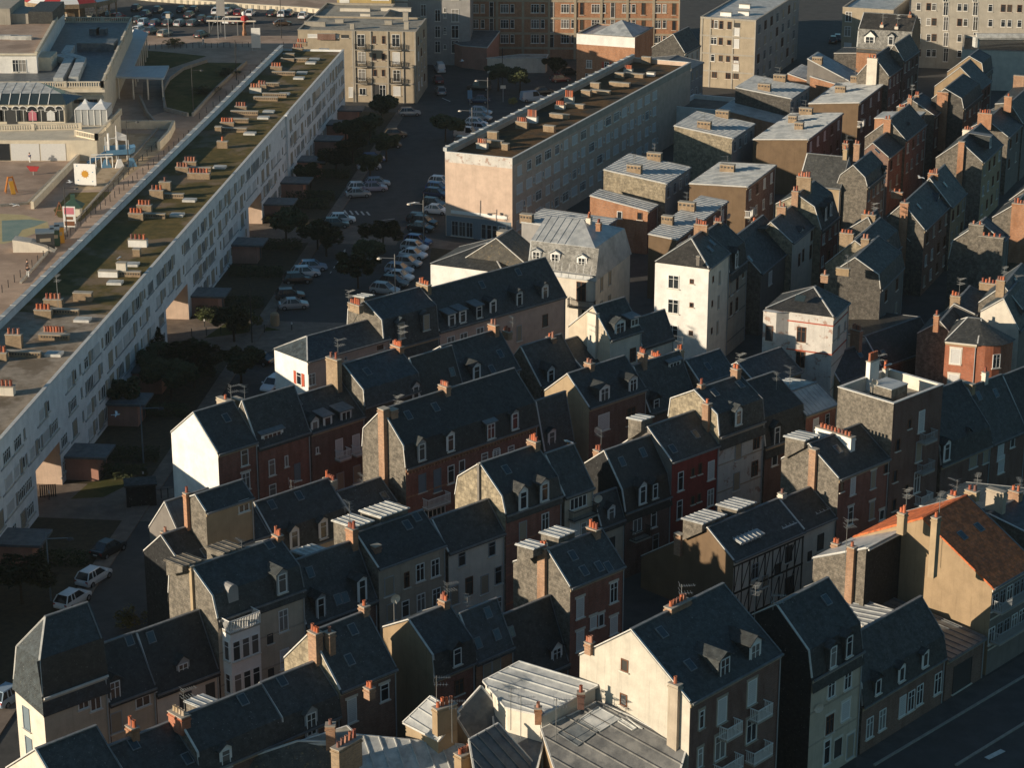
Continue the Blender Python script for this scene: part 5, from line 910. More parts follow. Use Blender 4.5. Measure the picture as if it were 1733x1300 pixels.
# ------------------------------------------------------------------ ground, roads
def ground_poly(name, t, pts, mat, z=.004, kind='structure'):
    W = [gz(*pt(t, p)) for p in pts]; m = MB(); q = [(w[0], w[1], z) for w in W]
    a = sum(q[i][0] * q[(i + 1) % len(q)][1] - q[(i + 1) % len(q)][0] * q[i][1] for i in range(len(q)))
    m.add(q if a > 0 else q[::-1]); o = m.build(name, [mat]); o['kind'] = kind; return o
g = MB(); g.add([(-5000, -1500, 0), (5000, -1500, 0), (5000, 9000, 0), (-5000, 9000, 0)]); structure('ground', g, ['asphalt'])
WU, WN = axes(84.5); WP = at0(66, 873)
def wq(s, d, z=0): p = WP + WU * s + WN * d; return (p[0], p[1], z)     # along / out from the white building
def strip(name, s0, s1, d0, d1, mat, z, zt=None):
    b = MB()
    if zt is None: b.add([wq(s0, d0, z), wq(s1, d0, z), wq(s1, d1, z), wq(s0, d1, z)][::(1 if d1 < d0 else -1)])
    else: b.hexa([wq(s0, d0, z), wq(s1, d0, z), wq(s1, d1, z), wq(s0, d1, z), wq(s0, d0, zt), wq(s1, d0, zt), wq(s1, d1, zt), wq(s0, d1, zt)])
    return structure(name, b, [mat])
strip('promenade', -60, 330, -60, -11.6, 'promenade', .006)
strip('garden_soil', -70, 196, 0, 9.0, 'soil', .008); strip('pavement', -70, 196, 9.0, 10.8, 'pavement', .0, .12)
s1 = (gz(107, 821) - WP) @ WU; s2a, s2b = (gz(287, 588) - WP) @ WU, (gz(322, 541) - WP) @ WU; s3a, s3b = (gz(425, 407) - WP) @ WU, (gz(448, 379) - WP) @ WU
PASS = [(0.0, s1), (s2a, s2b), (s3a, s3b)]
for a, b_ in PASS: strip('passage_path', a - .5, b_ + .5, -14, 22, 'pavement', .016)
ground_poly('verge_grass', 'f7', [(840, 470), (1230, 420), (1500, 400), (1180, 330), (1010, 350)], 'grass', .02)
ground_poly('verge_grass', 'p', [(120, 845), (175, 842), (215, 822), (205, 808), (150, 818)], 'grass', .02)
ground_poly('verge_grass', 'p', [(500, 392), (545, 392), (545, 382), (505, 378)], 'grass_dry', .02)
ground_poly('verge_grass', 'f5', [(1270, 300), (1620, 340), (1500, 480), (1250, 470)], 'soil', .012)
ground_poly('pavement', 'p', [(700, 398), (770, 410), (835, 415), (850, 440), (735, 425)], 'pavement', .008)
ground_poly('pavement', 'd3', [(700, 1230), (1180, 935), (1420, 800), (1625, 680), (1625, 800), (1100, 1110), (800, 1300), (700, 1300)], 'asphalt_old', .008)
for (a, b_) in (((800, 1290), (1640, 790)), ((1250, 1290), (1640, 1050))):
    p, q = gz(*pt('d3', a)), gz(*pt('d3', b_)); MB().bar((p[0], p[1], .06), (q[0], q[1], .06), .22, .13).build('kerb', ['kerb'])['kind'] = 'structure'
def paint(t, p, q, w=.14): a, b_ = gz(*pt(t, p)), gz(*pt(t, q)); o = MB().bar((a[0], a[1], .012), (b_[0], b_[1], .012), w, .016).build('road_marking', ['road_paint']); o['kind'] = 'structure'
for i in range(6): paint('f4', (880 + i * 48, 890 + i * 3), (905 + i * 48, 925 + i * 2), .3)
paint('f6', (1260, 840), (1330, 870), .2); paint('f4', (905, 1270), (935, 1230)); paint('f4', (1240, 980), (1360, 965)); paint('d3', (1420, 1250), (1510, 1205), .5)
for i in range(5): paint('f5', (520 - i * 30, 340 + i * 45), (530 - i * 30, 325 + i * 45), .12)
m = MB(); m.add([(-900, 560, .02), (-20, 545, .02), (-20, 2500, .02), (-900, 2500, .02)][::1]); structure('sea', m, ['water'])
ground_poly('beach_road', 'p', [(100, 60), (540, 60), (560, 22), (380, 8), (240, -6), (60, -8)], 'asphalt_old', .008)
ground_poly('quay_pavement', 'f2', [(255, 330), (600, 330), (1100, 330), (1400, 420), (260, 440)], 'promenade', .012)
ground_poly('painted_plaza', 'f3', [(0, 820), (200, 830), (410, 890), (420, 940), (180, 1040), (30, 1080), (-60, 1080), (-60, 820)], 'plaza_yellow', .012)
ground_poly('painted_plaza', 'f3', [(15, 880), (250, 870), (405, 888), (300, 930), (190, 960), (130, 1050), (20, 1062)], 'plaza_teal', .018)
ground_poly('playground_sand', 'f3', [(660, 620), (950, 610), (1440, 240), (1300, 130), (870, 130), (700, 330), (640, 560)], 'sand', .012)
ground_poly('lawn', 'f3', [(460, 790), (600, 640), (960, 630), (690, 890), (500, 850)], 'grass_dry', .014)
ground_poly('lawn', 'f2', [(755, 535), (1090, 540), (640, 1000), (420, 930), (390, 780), (440, 690), (560, 600)], 'grass', .014)
ground_poly('lawn', 'f2', [(200, 430), (360, 440), (760, 480), (430, 590), (200, 570)], 'grass', .014)
ground_poly('pavement', 'f2', [(215, 700), (300, 690), (390, 690), (395, 960), (270, 1000), (210, 850)], 'pavement', .01)
def lowwall(t, pts, name='low_wall', label=None, h=.7, w=.35, mat='kerb', close=False):
    W = [gz(*pt(t, p)) for p in pts]; c = W[0]; b = MB()
    for p, q in zip(W[:-1], W[1:]): b.bar((p[0] - c[0], p[1] - c[1], h / 2), (q[0] - c[0], q[1] - c[1], h / 2), w, h)
    return tag(b.build(name, [mat], None, (c[0], c[1], 0)), label, 'wall')
lowwall('f2', [(1100, 545), (850, 770), (640, 1000)], 'retaining_wall', 'straight pale low wall between the big lawn and the promenade')
lowwall('f2', [(760, 535), (560, 600), (440, 690), (390, 780), (400, 950), (600, 1000)], 'retaining_wall', 'curved pale kerb wall round the big dark lawn')
lowwall('f2', [(190, 860), (250, 1000), (330, 1090)], 'retaining_wall', 'S-shaped parapet wall beside the ramp steps', 1.0)
lowwall('f2', [(0, 1105), (480, 1105), (440, 1190), (350, 1290)], 'retaining_wall', 'cream wall closing off the top of the blue playground', 1.5, .5, 'casino_cream')
lowwall('f3', [(1000, 20), (730, 310), (280, 780)], 'retaining_wall', 'long cream wall between the sandpit and the shaded court', 1.2, .5, 'casino_cream')
lowwall('f3', [(0, 760), (240, 740), (520, 460)], 'kerb_wall', 'curving low kerb around the shaded play court', .4, .3)
lowwall('p', [(35, 480), (270, 215), (292, 218)], 'retaining_wall', 'low kerb running along the promenade towards the playground', .3, .3)
sw = [gz(*pt('f2', p)) for p in ((-80, -40), (270, 5), (600, 30), (1000, 60), (1625, 100), (1900, 130))]; b = MB(); c = sw[2]
for p, q in zip(sw[:-1], sw[1:]):
    b.bar((p[0] - c[0], p[1] - c[1], .55), (q[0] - c[0], q[1] - c[1], .55), .8, 1.1); n = int(np.linalg.norm(q - p) / 1.5)
    for i in range(n): w_ = p + (q - p) * (i / n) - c; b.box(w_[0] - .25, w_[1] - .6, 0, w_[0] + .25, w_[1] - .38, .9)
tag(b.build('sea_wall', ['casino_cream'], None, (c[0], c[1], 0)), 'long buff sea wall curving behind the car park', 'wall')
# ------------------------------------------------------------------ the long white block
zt = 12.2; S0, S1, D = -46.0, float((gz(590, 195) - WP) @ WU), 11.5
lw = House(); lw.L, lw.D, lw.ze, lw.ang = S1 - S0, D, zt, 84.5; lw.u, lw.n = WU, WN; lw.o = WP + WU * S0; lw.prof = [(0, zt - .35), (D, zt - .35)]
lw.root = thing('apartment_block', 'very long white apartment block with mossy flat roof and three passages', 'apartment block', tuple(lw.o), R(84.5))
b = MB(); PH = 5.0; cuts = sorted([(a - S0, c_ - S0) for a, c_ in PASS]); L = lw.L
b.add([(0, 0, PH), (L, 0, PH), (L, 0, zt), (0, 0, zt)], 0); b.add([(L, D, PH), (0, D, PH), (0, D, zt), (L, D, zt)], 0)
x = 0
for a, c_ in cuts + [(L, L)]:
    b.add([(x, 0, 0), (a, 0, 0), (a, 0, PH), (x, 0, PH)], 0); b.add([(a, D, 0), (x, D, 0), (x, D, PH), (a, D, PH)], 0)
    if a < L:
        b.add([(a, 0, 0), (a, D, 0), (a, D, PH), (a, 0, PH)], 1); b.add([(c_, D, 0), (c_, 0, 0), (c_, 0, PH), (c_, D, PH)], 1); b.add([(a, D, PH), (c_, D, PH), (c_, 0, PH), (a, 0, PH)], 1)
    x = c_
b.add([(0, D, 0), (0, 0, 0), (0, 0, zt), (0, D, zt)], 0); b.add([(L, 0, 0), (L, D, 0), (L, D, zt), (L, 0, zt)], 0)
b.add([(.2, .25, zt - .7), (.2, .25, zt), (L - .2, .25, zt), (L - .2, .25, zt - .7)], 0); b.add([(.2, D - .25, zt + .6), (.2, D - .25, zt - .7), (L - .2, D - .25, zt - .7), (L - .2, D - .25, zt + .6)], 0); b.add([(L, D, zt), (0, D, zt), (0, D, zt + .6), (L, D, zt + .6)], 0)
b.build('wall', ['facade_white', 'render_peach'], lw.root)
for x0, x1, mt in ((0.2, 78, 'gravel'), (78, L - .2, 'moss')): MB().add([(x0, .25, zt - .35), (x1, .25, zt - .35), (x1, D - .25, zt - .35), (x0, D - .25, zt - .35)]).build('roof', [mt], lw.root)
b = MB(); b.box(0, -.1, zt, L, .3, zt + .1); b.build('parapet_coping', ['lead'], lw.root)
b = MB(); b.box(0, D - .35, zt + .6, L, D + .3, zt + .72)
for i in range(int(L / 4)): b.box(i * 4 + 1, D - .4, zt + .72, i * 4 + 1.12, D + .35, zt + .8)
b.build('parapet_gutter', ['zinc'], lw.root)
x, z = loc_on(lw, *pt('p', (484, 195))); MB().box(x - .9, -.35, .0, x + .9, 0, zt + .3).build('pilaster', ['facade_white'], lw.root)
rnd = random.Random(3); NW = 0; far = MB()
bays = [('T', 3.1), ('s', 1.3), ('P', 4.2), ('L', 2.6), ('s', 1.3), ('T', 3.3)]; x = 1.5; bi = 0; WL = []
while x < L - 3:
    k, wdt = bays[bi % len(bays)]; bi += 1; xc = x + wdt / 2; wdt += rnd.uniform(0, 1.2)
    for fl in range(4):
        z = 1.75 + fl * 2.75
        if fl < 2 and any(a - 1.2 < xc < c_ + 1.2 for a, c_ in cuts): continue
        kk = k if rnd.random() < .55 else rnd.choice('TPLsTP')
        if rnd.random() < .06: continue
        if kk == 's': WL.append((xc, z + .1, .5, 1.15, 't', 0))
        elif kk == 'T': WL.append((xc, z, 2.3, 1.35, rnd.choice('wws'), 1)); WL.append((xc - 1.5, z, .5, 1.4, 't', 0)) if rnd.random() < .5 else 0  # tan side panel stands in for a shaded recess
        elif kk == 'P': WL.append((xc - .95, z, 1.5, 1.35, rnd.choice('ssw'), 1)); WL.append((xc + .6, z, .8, 1.7, 't', 0)); WL.append((xc + 1.4, z + .1, .8, 1.3, 'w', 0))  # tan panel beside the panes coloured for the recess shadow
        else: WL.append((xc, z - .1, 1.7, 1.9, 't', 1))
    x += wdt
WL.sort(key=lambda q: q[0])
for i, (xc, z, w_, h_, k, sill) in enumerate(WL):
    if i < 100:
        o = window(lw.root, (xc, 0, z), w_, h_, k)
        if sill: MB().box(-w_ / 2 - .9, -.1, -h_ / 2 - .26, w_ / 2 + .5, -.005, -h_ / 2 - .1).build('sill_shadow_band', ['grey_paint'], o)  # grey strip below the sill, its shadow put into the colour
    else:
        m0 = {'w': 2, 's': 1, 't': 3}[k]; far.box(xc - w_ / 2, -.06, z - h_ / 2, xc + w_ / 2, .02, z + h_ / 2, m0)
        if k == 'w':
            nn = max(2, round(w_ / .6))
            for j in range(nn + 1): xx = xc - w_ / 2 + w_ * j / nn; far.box(xx - .06, -.09, z - h_ / 2 - .05, xx + .06, -.061, z + h_ / 2 + .05, 0)
        if sill: far.box(xc - w_ / 2 - .9, -.1, z - h_ / 2 - .24, xc + w_ / 2 + .5, -.005, z - h_ / 2 - .1, 4)  # far sill strips, dark grey for the shadow beneath
fo = far.build('windows_beyond', ['white_paint', 'shutter_white', 'glass', 'shutter_tan', 'grey_paint'], lw.root); fo['kind'] = 'stuff'
zr = zt - .35
for (u_, v_, n, wx, hh, mt) in ((9, 668, 4, 2.0, .9, 'render_light'), (1, 610, 3, 1.6, .9, 'brick_yellow'), (25, 588, 3, 1.8, 1.5, 'brick_yellow'), (92, 570, 7, 2.6, .5, 'brick_yellow'), (74, 537, 4, 2.0, .9, 'brick_yellow'), (91, 519, 4, 2.2, .9, 'brick_yellow'), (141, 509, 0, 2.2, 1.0, 'brick_yellow'), (184, 468, 0, 2.4, .7, 'render_white'), (207, 466, 0, 1.2, 1.6, 'render_light'), (234, 417, 4, 2.4, .9, 'render_white'), (232, 433, 0, .9, .9, 'brick_yellow'), (231, 372, 4, 2.0, .9, 'brick_yellow'), (245, 358, 4, 2.0, .9, 'brick_yellow'),
    (266, 336, 3, 1.9, 1.2, 'brick_yellow'), (280, 322, 1, 1.6, 1.2, 'brick_yellow'), (309, 292, 4, 1.9, .8, 'brick_yellow'), (322, 280, 4, 1.9, .6, 'brick_yellow'), (337, 302, 6, 3.2, .8, 'brick_yellow'), (377, 250, 1, 1.6, 1.0, 'brick_yellow'), (370, 225, 0, 1.0, 1.0, 'brick_yellow'), (385, 213, 5, 2.2, .6, 'brick_yellow'), (408, 186, 4, 1.9, .6, 'brick_yellow'), (433, 157, 4, 2.0, .9, 'render_light'), (444, 150, 3, 1.5, .7, 'brick_yellow'), (468, 122, 4, 2.0, 1.0, 'brick_yellow'), (487, 104, 0, 2.4, .6, 'brick_yellow'), (489, 96, 0, 2.0, .6, 'brick_yellow'), (504, 86, 4, 1.9, .6, 'brick_yellow'), (511, 77, 4, 1.9, .6, 'brick_yellow'), (553, 66, 0, 3.4, 1.1, 'brick_brown')):
    x, y = flat_px(lw, u_, v_, zr); y = min(max(y, .9), D - 1.2); roof_box(lw, x, y, .8, wx, hh, mt, 'chimney', zr, n, 0 if n else None)
for (u_, v_, wd) in ((41, 604, 3.8), (108, 532, 3.6), (92, 575, 3.4), (260, 369, 3.2), (292, 335, 3.2), (340, 290, 3), (395, 223, 4.2), (414, 194, 4.4), (455, 146, 3.6), (450, 170, 4.0), (480, 127, 4.0), (500, 104, 4.4), (405, 207, 3.0), (230, 468, 2.6), (465, 164, 4)):
    x, y = flat_px(lw, u_, v_, zr); y = min(max(y, 2), D - 2.4); o = roof_box(lw, x, y, .6, wd, .6, 'brick_yellow', 'ventilation_wall', zr)
    vb = MB()
    for i in range(int(wd / .32)): yy = y - wd / 2 + .1 + i * .32; vb.box(x - .32, yy, zr + .3, x + .32, yy + .16, zr + .5)
    vb.build('vent_slot', ['dark_paint'], o)
for (u_, v_) in ((140, 543), (92, 601), (195, 480), (223, 449), (321, 340), (300, 365), (372, 284), (423, 227), (446, 200), (455, 190), (481, 160), (506, 133), (511, 124), (526, 107), (532, 101), (548, 85)):
    x, y = flat_px(lw, u_, v_, zr); y = min(max(y, 1), D - 2); bb = MB(); bb.box(-.7, -.9, 0, .7, .9, .3, 0, 1); link('skylight', cached('lwsky', lambda: bb.mesh('skylight', ['lead', 'zinc_light'])), lw.root, (x, y, zr))
x, y = flat_px(lw, 99, 522, zr); link('antenna', antenna_mesh(4.0), lw.root, (x, y, zr))
for i, (u_, v_) in enumerate(((43, 945), (140, 795), (222, 705), (258, 650), (352, 520), (418, 432), (470, 362), (497, 325), (522, 288), (550, 252), (568, 225), (585, 200))):
    s_ = float((gz(u_ - 12, v_ + 8) - lw.o) @ WU); bb = MB(); bb.box(-1.7, -3.6, 0, 1.7, -.01, 2.6, 0); bb.box(-2.1, -4.6, 2.6, 2.1, -.01, 2.85, 1); bb.box(.4, -3.63, .1, 1.4, -3.6, 2.2, 2)
    if not any(a - 1.5 < s_ < c_ + 1.5 for a, c_ in cuts): link('entrance_porch', cached('porch', lambda: bb.mesh('entrance_porch', ['porch_pink', 'zinc_dark', 'dark_paint'])), lw.root, (s_, 0, 0))
# ------------------------------------------------------------------ the peach block
P0 = at0(755, 399); PU, PN = axes(66.4)
tl = hit(753, 257, P0, PU); tr_ = hit(867, 268, P0, PU); ph = float(tl[2] + tr_[2]) / 2; pD = float(np.linalg.norm((tr_ - tl)[:2]))
far_ = gz(1165, 105, ph); pL = float((far_ - tr_) @ PU)
pb = flatblock(tr_, 66.4, pL, pD, ph, 'peach flat-roofed apartment block with blank sunlit end above a shop', wall='render_peach', end='render_peach', roof='rust_moss', par=.7, coping='lead')
bb = MB(); bb.add([(-.01, pD, ph - 1.5), (-.01, 0, ph - 1.5), (-.01, 0, ph), (-.01, pD, ph)]); bb.build('fascia_band', ['render_old_white'], pb.root)
bb = MB(); bb.box(0, -.02, ph - 1.1, pL, -.003, ph); bb.build('fascia_strip', ['concrete'], pb.root)
bb = MB(); bb.box(0, pD - .3, ph + .1, pL, pD + .3, ph + .65); 
for i in range(int(pL / 3)): bb.box(i * 3 + 1, pD - .4, ph + .65, i * 3 + 1.1, pD + .4, ph + .75)
bb.build('parapet_gutter', ['zinc'], pb.root)
bb = MB(); bb.box(-.06, .8, 3.6, -.01, pD - .9, 4.1); bb.build('shop_fascia', ['white_paint'], pb.root)
bb = MB(); bb.box(-.04, .2, .05, -.005, pD - .2, 3.2); so_ = bb.build('shop_front', ['blue_grey_paint'], pb.root)  # shop front coloured blue-grey to stand in for the shadow over it
for i, (y0, wd, k) in enumerate(((9.3, 1.1, 'n'), (8.1, 1.1, 'n'), (6.9, 1.1, 'n'), (4.6, .8, 'n'), (3.7, .8, 'n'), (2.8, .8, 'n'), (1.6, 1.2, 'p'))): window(so_, (-.04, y0, 1.35), wd, 2.3, k, None, -math.pi / 2)
bb = MB()
for (y0, y1, z0, z1) in ((10.3, 10.7, .1, 3.1), (5.6, 6.0, .1, 3.0)): bb.box(-.07, y0, z0, -.045, y1, z1)
bb.build('shop_panel', ['blue_grey_paint'], so_)
rnd = random.Random(5); x = 1.4; cnt = 0
while x < pL - 2:
    for fl in range(4):
        z = ph - 2.3 - fl * 2.75
        if z < 1: continue
        k = rnd.choice('wssss') if fl else rnd.choice('wss'); w_ = rnd.choice((2.2, 1.6, 2.4))
        if cnt < 99: window(pb.root, (x + 1.2, 0, z), w_, 1.5, k); cnt += 1
        if rnd.random() < .4 and cnt < 99: window(pb.root, (x + 3.0, 0, z + .1), .5, .9, 'w'); cnt += 1
    x += 3.6
zr = ph - .7
for (t, u_, v_, n, wx, hh, mt) in (('e7', 100, 1150, 4, 1.7, .8, 'render_light'), ('e7', 195, 1100, 0, 1.6, 1.7, 'brick_yellow'), ('e7', 190, 1130, 0, 3.4, .9, 'brick_yellow'), ('e7', 305, 1160, 0, 1.0, .9, 'brick_yellow'), ('e7', 450, 975, 5, 1.9, 1.1, 'brick_yellow'), ('e7', 540, 920, 6, 1.7, .9, 'render_white'), ('e7', 690, 1000, 0, 1.8, .9, 'brick_yellow'), ('e7', 780, 880, 0, 3.2, .6, 'brick_yellow'), ('e7', 785, 800, 4, 1.6, .6, 'render_light'), ('e7', 865, 740, 4, 1.6, .8, 'render_light'), ('e7', 915, 790, 0, 3.2, .6, 'brick_yellow'), ('e7', 1015, 690, 0, 1.6, 1.0, 'brick_yellow'), ('e7', 1095, 640, 0, 1.6, 1.3, 'brick_yellow'), ('e7', 1140, 670, 0, 3.4, .6, 'brick_yellow'), ('e7', 1310, 600, 0, 3.6, .6, 'brick_yellow'), ('e7', 1310, 525, 0, 1.6, .8, 'brick_yellow'), ('e7', 1385, 480, 4, 1.5, .6, 'render_light'), ('e7', 1440, 520, 0, 3.4, .6, 'brick_yellow'), ('e7', 1560, 395, 0, 1.7, 1.2, 'brick_yellow'), ('e7', 1585, 510, 0, 1.4, .6, 'render_white')):
    x, y = flat_px(pb, *pt(t, (u_, v_)), zr); x = min(max(x, .8), pL - .8); y = min(max(y, 1.2), pD - 1.2); roof_box(pb, x, y, .8, wx, hh, mt, 'chimney', zr, n, random.choice((0, 2)))
# ------------------------------------------------------------------ blocks along the top
def topblock(t, A, B, ground, label, ang, D, **kw):
    """A, B: top front corners; ground: foot of B's corner"""
    P = at0(*pt(t, ground)); u, n = axes(ang); Bw = hit(*pt(t, B), P, n); Aw = hit(*pt(t, A), P, n); z = float(Bw[2]) if 'hh' not in kw else kw.pop('hh')
    return flatblock(Aw, ang, float((Bw - Aw) @ u), D, z, label, **kw)
nb = topblock('f6', (20, 262), (1037, 272), (1037, 885), 'cream apartment block with tall white balcony windows, partly sunlit', -5.5, 15, wall='concrete_warm', roof='roof_felt', par=.25)
put_windows(nb, 'f6', [(563, 345, 'w', 1.5, 2.3), (862, 345, 'w', 1.5, 2.3), (570, 492, 'w', 1.4, 2.2), (866, 495, 's', 1.4, 2.2), (572, 640, 'w', 1.4, 2.2), (870, 648, 'w', 1.4, 2.2), (578, 785, 'w', 1.3, 1.3), (872, 780, 's', 1.4, 1.8), (700, 785, 'k', 1.2, 2.6), (750, 785, 'w', 1.2, 2.6), (675, 340, 'd', .6, 1.5), (757, 340, 'd', .6, 1.5), (680, 487, 'd', .6, 1.4), (755, 487, 'd', .6, 1.4), (685, 625, 'd', .6, 1.3), (755, 625, 'd', .6, 1.3), (480, 790, 's', 1, 2.0), (160, 305, 's', 2.4, .7), (335, 308, 's', 1.6, .7), (425, 310, 'k', 1.4, .6)])
pm = MB()
for xx in (495, 510, 650, 795, 925, 1030): x, z = loc_on(nb, *pt('f6', (xx, 500))); pm.box(x - .13, -.16, 0, x + .13, -.002, nb.ze)
for yy in (425, 572, 715): x, z = loc_on(nb, *pt('f6', (800, yy))); pm.box(nb.L * .44, -.1, z - .12, nb.L - .1, -.001, z + .1)
pm.build('facade_rib', ['concrete'], nb.root)
for (xx, yy) in ((563, 415), (865, 415), (570, 562), (868, 565), (572, 705), (870, 710)): x, z = loc_on(nb, *pt('f6', (xx, yy))); balcony(nb.root, x, z - .05, 2.2, .8, 'iron')
for fl in range(4):
    for k in range(3): window(nb.root, (nb.L, 2.6 + k * 4, nb.ze - 2.2 - fl * 2.85), 1.2, 1.6, rnd.choice('dts'), None, math.pi / 2)
for (xx, yy, wx, hh) in ((490, 235, .8, 1.0), (800, 195, 1.4, .7), (955, 235, .9, 1.4), (955, 155, 1.0, 1.6), (170, 210, 4, .8), (380, 180, 1.6, .6)): x, y = flat_px(nb, *pt('f6', (xx, yy)), nb.ze); roof_box(nb, min(max(x, 1), nb.L - 1), min(max(y, 1), 13), wx, .9, hh, 'concrete', 'roof_vent', nb.ze - .25)
nb2 = flatblock(nb.o - nb.n * 15.1, -5.5, nb.L * .62, 16, nb.ze - .2, 'flat felt-roofed block with skylight strips behind the cream block', wall='concrete', roof='roof_felt', par=.3)
for x, y, wx in ((7, 9, 6), (15, 10, 6), (10, 3, 2)): roof_box(nb2, x, y, wx, 1.0, .6, 'render_light', 'roof_light', nb2.ze - .3)
yb = flatblock(nb.o - nb.n * 32 + nb.u * 2, -5.5, 11, 8, nb.ze + 5, 'yellow and white painted building end at the top edge', wall='render_yellow', roof='roof_felt', name='seafront_building', cat='building')
for (x, z, w_, h_) in ((1.5, nb.ze + 1.2, 2.0, 3), (4.5, nb.ze + 2.2, 1.8, 2), (8.8, nb.ze + 2.0, 3.6, 3.4)): MB().box(x - w_ / 2, -.04, z - h_ / 2, x + w_ / 2, -.002, z + h_ / 2).build('white_panel', ['render_white'], yb.root)
db_ = topblock('f6', (740, -60), (1500, -60), (1500, 560), 'grey concrete apartment block in shade with narrow white windows', -4, 14, wall='render_grey', hh=17)
for xx, k, w_, h_ in ((880, 's', 4, 3.0), (1100, 'w', 1.1, 2.4), (1222, 'w', 1.1, 2.4), (1285, 'w', .5, 1.0), (1372, 'w', 1.5, 2.6)):
    for yy in (-60, 85, 130, 250, 270, 400):
        if (xx == 880 and yy > 100) or (yy in (85, 250) and xx in (1222, 1372)) or (yy in (130, 270) and xx == 1100): continue
        put_windows(db_, 'f6', [(xx, yy, k, w_, h_)])
br_ = topblock('a2', (-10, -80), (1142, -60), (1142, 330), 'long orange brick apartment block with concrete ribs and white windows', -3, 14, wall='brick_orange', hh=18)
pm = MB()
for k in range(9): x = br_.L * k / 8; pm.box(max(0, x - .25), -.18, 0, min(br_.L, x + .25), -.002, br_.ze)
for yy in (5, 100, 185, 265): x, z = loc_on(br_, *pt('a2', (600, yy))); pm.box(0, -.1, z - .22, br_.L, -.001, z + .22)
pm.build('facade_rib', ['concrete_warm'], br_.root)
for yy in (45, 130, 212):
    put_windows(br_, 'a2', [(x, yy, 'w', 1.7, 1.8) for x in (10, 175, 343, 508, 676, 845, 1012)] + [(x, yy, 'w', .8, 1.8) for x in (55, 218, 385, 551, 720, 885, 1054)] + [(x, yy + 8, 'w', .9, 3.4) for x in (103, 435, 770)] + [(x, yy, 'd', .8, 2.6) for x in (600, 938, 1107)])
cb_ = topblock('e1', (398, 5), (888, 22), (888, 640), 'concrete apartment block with sunlit end wall and a house-shaped shadow', -21, 34, wall='concrete_warm', end='render_grey', roof='zinc_light', par=.2)
put_windows(cb_, 'e1', [(505, 52, 'd', .5, 1.6), (535, 55, 'w', .8, 1.6), (580, 60, 'd', .8, 1.6), (652, 65, 'd', .8, 1.5), (720, 62, 'k', 1.2, .9), (515, 200, 'w', 1.2, 1.4), (575, 205, 'd', .8, 1.4), (650, 215, 'd', .8, 1), (712, 225, 's', 1.2, 1.8), (505, 350, 'w', .8, 1.4), (575, 355, 'd', .8, 1.2), (640, 360, 'd', .8, 1.2), (710, 370, 'd', 1, 1.4), (710, 420, 's', 1.2, 2), (520, 495, 'd', 1, 1.4), (640, 505, 'd', 1, 1.4), (710, 510, 'd', 1, 1.2), (715, 120, 's', 1.2, 1.6)])
pm = MB()
for yy in (10, 165, 320, 475): x, z = loc_on(cb_, *pt('e1', (640, yy))); pm.box(0, -.08, z - .15, cb_.L, -.002, z + .15)
for xx in (405, 480, 680, 875): x, z = loc_on(cb_, *pt('e1', (xx, 300))); pm.box(max(0, x - .15), -.1, 0, min(cb_.L, x + .15), -.004, cb_.ze)
pm.build('facade_rib', ['concrete'], cb_.root)
for fl in range(5):
    for k in range(7): window(cb_.root, (cb_.L, 2.5 + k * 4.6, cb_.ze - 2 - fl * 2.9), 1.6, 1.8, rnd.choice('dtn'), None, math.pi / 2)
for x, y in ((4, 4), (7, 6), (5, 14)): roof_box(cb_, x, y, 2.2, .8, .7, 'render_white', 'roof_vent', cb_.ze - .2)
w1 = topblock('a3', (628, 42), (908, 55), (905, 380), 'tan concrete block end with white balcony windows, top right', -21, 16, wall='concrete_warm', end='render_grey', roof='zinc', par=.2)
put_windows(w1, 'a3', [(660, 90, 'w', 1.3, 2), (865, 95, 's', 1.8, 1.8), (655, 170, 'w', 1.3, 2), (655, 260, 's', 1.5, 2)])
w2 = topblock('a3', (1010, -60), (1800, -20), (1400, 385), 'long grey concrete apartment block at the top right corner', -12, 14, wall='concrete', hh=19)  # darker concrete stands in for shade missing on this block
for yy in (-40, 35, 118, 205, 290):
    put_windows(w2, 'a3', [(x, yy + (x - 1100) * .02, rnd.choice('wwd'), .9, 1.5) for x in (1045, 1100, 1130, 1270, 1303, 1440, 1510, 1545, 1600)] + [(x, yy + 10, 'w', 1.0, 2.8) for x in (1195, 1358)])
w3 = topblock('a3', (1285, 268), (1640, 285), (1560, 500), 'low white building with big bent roof pipes', -12, 16, wall='render_light', roof='slate', par=.5, name='workshop', cat='building')
pm = MB(); pm.tube((2.5, 6, w3.ze - .5), (2.5, 6, w3.ze + 1.5), .7, n=10); pm.tube((2.5, 6, w3.ze + 1.5), (12, 8, w3.ze + 1.5), .7, n=10); pm.tube((14, 10, w3.ze - .5), (14, 10, w3.ze + 2.5), .9, n=10); pm.build('roof_pipe', ['zinc_light'], w3.root)
pk = topblock('e7', (930, 282), (1440, 345), (932, 560), 'orange brick house with white top band and red window shutters', -21, 12, wall='brick_orange', end='brick_orange', roof='zinc', hh=9.5, name='brick_house', cat='house', par=.2)
MB().box(-.03, -.03, pk.ze - 2.0, pk.L, -.002, pk.ze).build('fascia_band', ['render_white'], pk.root)
put_windows(pk, 'e7', [(1040, 405, 'w', 1.2, 1.6), (1195, 422, 'r', 1.0, 1.6), (1040, 525, 'w', 1.6, 1.6)])
for sx in (.32,): 
    hb = MB(); x0, x1, y0, y1, z0 = 3, pk.L - .5, .4, 11, pk.ze; m_ = ((x0 + x1) / 2, 6, z0 + 2.2)
    for p, q in (((x0, y0), (x1, y0)), ((x1, y0), (x1, y1)), ((x1, y1), (x0, y1)), ((x0, y1), (x0, y0))): hb.add([(p[0], p[1], z0), (q[0], q[1], z0), m_])
    hb.build('hip_roof', ['zinc'], pk.root)
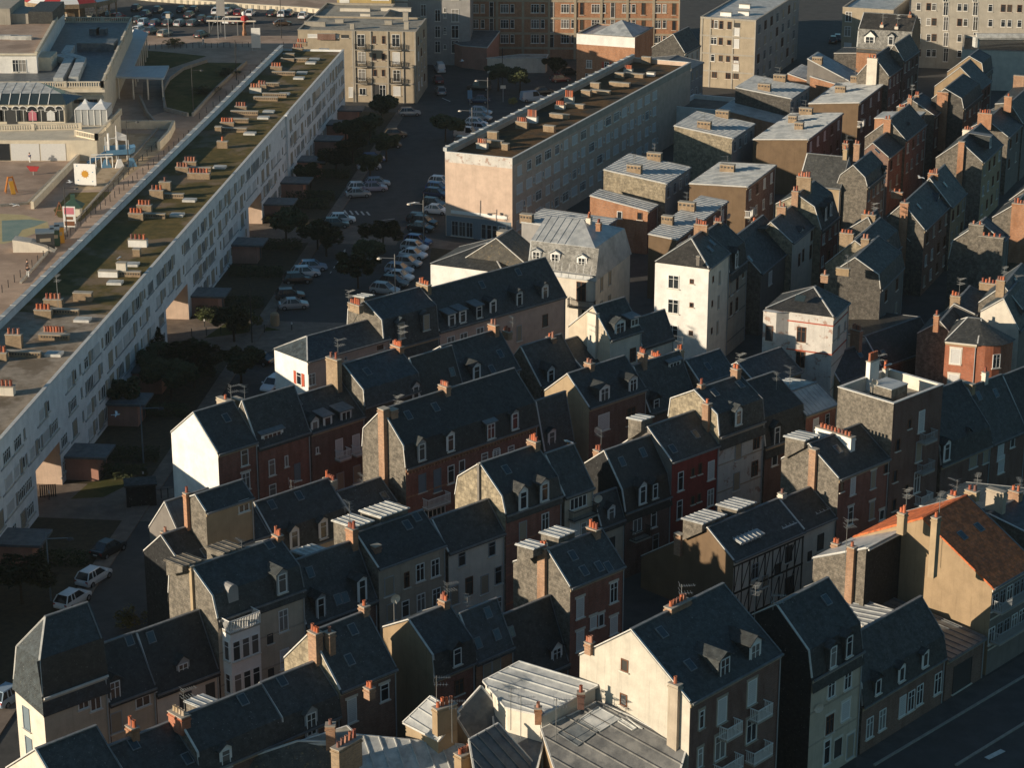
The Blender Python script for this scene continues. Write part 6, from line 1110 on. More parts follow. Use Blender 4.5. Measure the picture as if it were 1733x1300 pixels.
gr_ = poly_house('a1', [(1120, 205, 4.6), (1290, 168, 6.0), (1445, 172, 6.0), (1378, 262, 4.6), (1240, 250, 4.6)], 'low pink building with flat blue roof beside the concrete block', roof='zinc_dark', wall='porch_pink', name='garage', cat='garage')
K('a2', [(1165, 300), (1250, 240), (1102, 190), (985, 262)], 'slate house with dark hipped gable behind the peach block', 10.5, wall='render_light', gable='gable_dark', grid=(3, 2, 'dt'), name='slate_house')
K('e1', [(310, 470), (420, 370), ('R', 5, .8)], 'narrow grey rendered house wedged against the far end of the peach block', 9.5, wall='render_grey', roof='zinc_dark', grid=(3, 3, 'dtw'), name='plastered_house')
lo = poly_house('a2', [(80, 320, 3.0), (270, 300, 3.2), (410, 300, 3.2), (400, 318, 3.0)], 'single-storey white annexe with door at the foot of the brick block', roof='roof_felt', wall='render_light', name='annexe', cat='building')
# ------------------------------------------------------------------ seafront pavilion (upper left)
def W3(t, p, z=0.0): q = gz(*pt(t, p), z); return Vector((q[0], q[1], q[2]))
def relbox(o, b, p0, p1, z0, z1, mi=0, top=None):
    c = o.location; b.box(p0[0] - c.x, p0[1] - c.y, z0, p1[0] - c.x, p1[1] - c.y, z1, mi, top)
def balustrade(o, p, q, z, h=1.0, mat='casino_cream'):
    """turned balusters between two rails"""
    c = o.location; b = MB(); d = q - p; n = max(2, int(d.length / .42)); k = max(1, round(d.length / 7.5))
    b.bar((p.x - c.x, p.y - c.y, z + .1), (q.x - c.x, q.y - c.y, z + .1), .36, .2); b.bar((p.x - c.x, p.y - c.y, z + h), (q.x - c.x, q.y - c.y, z + h), .36, .18)
    for i in range(n): r = p + d * ((i + .5) / n) - c; b.box(r.x - .09, r.y - .09, z + .2, r.x + .09, r.y + .09, z + h - .08)
    for i in range(k + 1): r = p + d * (i / k) - c; b.box(r.x - .28, r.y - .24, z, r.x + .28, r.y + .24, z + h + .14)
    return b.build('balustrade', [mat], o)
ZL, ZU, ZH = 3.6, 7.6, 11.0
A_ = W3('f1', (-80, 855), ZU); B_ = W3('f1', (1000, 852), ZU); C_ = W3('f1', (1290, 215), ZU)
cas = thing('pavilion', 'cream seafront pavilion with balustraded terraces, arched veranda and roof ducts', 'pavilion', (B_.x, B_.y, 0))
c = cas.location; b = MB(); X0 = A_.x - 25
dx = C_.x - B_.x
b.hexa([(X0 - c.x, 0, 0), (0, 0, 0), (dx, C_.y - c.y, 0), (X0 - c.x, C_.y - c.y, 0), (X0 - c.x, 0, ZU), (0, 0, ZU), (dx, C_.y - c.y, ZU), (X0 - c.x, C_.y - c.y, ZU)])
b.build('wall', ['casino_cream'], cas)
b = MB(); b.add([(X0 - c.x, .6, ZU + .01), (-.6, .6, ZU + .01), (dx - .6, C_.y - c.y - .6, ZU + .01), (X0 - c.x, C_.y - c.y - .6, ZU + .01)]); b.build('terrace_roof', ['zinc_dark'], cas)
b = MB(); b.box(X0 - c.x, -.5, ZU - .9, .5, -.003, ZU - .35); b.box(X0 - c.x, -.3, ZU - 2.1, .3, -.003, ZU - 1.6); b.build('cornice', ['casino_cream'], cas)
balustrade(cas, A_, B_, ZU); balustrade(cas, B_, C_, ZU); balustrade(cas, Vector((C_.x - 18, C_.y, 0)), C_, ZU)
for i in range(6): p = W3('f1', (785 + i * 37, 935), 5.2); window(cas, (p.x - c.x, -.01, 5.2), .8, 1.0, 'd')
# upper storey
E_ = W3('f1', (355, 535), ZH); G_ = W3('f1', (625, 65), ZH); b = MB(); e = E_ - c; g_ = G_ - c
b.hexa([(X0 - c.x, e.y, ZU), (e.x, e.y, ZU), (g_.x, g_.y, ZU), (X0 - c.x, g_.y, ZU), (X0 - c.x, e.y, ZH), (e.x, e.y, ZH), (g_.x, g_.y, ZH), (X0 - c.x, g_.y, ZH)], 0); b.build('upper_wall', ['render_white'], cas)
b = MB(); b.box(X0 - c.x, e.y - .4, ZH, e.x + .2, e.y + .2, ZH + .35); b.bar((e.x, e.y, ZH + .3), (g_.x, g_.y, ZH + .3), .5, .7); b.add([(X0 - c.x, e.y + .2, ZH + .02), (e.x - .1, e.y + .2, ZH + .02), (g_.x - .1, g_.y, ZH + .02), (X0 - c.x, g_.y, ZH + .02)], 1); b.build('upper_roof', ['casino_cream', 'promenade'], cas)
for xx in (160, 225): p = W3('f1', (xx, 640), ZU + 1.3); window(cas, (p.x - c.x, e.y, ZU + 1.4), 1.5 if xx > 200 else 1.2, 2.3, 'w')
def block_on(t, p0, p1, z0, z1, mat, name, dy):
    a, d = W3(t, p0, z0), W3(t, p1, z0); b = MB(); b.box(a.x - c.x, a.y - c.y, z0 - .1, d.x - c.x, a.y - c.y + dy, z1); return b.build(name, [mat], cas)
block_on('f1', (372, 690), (500, 695), ZU, ZU + 2.5, 'casino_cream', 'roof_room', 6)
block_on('f1', (100, 230), (275, 235), ZH, ZH + 2, 'concrete', 'roof_room', 8); block_on('f1', (-100, 240), (100, 245), ZH, ZH + 3.2, 'concrete', 'roof_room', 14); block_on('f1', (285, 230), (510, 240), ZH, ZH + 2.4, 'slate_old', 'roof_room', 12)
b = MB()
for pts_ in (((570, 790), (680, 590), (560, 560)), ((720, 780), (800, 590), (640, 545), (690, 470))):
    q = [W3('f1', p, ZU + .9) - c for p in pts_]
    for p_, r_ in zip(q[:-1], q[1:]): b.bar((p_.x, p_.y, ZU + .9), (r_.x, r_.y, ZU + .9), 1.7, 1.2)
b.build('ventilation_duct', ['zinc_light'], cas)
b = MB(); p_, q_ = W3('f1', (750, 440), ZU + 1.2) - c, W3('f1', (1120, 430), ZU + 1.2) - c; b.box(p_.x, p_.y, ZU, q_.x, p_.y + 5, ZU + 1.6); b.build('rooflight_hall', ['zinc_dark'], cas)
for xx in (920, 990): r_ = W3('f1', (xx, 300), ZU + .8) - c; MB().box(r_.x - 1, r_.y, ZU, r_.x + 1, r_.y + 2, ZU + 1.2).build('roof_vent', ['zinc_dark'], cas)
for (xx, yy) in ((75, 380), (210, 385)): p_ = W3('f1', (xx, yy), ZH) - c; MB().box(p_.x - 2, p_.y - .5, ZH, p_.x + 2, p_.y + .5, ZH + .8).build('roof_vent', ['zinc_light'], cas)
# lower terrace, veranda
LA, LB, LC = W3('f3', (-120, 185), ZL), W3('f3', (830, 188), ZL), W3('f3', (1035, -30), ZL)
b = MB(); l, k = LB - c, LC - c; b.hexa([(X0 - c.x, l.y, 0), (l.x, l.y, 0), (k.x, k.y, 0), (X0 - c.x, k.y, 0), (X0 - c.x, l.y, ZL), (l.x, l.y, ZL), (k.x, k.y, ZL), (X0 - c.x, k.y, ZL)]); b.build('lower_terrace', ['casino_cream'], cas)
balustrade(cas, W3('f3', (-120, 110), ZL), W3('f3', (690, 92), ZL), ZL); balustrade(cas, W3('f3', (655, 150), ZL), LB, ZL); balustrade(cas, LB, LC, ZL)
b = MB(); 
for x0, x1, mt in ((-60, 180, 1), (190, 430, 0), (440, 650, 0)): p_, q_ = W3('f3', (x0, 240), .5) - c, W3('f3', (x1, 240), .5) - c; b.box(p_.x, l.y - .05, .1, q_.x, l.y - .01, 3.0, mt)
b.build('shutter_door', ['shutter_white', 'glass'], cas)
VF = W3('f1', (640, 1215), ZL).y; vx1 = W3('f1', (640, 1215), ZL).x; vx0 = X0; vz = ZL + 3.6; b = MB()
b.box(vx0 - c.x, VF - c.y, ZL, vx1 - c.x, VF - c.y + 7, vz); vw = b.build('veranda', ['casino_cream'], cas)
b = MB(); y0, y1 = VF - c.y - .4, VF - c.y + 7; x1 = vx1 - c.x + .5
b.add([(vx0 - c.x, y0, vz), (x1, y0, vz), (x1 - 1.2, y0 + 2.2, vz + 1.5), (vx0 - c.x, y0 + 2.2, vz + 1.5)], 1); b.add([(vx0 - c.x, y0 + 2.2, vz + 1.5), (x1 - 1.2, y0 + 2.2, vz + 1.5), (x1 - 6, y1, vz + 2.4), (vx0 - c.x, y1, vz + 2.4)], 0); b.add([(x1, y0, vz), (x1 + 1.5, y1, vz), (x1 - 6, y1, vz + 2.4), (x1 - 1.2, y0 + 2.2, vz + 1.5)], 1)
xx = vx0 - c.x
while xx < x1 - 2: b.bar((xx, y0, vz), (xx, y0 + 2.2, vz + 1.5), .12, .14, 2); b.bar((xx, y0 + 2.2, vz + 1.5), (xx, y1, vz + 2.4), .06, .08, 0); xx += 1.7
b.build('glass_roof', ['zinc_light', 'skylight_glass', 'white_paint'], vw)
def arch(o, x, y, z, w, h, mats, fan=False):
    b = MB(); r = w / 2; P = [(x - r, y, z), (x + r, y, z), (x + r, y, z + h - r)] + [(x + r * math.cos(a), y, z + h - r + r * math.sin(a)) for a in [math.pi * i / 8 for i in range(1, 8)]] + [(x - r, y, z + h - r)]
    b.add(P, 0)
    for p_, q_ in zip(P[2:-1], P[3:]): b.bar(p_, q_, .14, .14, 1)
    b.bar((x, y - .02, z), (x, y - .02, z + h - r), .07, .05, 1); b.bar((x - r, y - .02, z + h - r), (x + r, y - .02, z + h - r), .07, .05, 1)
    if fan: b.add([(x - r * .7, y - .03, z + .2), (x + r * .7, y - .03, z + .2), (x + r * .7, y - .03, z + h * .55), (x, y - .03, z + h * .75), (x - r * .7, y - .03, z + h * .55)], 2)
    return b.build('arched_window', mats, o)
for i, xx in enumerate((20, 80, 195, 265, 352, 437, 530, 613)):
    p_ = W3('f1', (xx, 1185), ZL) - c; fan = i in (4, 6); arch(vw, p_.x, VF - c.y - .03, ZL + .5, 2.0 if fan else 1.4, 2.8, ['glass', 'white_paint', 'pink_poster' if i == 4 else 'shutter_white'], fan)
p_ = W3('f1', (135, 1200), ZL) - c; MB().box(p_.x - .9, VF - c.y - .06, ZL, p_.x + .9, VF - c.y - .01, ZL + 3.0).build('doorway', ['dark_paint'], vw)
t0, t1 = W3('f1', (740, 1225), ZL), W3('f1', (1050, 1225), ZL); tent = thing('marquee', 'glass-sided terrace marquee with two white pyramid canopies', 'marquee', (t0.x, t0.y, ZL)); wd = t1.x - t0.x; dp = 5.5
b = MB(); b.box(0, 0, .05, wd, dp, 2.7); b.build('glass_side', ['grey_paint'], tent); b = MB()
for i in range(6): b.box(wd * i / 5 - .06, -.08, 0, wd * i / 5 + .06, 0, 2.75)
b.build('post', ['white_paint'], tent)
for i in range(2):
    b = MB(); a0, a1 = wd * i / 2, wd * (i + 1) / 2; q = [(a0, -.2, 2.8), (a1, -.2, 2.8), (a1, dp + .2, 2.8), (a0, dp + .2, 2.8)]; m_ = [(a0 + (a1 - a0) * .33, dp * .35, 3.4), (a0 + (a1 - a0) * .67, dp * .35, 3.4), (a0 + (a1 - a0) * .67, dp * .65, 3.4), (a0 + (a1 - a0) * .33, dp * .65, 3.4)]; ap = ((a0 + a1) / 2, dp / 2, 4.2)
    for j in range(4): b.add([q[j], q[(j + 1) % 4], m_[(j + 1) % 4], m_[j]]); b.add([m_[j], m_[(j + 1) % 4], ap])
    b.build('canopy', ['canvas_white'], tent)
# canopy walkway
P_ = [W3(t, p, 4.4) for t, p in (('f1', (1320, 270)), ('f1', (1445, 320)), ('f1', (1310, 645)), ('f2', (435, 562)), ('f2', (390, 668)), ('f1', (1120, 745)))]
cw = thing('canopy', 'L-shaped grey metal canopy roof on slender posts beside the pavilion', 'canopy', (P_[2].x, P_[2].y, 0)); cc = cw.location; b = MB()
for poly in ((0, 1, 2, 5), (2, 3, 4, 5)):
    q = [P_[i] - cc for i in poly]; b.add([(v_.x, v_.y, 4.4) for v_ in q][::-1]); b.add([(v_.x, v_.y, 4.12) for v_ in q])
for i in range(6): a, d = P_[i] - cc, P_[(i + 1) % 6] - cc; b.bar((a.x, a.y, 4.26), (d.x, d.y, 4.26), .12, .36)
for i in range(9): f_ = i / 9; a, d = P_[5].lerp(P_[4], f_) - cc, P_[2].lerp(P_[3], f_) - cc; b.bar((a.x, a.y, 4.42), (d.x, d.y, 4.42), .06, .05)
b.build('roof', ['canopy_metal'], cw)
for i in range(4): p_ = P_[5].lerp(P_[4], .06 + .9 * i / 3) - cc; MB().tube((p_.x, p_.y + .5, 0), (p_.x, p_.y + .5, 4.2), .16, n=8).build('post', ['render_light'], cw)
for i in range(7): p_ = P_[2].lerp(P_[1], .05 + i * .14) - cc; MB().box(p_.x - .12, p_.y - .12, 0, p_.x + .12, p_.y + .12, 4.2).build('post', ['render_light'], cw)
# carousel
p_ = W3('f1', (620, 240)); ca_ = thing('carousel', 'striped red and white carousel tent top beside the pavilion', 'carousel', (p_.x, p_.y + 8, 0)); n = 16
for nm, par in (('canopy', 0),):
    b = MB()
    for i in range(n):
        a0, a1 = 2 * math.pi * i / n, 2 * math.pi * (i + 1) / n; q = [(11 * math.cos(a0), 11 * math.sin(a0), 5.0), (11 * math.cos(a1), 11 * math.sin(a1), 5.0)]; b.add(q + [(0, 0, 9.5)], i % 2); b.add([q[1], q[0], (q[0][0], q[0][1], 4.0), (q[1][0], q[1][1], 4.0)], 2); b.bar((q[0][0] * .97, q[0][1] * .97, 0), (q[0][0] * .97, q[0][1] * .97, 4.2), .25, .25, 2)
    b.build('canopy', ['canvas_white', 'canvas_red', 'brick_yellow'], ca_)
b = MB(); b.lathe((0, 0, 0), [(3.5, 0), (3.5, 4.8)], 12); b.build('centre_drum', ['brick_yellow'], ca_)
for i in range(8):
    a = 2 * math.pi * i / 8; b = MB(); x, y = 7.5 * math.cos(a), 7.5 * math.sin(a); b.tube((x, y, 0), (x, y, 4.2), .06); b.box(x - .6, y - .25, 1.2, x + .6, y + .25, 1.8); b.box(x + .5, y - .15, 1.7, x + .9, y + .15, 2.4); b.build('carousel_horse', ['render_light'], ca_)
# playground ship
p_ = W3('f3', (1020, 400)); ship = thing('climbing_ship', 'blue and white ship-shaped climbing frame with slide on sand', 'climbing frame', (p_.x, p_.y, 0), R(15)); ship.scale = (.8, .8, .8)
b = MB()
for x, y in ((-2.2, 0), (2.2, 0), (-2.2, 4), (2.2, 4), (0, 0), (0, 4)): b.box(x - .1, y - .1, 0, x + .1, y + .1, 5.2)
b.build('post', ['white_paint'], ship); MB().box(-2.4, -.2, 2.0, 2.4, 4.2, 2.2).build('deck', ['timber'], ship)
b = MB(); b.box(-2.5, -.3, 2.2, 2.5, -.2, 3.3); b.box(-2.5, 4.2, 2.2, 2.5, 4.3, 3.3); b.box(2.4, -.2, 2.2, 2.5, 4.2, 3.3); b.hexa([(2.5, -.3, 2.2), (3.6, .8, 2.4), (3.6, 3.2, 2.4), (2.5, 4.3, 2.2), (2.5, -.3, 3.2), (3.8, .8, 3.5), (3.8, 3.2, 3.5), (2.5, 4.3, 3.2)]); b.build('hull_panel', ['play_blue'], ship)
b = MB(); b.hexa([(-2.5, .6, 2.1), (-2.5, 1.8, 2.1), (-6.5, 1.2, .2), (-6.5, 0, .2), (-2.5, .6, 2.3), (-2.5, 1.8, 2.3), (-6.5, 1.2, .4), (-6.5, 0, .4)]); b.bar((-2.5, .55, 2.5), (-6.5, 0, .6), .1, .4); b.bar((-2.5, 1.85, 2.5), (-6.5, 1.2, .6), .1, .4); b.build('slide', ['play_blue'], ship)
b = MB(); b.tube((0, 2, 2), (0, 2, 8), .12, .08); b.tube((-1.6, 3, 2), (-1.6, 3, 6.2), .22); b.bar((-1.8, 2, 5.2), (1.8, 2, 5.6), .12); b.build('mast', ['white_paint'], ship)
b = MB(); b.add([(0, 2.05, 6.8), (2.2, 2.05, 5.8), (2.2, 2.0, 4.6), (0, 2.0, 4.9)]); b.add([(0, 2.0, 4.9), (2.2, 2.0, 4.6), (2.2, 2.05, 5.8), (0, 2.05, 6.8)]); b.build('sail', ['canvas_white'], ship)
b = MB()
for x0, y0, m_ in ((-3.6, -2.2, 0), (-1.0, -3.0, 1), (1.6, -2.6, 0)): b.hexa([(x0, y0, 0), (x0 + 2, y0, 0), (x0 + 2, y0 + 1.6, 0), (x0, y0 + 1.6, 0), (x0 + .6, y0 + .3, 1.7), (x0 + 1.4, y0 + .3, 1.7), (x0 + 1.4, y0 + 1.2, 1.7), (x0 + .6, y0 + 1.2, 1.7)], m_)
b.build('rock_step', ['play_blue', 'canvas_white'], ship)
def sign_panel(label, t, foot, w, h, z0, mat, cat='sign board', name='sign_board', rz=0, art=None):
    p = W3(t, foot); r_ = thing(name, label, cat, (p.x, p.y, 0), R(rz))
    MB().box(-w / 2, -.06, z0, w / 2, .06, z0 + h).build('panel', [mat], r_)
    for s in ((-w * .42, w * .42) if w > 1.6 else (0,)): MB().box(s - .06, -.05, 0, s + .06, .05, z0).build('post', ['grey_paint'], r_)
    if art: art(r_, w, h, z0)
    return r_
def sun_art(r_, w, h, z0):
    b = MB(); n = 20; rr = w * .16; cx = 0; cz = z0 + h * .52
    b.add([(cx + rr * math.cos(2 * math.pi * i / n), -.075, cz + rr * math.sin(2 * math.pi * i / n)) for i in range(n)], 0)
    for i in range(10): a = 2 * math.pi * i / 10; b.add([(cx + rr * 1.05 * math.cos(a - .1), -.07, cz + rr * 1.05 * math.sin(a - .1)), (cx + rr * 1.05 * math.cos(a + .1), -.07, cz + rr * 1.05 * math.sin(a + .1)), (cx + rr * 1.35 * math.cos(a), -.07, cz + rr * 1.35 * math.sin(a))], 0)
    for (dx, dz, m_) in ((-.36, .38, 1), (.34, -.34, 1), (.36, .1, 1), (-.33, -.3, 1)): b.box(cx + dx * w - .09, -.072, cz + dz * h - .09, cx + dx * w + .09, -.068, cz + dz * h + .09, m_)
    b.build('sun_emblem', ['sun_gold', 'play_blue'], r_)
sign_panel('square white panel with golden sun drawing above the sandpit', 'f3', (738, 585), 3.6, 3.5, .25, 'white_paint', rz=-8, art=sun_art)
def poster_art(r_, w, h, z0):
    b = MB(); b.box(-w * .4, -.075, z0 + h * .62, w * .4, -.065, z0 + h * .94, 0); b.box(-w * .4, -.075, z0 + h * .06, w * .4, -.065, z0 + h * .28, 1); b.box(-w * .3, -.078, z0 + h * .36, w * .3, -.068, z0 + h * .5, 1); b.build('poster', ['pink_poster', 'brown_paint'], r_)
sign_panel('upright poster panel in pink and brown by the promenade', 'f3', (603, 950), 1.9, 3.2, .3, 'shutter_white', art=poster_art, name='poster_panel', cat='poster', rz=-4)
sign_panel('plain white poster panel at the car park exit', 'f2', (1187, 432), 1.9, 4.2, .6, 'white_paint', name='poster_panel', cat='poster')
sign_panel('blue parking sign on a short post by the peach block', 'f6', (1500, 900), .9, 1.6, 1.2, 'play_blue')
sign_panel('tall grey double-post board behind the height barrier', 'f2', (890, 330), 1.8, 6, 5, 'render_grey')
sign_panel('round white sign on thin post in front of beige car', 'f2', (436, 318), .9, .9, 4.2, 'render_light')
sign_panel('small plain grey sign on a post near the bushes', 'e7', (283, 740), 1.0, .6, 2.6, 'render_light')
p_, q_ = W3('f2', (765, 300), 0), W3('f2', (1190, 305), 0); hb_ = thing('height_barrier', 'long white height barrier across the car park entrance', 'height barrier', (p_.x, p_.y, 0)); d = q_ - p_
MB().bar((0, 0, 3.2), (d.x, d.y, 3.2), .3).build('beam', ['render_light'], hb_); MB().bar((d.x * .35, d.y * .35 + 3, 3.6), (d.x * .8, d.y * .8 + 3, 3.6), .25).build('beam', ['render_light'], hb_)
for f_ in (.05, .28, .62, .95): MB().box(d.x * f_ - .12, d.y * f_ - .1, 0, d.x * f_ + .12, d.y * f_ + .1, 3.1).build('post', ['metal'], hb_)
MB().bar((d.x * .05, 0, .2), (d.x * .25, .2, 6.5), .14).build('brace', ['metal'], hb_)
for i, (xx, col, lab) in enumerate(((395, 'dark_paint', 'black glass recycling container nearest the promenade corner'), (480, 'bin_green', 'green recycling container in the middle of the row'), (518, 'sun_gold', 'orange recycling container at the far end of the row'))):
    p_ = W3('f3', (xx, (1135, 1105, 1080)[i])); r_ = thing('recycling_container', lab, 'recycling bin', (p_.x, p_.y, 0), R(12), 'recycling containers'); w_ = 2.6 if i == 0 else 1.3
    MB().box(-w_ / 2, 0, .1, w_ / 2, 2.2, 2.5).build('bin_body', [col], r_); MB().box(-w_ / 2 - .06, -.06, 2.5, w_ / 2 + .06, 2.26, 2.72).build('lid', ['blue_grey_paint'], r_); MB().box(-w_ * .3, -.03, 1.3, w_ * .3, -.002, 1.8).build('slot_panel', ['shutter_tan'], r_)
p_ = W3('f3', (290, 1155)); b = MB(); b.add([(-3, 0, 0), (3, 0, 0), (1.5, 0, .9), (-.5, 0, 1.5), (-3, 0, 1.9)]); b.add([(3, 2.4, 0), (-3, 2.4, 0), (-3, 2.4, 1.9), (-.5, 2.4, 1.5), (1.5, 2.4, .9)]); b.add([(3, 0, 0), (3, 2.4, 0), (1.5, 2.4, .9), (1.5, 0, .9)]); b.add([(1.5, 0, .9), (1.5, 2.4, .9), (-.5, 2.4, 1.5), (-.5, 0, 1.5)]); b.add([(-.5, 0, 1.5), (-.5, 2.4, 1.5), (-3, 2.4, 1.9), (-3, 0, 1.9)]); b.add([(-3, 2.4, 0), (-3, 0, 0), (-3, 0, 1.9), (-3, 2.4, 1.9)]); tag(b.build('skate_ramp', ['render_light'], None, (p_.x, p_.y, 0)), 'pale curved skate ramp beside the recycling containers', 'ramp')
p_ = W3('f3', (635, 830)); r_ = thing('kiosk', 'small dark kiosk with pyramid roof on the dry lawn', 'kiosk', (p_.x, p_.y, 0)); r_.scale = (.72, .72, .75); MB().box(-1.6, -1.4, 0, 1.6, 1.4, 2.0).build('wall', ['render_light'], r_); b = MB()
for s, t_ in (((-2.2, -2), (2.2, -2)), ((2.2, -2), (2.2, 2)), ((2.2, 2), (-2.2, 2)), ((-2.2, 2), (-2.2, -2))): b.add([(s[0], s[1], 1.9), (t_[0], t_[1], 1.9), (t_[0] * .2, t_[1] * .2, 3.3), (s[0] * .2, s[1] * .2, 3.3)])
b.box(-.45, -.45, 3.3, .45, .45, 4.4); b.build('roof', ['bin_green'], r_)
p_ = W3('f3', (515, 835)); b = MB(); b.bar((-.7, 0, 0), (0, 0, 2.2), .12); b.bar((.7, 0, 0), (0, 0, 2.2), .12); b.bar((-.4, 0, .8), (.4, 0, .8), .1); tag(b.build('sandwich_board', ['rust'], None, (p_.x, p_.y, 0)), 'brown A-shaped board stand at the lawn corner', 'board')
p_ = W3('f3', (100, 640)); r_ = thing('playground_climber', 'small orange and yellow climbing frame in the shaded court', 'climbing frame', (p_.x, p_.y, 0), R(20)); r_.scale = (.7, .7, .75); b = MB(); b.bar((-1.3, 0, 0), (-.5, 0, 3.4), .22); b.bar((1.3, 0, 0), (.5, 0, 3.4), .22); b.bar((-.5, 0, 3.4), (.5, 0, 3.4), .3); b.bar((-1.3, 1.5, 0), (-.5, 1.0, 3.4), .22); b.bar((1.3, 1.5, 0), (.5, 1, 3.4), .22); b.build('frame', ['canvas_orange'], r_); MB().hexa([(-.5, -.1, 2.4), (.5, -.1, 2.4), (.6, -2.6, .2), (-.4, -2.6, .2), (-.5, -.1, 2.6), (.5, -.1, 2.6), (.6, -2.6, .4), (-.4, -2.6, .4)]).build('slide', ['sun_gold'], r_)
p_ = W3('f3', (290, 485)); r_ = thing('spring_rider', 'little red fish-shaped spring rider in the shaded court', 'spring rider', (p_.x, p_.y, 0)); MB().tube((0, 0, 0), (0, 0, .6), .15).build('spring', ['metal'], r_); b = MB(); b.hexa([(-.5, -.15, .6), (.6, -.15, .6), (.6, .15, .6), (-.5, .15, .6), (-1.1, -.1, 1.5), (1.0, -.1, 1.4), (1.0, .1, 1.4), (-1.1, .1, 1.5)]); b.build('seat', ['canvas_red'], r_)
p_ = W3('f3', (780, 430)); b = MB()
for i in range(5): b.tube((i * .9, i * .12, 0), (i * .9, i * .12, 1.9), .08)
b.bar((0, 0, 1.9), (3.6, .5, 1.9), .14); b.bar((0, .9, 2.1), (3.6, 1.4, 2.1), .14); tag(b.build('balance_bars', ['white_paint'], None, (p_.x, p_.y, 0)), 'white row of exercise bars behind the sun panel', 'exercise bars')
p_ = W3('f2', (1085, 300)); r_ = thing('carnival_figure', 'red and white carnival figure standing by the height barrier', 'statue', (p_.x, p_.y, 0)); MB().lathe((0, 0, 0), [(.5, 0), (.55, .5), (.3, 1.3), (.35, 2.2), (.2, 2.8)], 8).build('body', ['brick_orange'], r_); MB().lathe((.2, 0, 2.7), [(.3, 0), (.9, .6), (.8, 1.4), (.2, 1.7)], 8).build('drapery', ['canvas_red'], r_); MB().lathe((0, 0, 4.2), [(.2, 0), (.5, .4), (.35, .9), (.1, 1.0)], 8).build('head', ['canvas_white'], r_)
# fence posts along the promenade
def posts(t, p, q, n, label, group, h=1.1, rail=True):
    a, d = W3(t, p), W3(t, q); r_ = thing('railing', label, 'railing', (a.x, a.y, 0)); v_ = d - a
    me = cached(('post', h), lambda: MB().box(-.05, -.05, 0, .05, .05, h).mesh('post', ['iron']))
    for i in range(n + 1): f_ = i / n; link('post', me, r_, (v_.x * f_, v_.y * f_, 0))
    if rail: MB().bar((0, 0, h * .95), (v_.x, v_.y, h * .95), .035).build('rail', ['iron'], r_)
posts('f3', (20, 1500), (1180, 520), 26, 'thin dark railing along the promenade beside the white block', 'railings', rail=False)
posts('f3', (1230, 480), (1620, 150), 9, 'short dark railing at the top of the promenade', 'railings', rail=False)
posts('f3', (700, 880), (1380, 215), 16, 'dark railing between promenade and sandpit', 'railings')
posts('f2', (270, 420), (1120, 400), 16, 'dark railing along the quay pavement above the lawn', 'railings')
posts('f2', (700, 1020), (1420, 400), 14, 'dark railing on the promenade next to the big lawn', 'railings', rail=False)
posts('f1', (1000, 830), (1080, 700), 2, 'stub of railing by the canopy steps', 'railings')
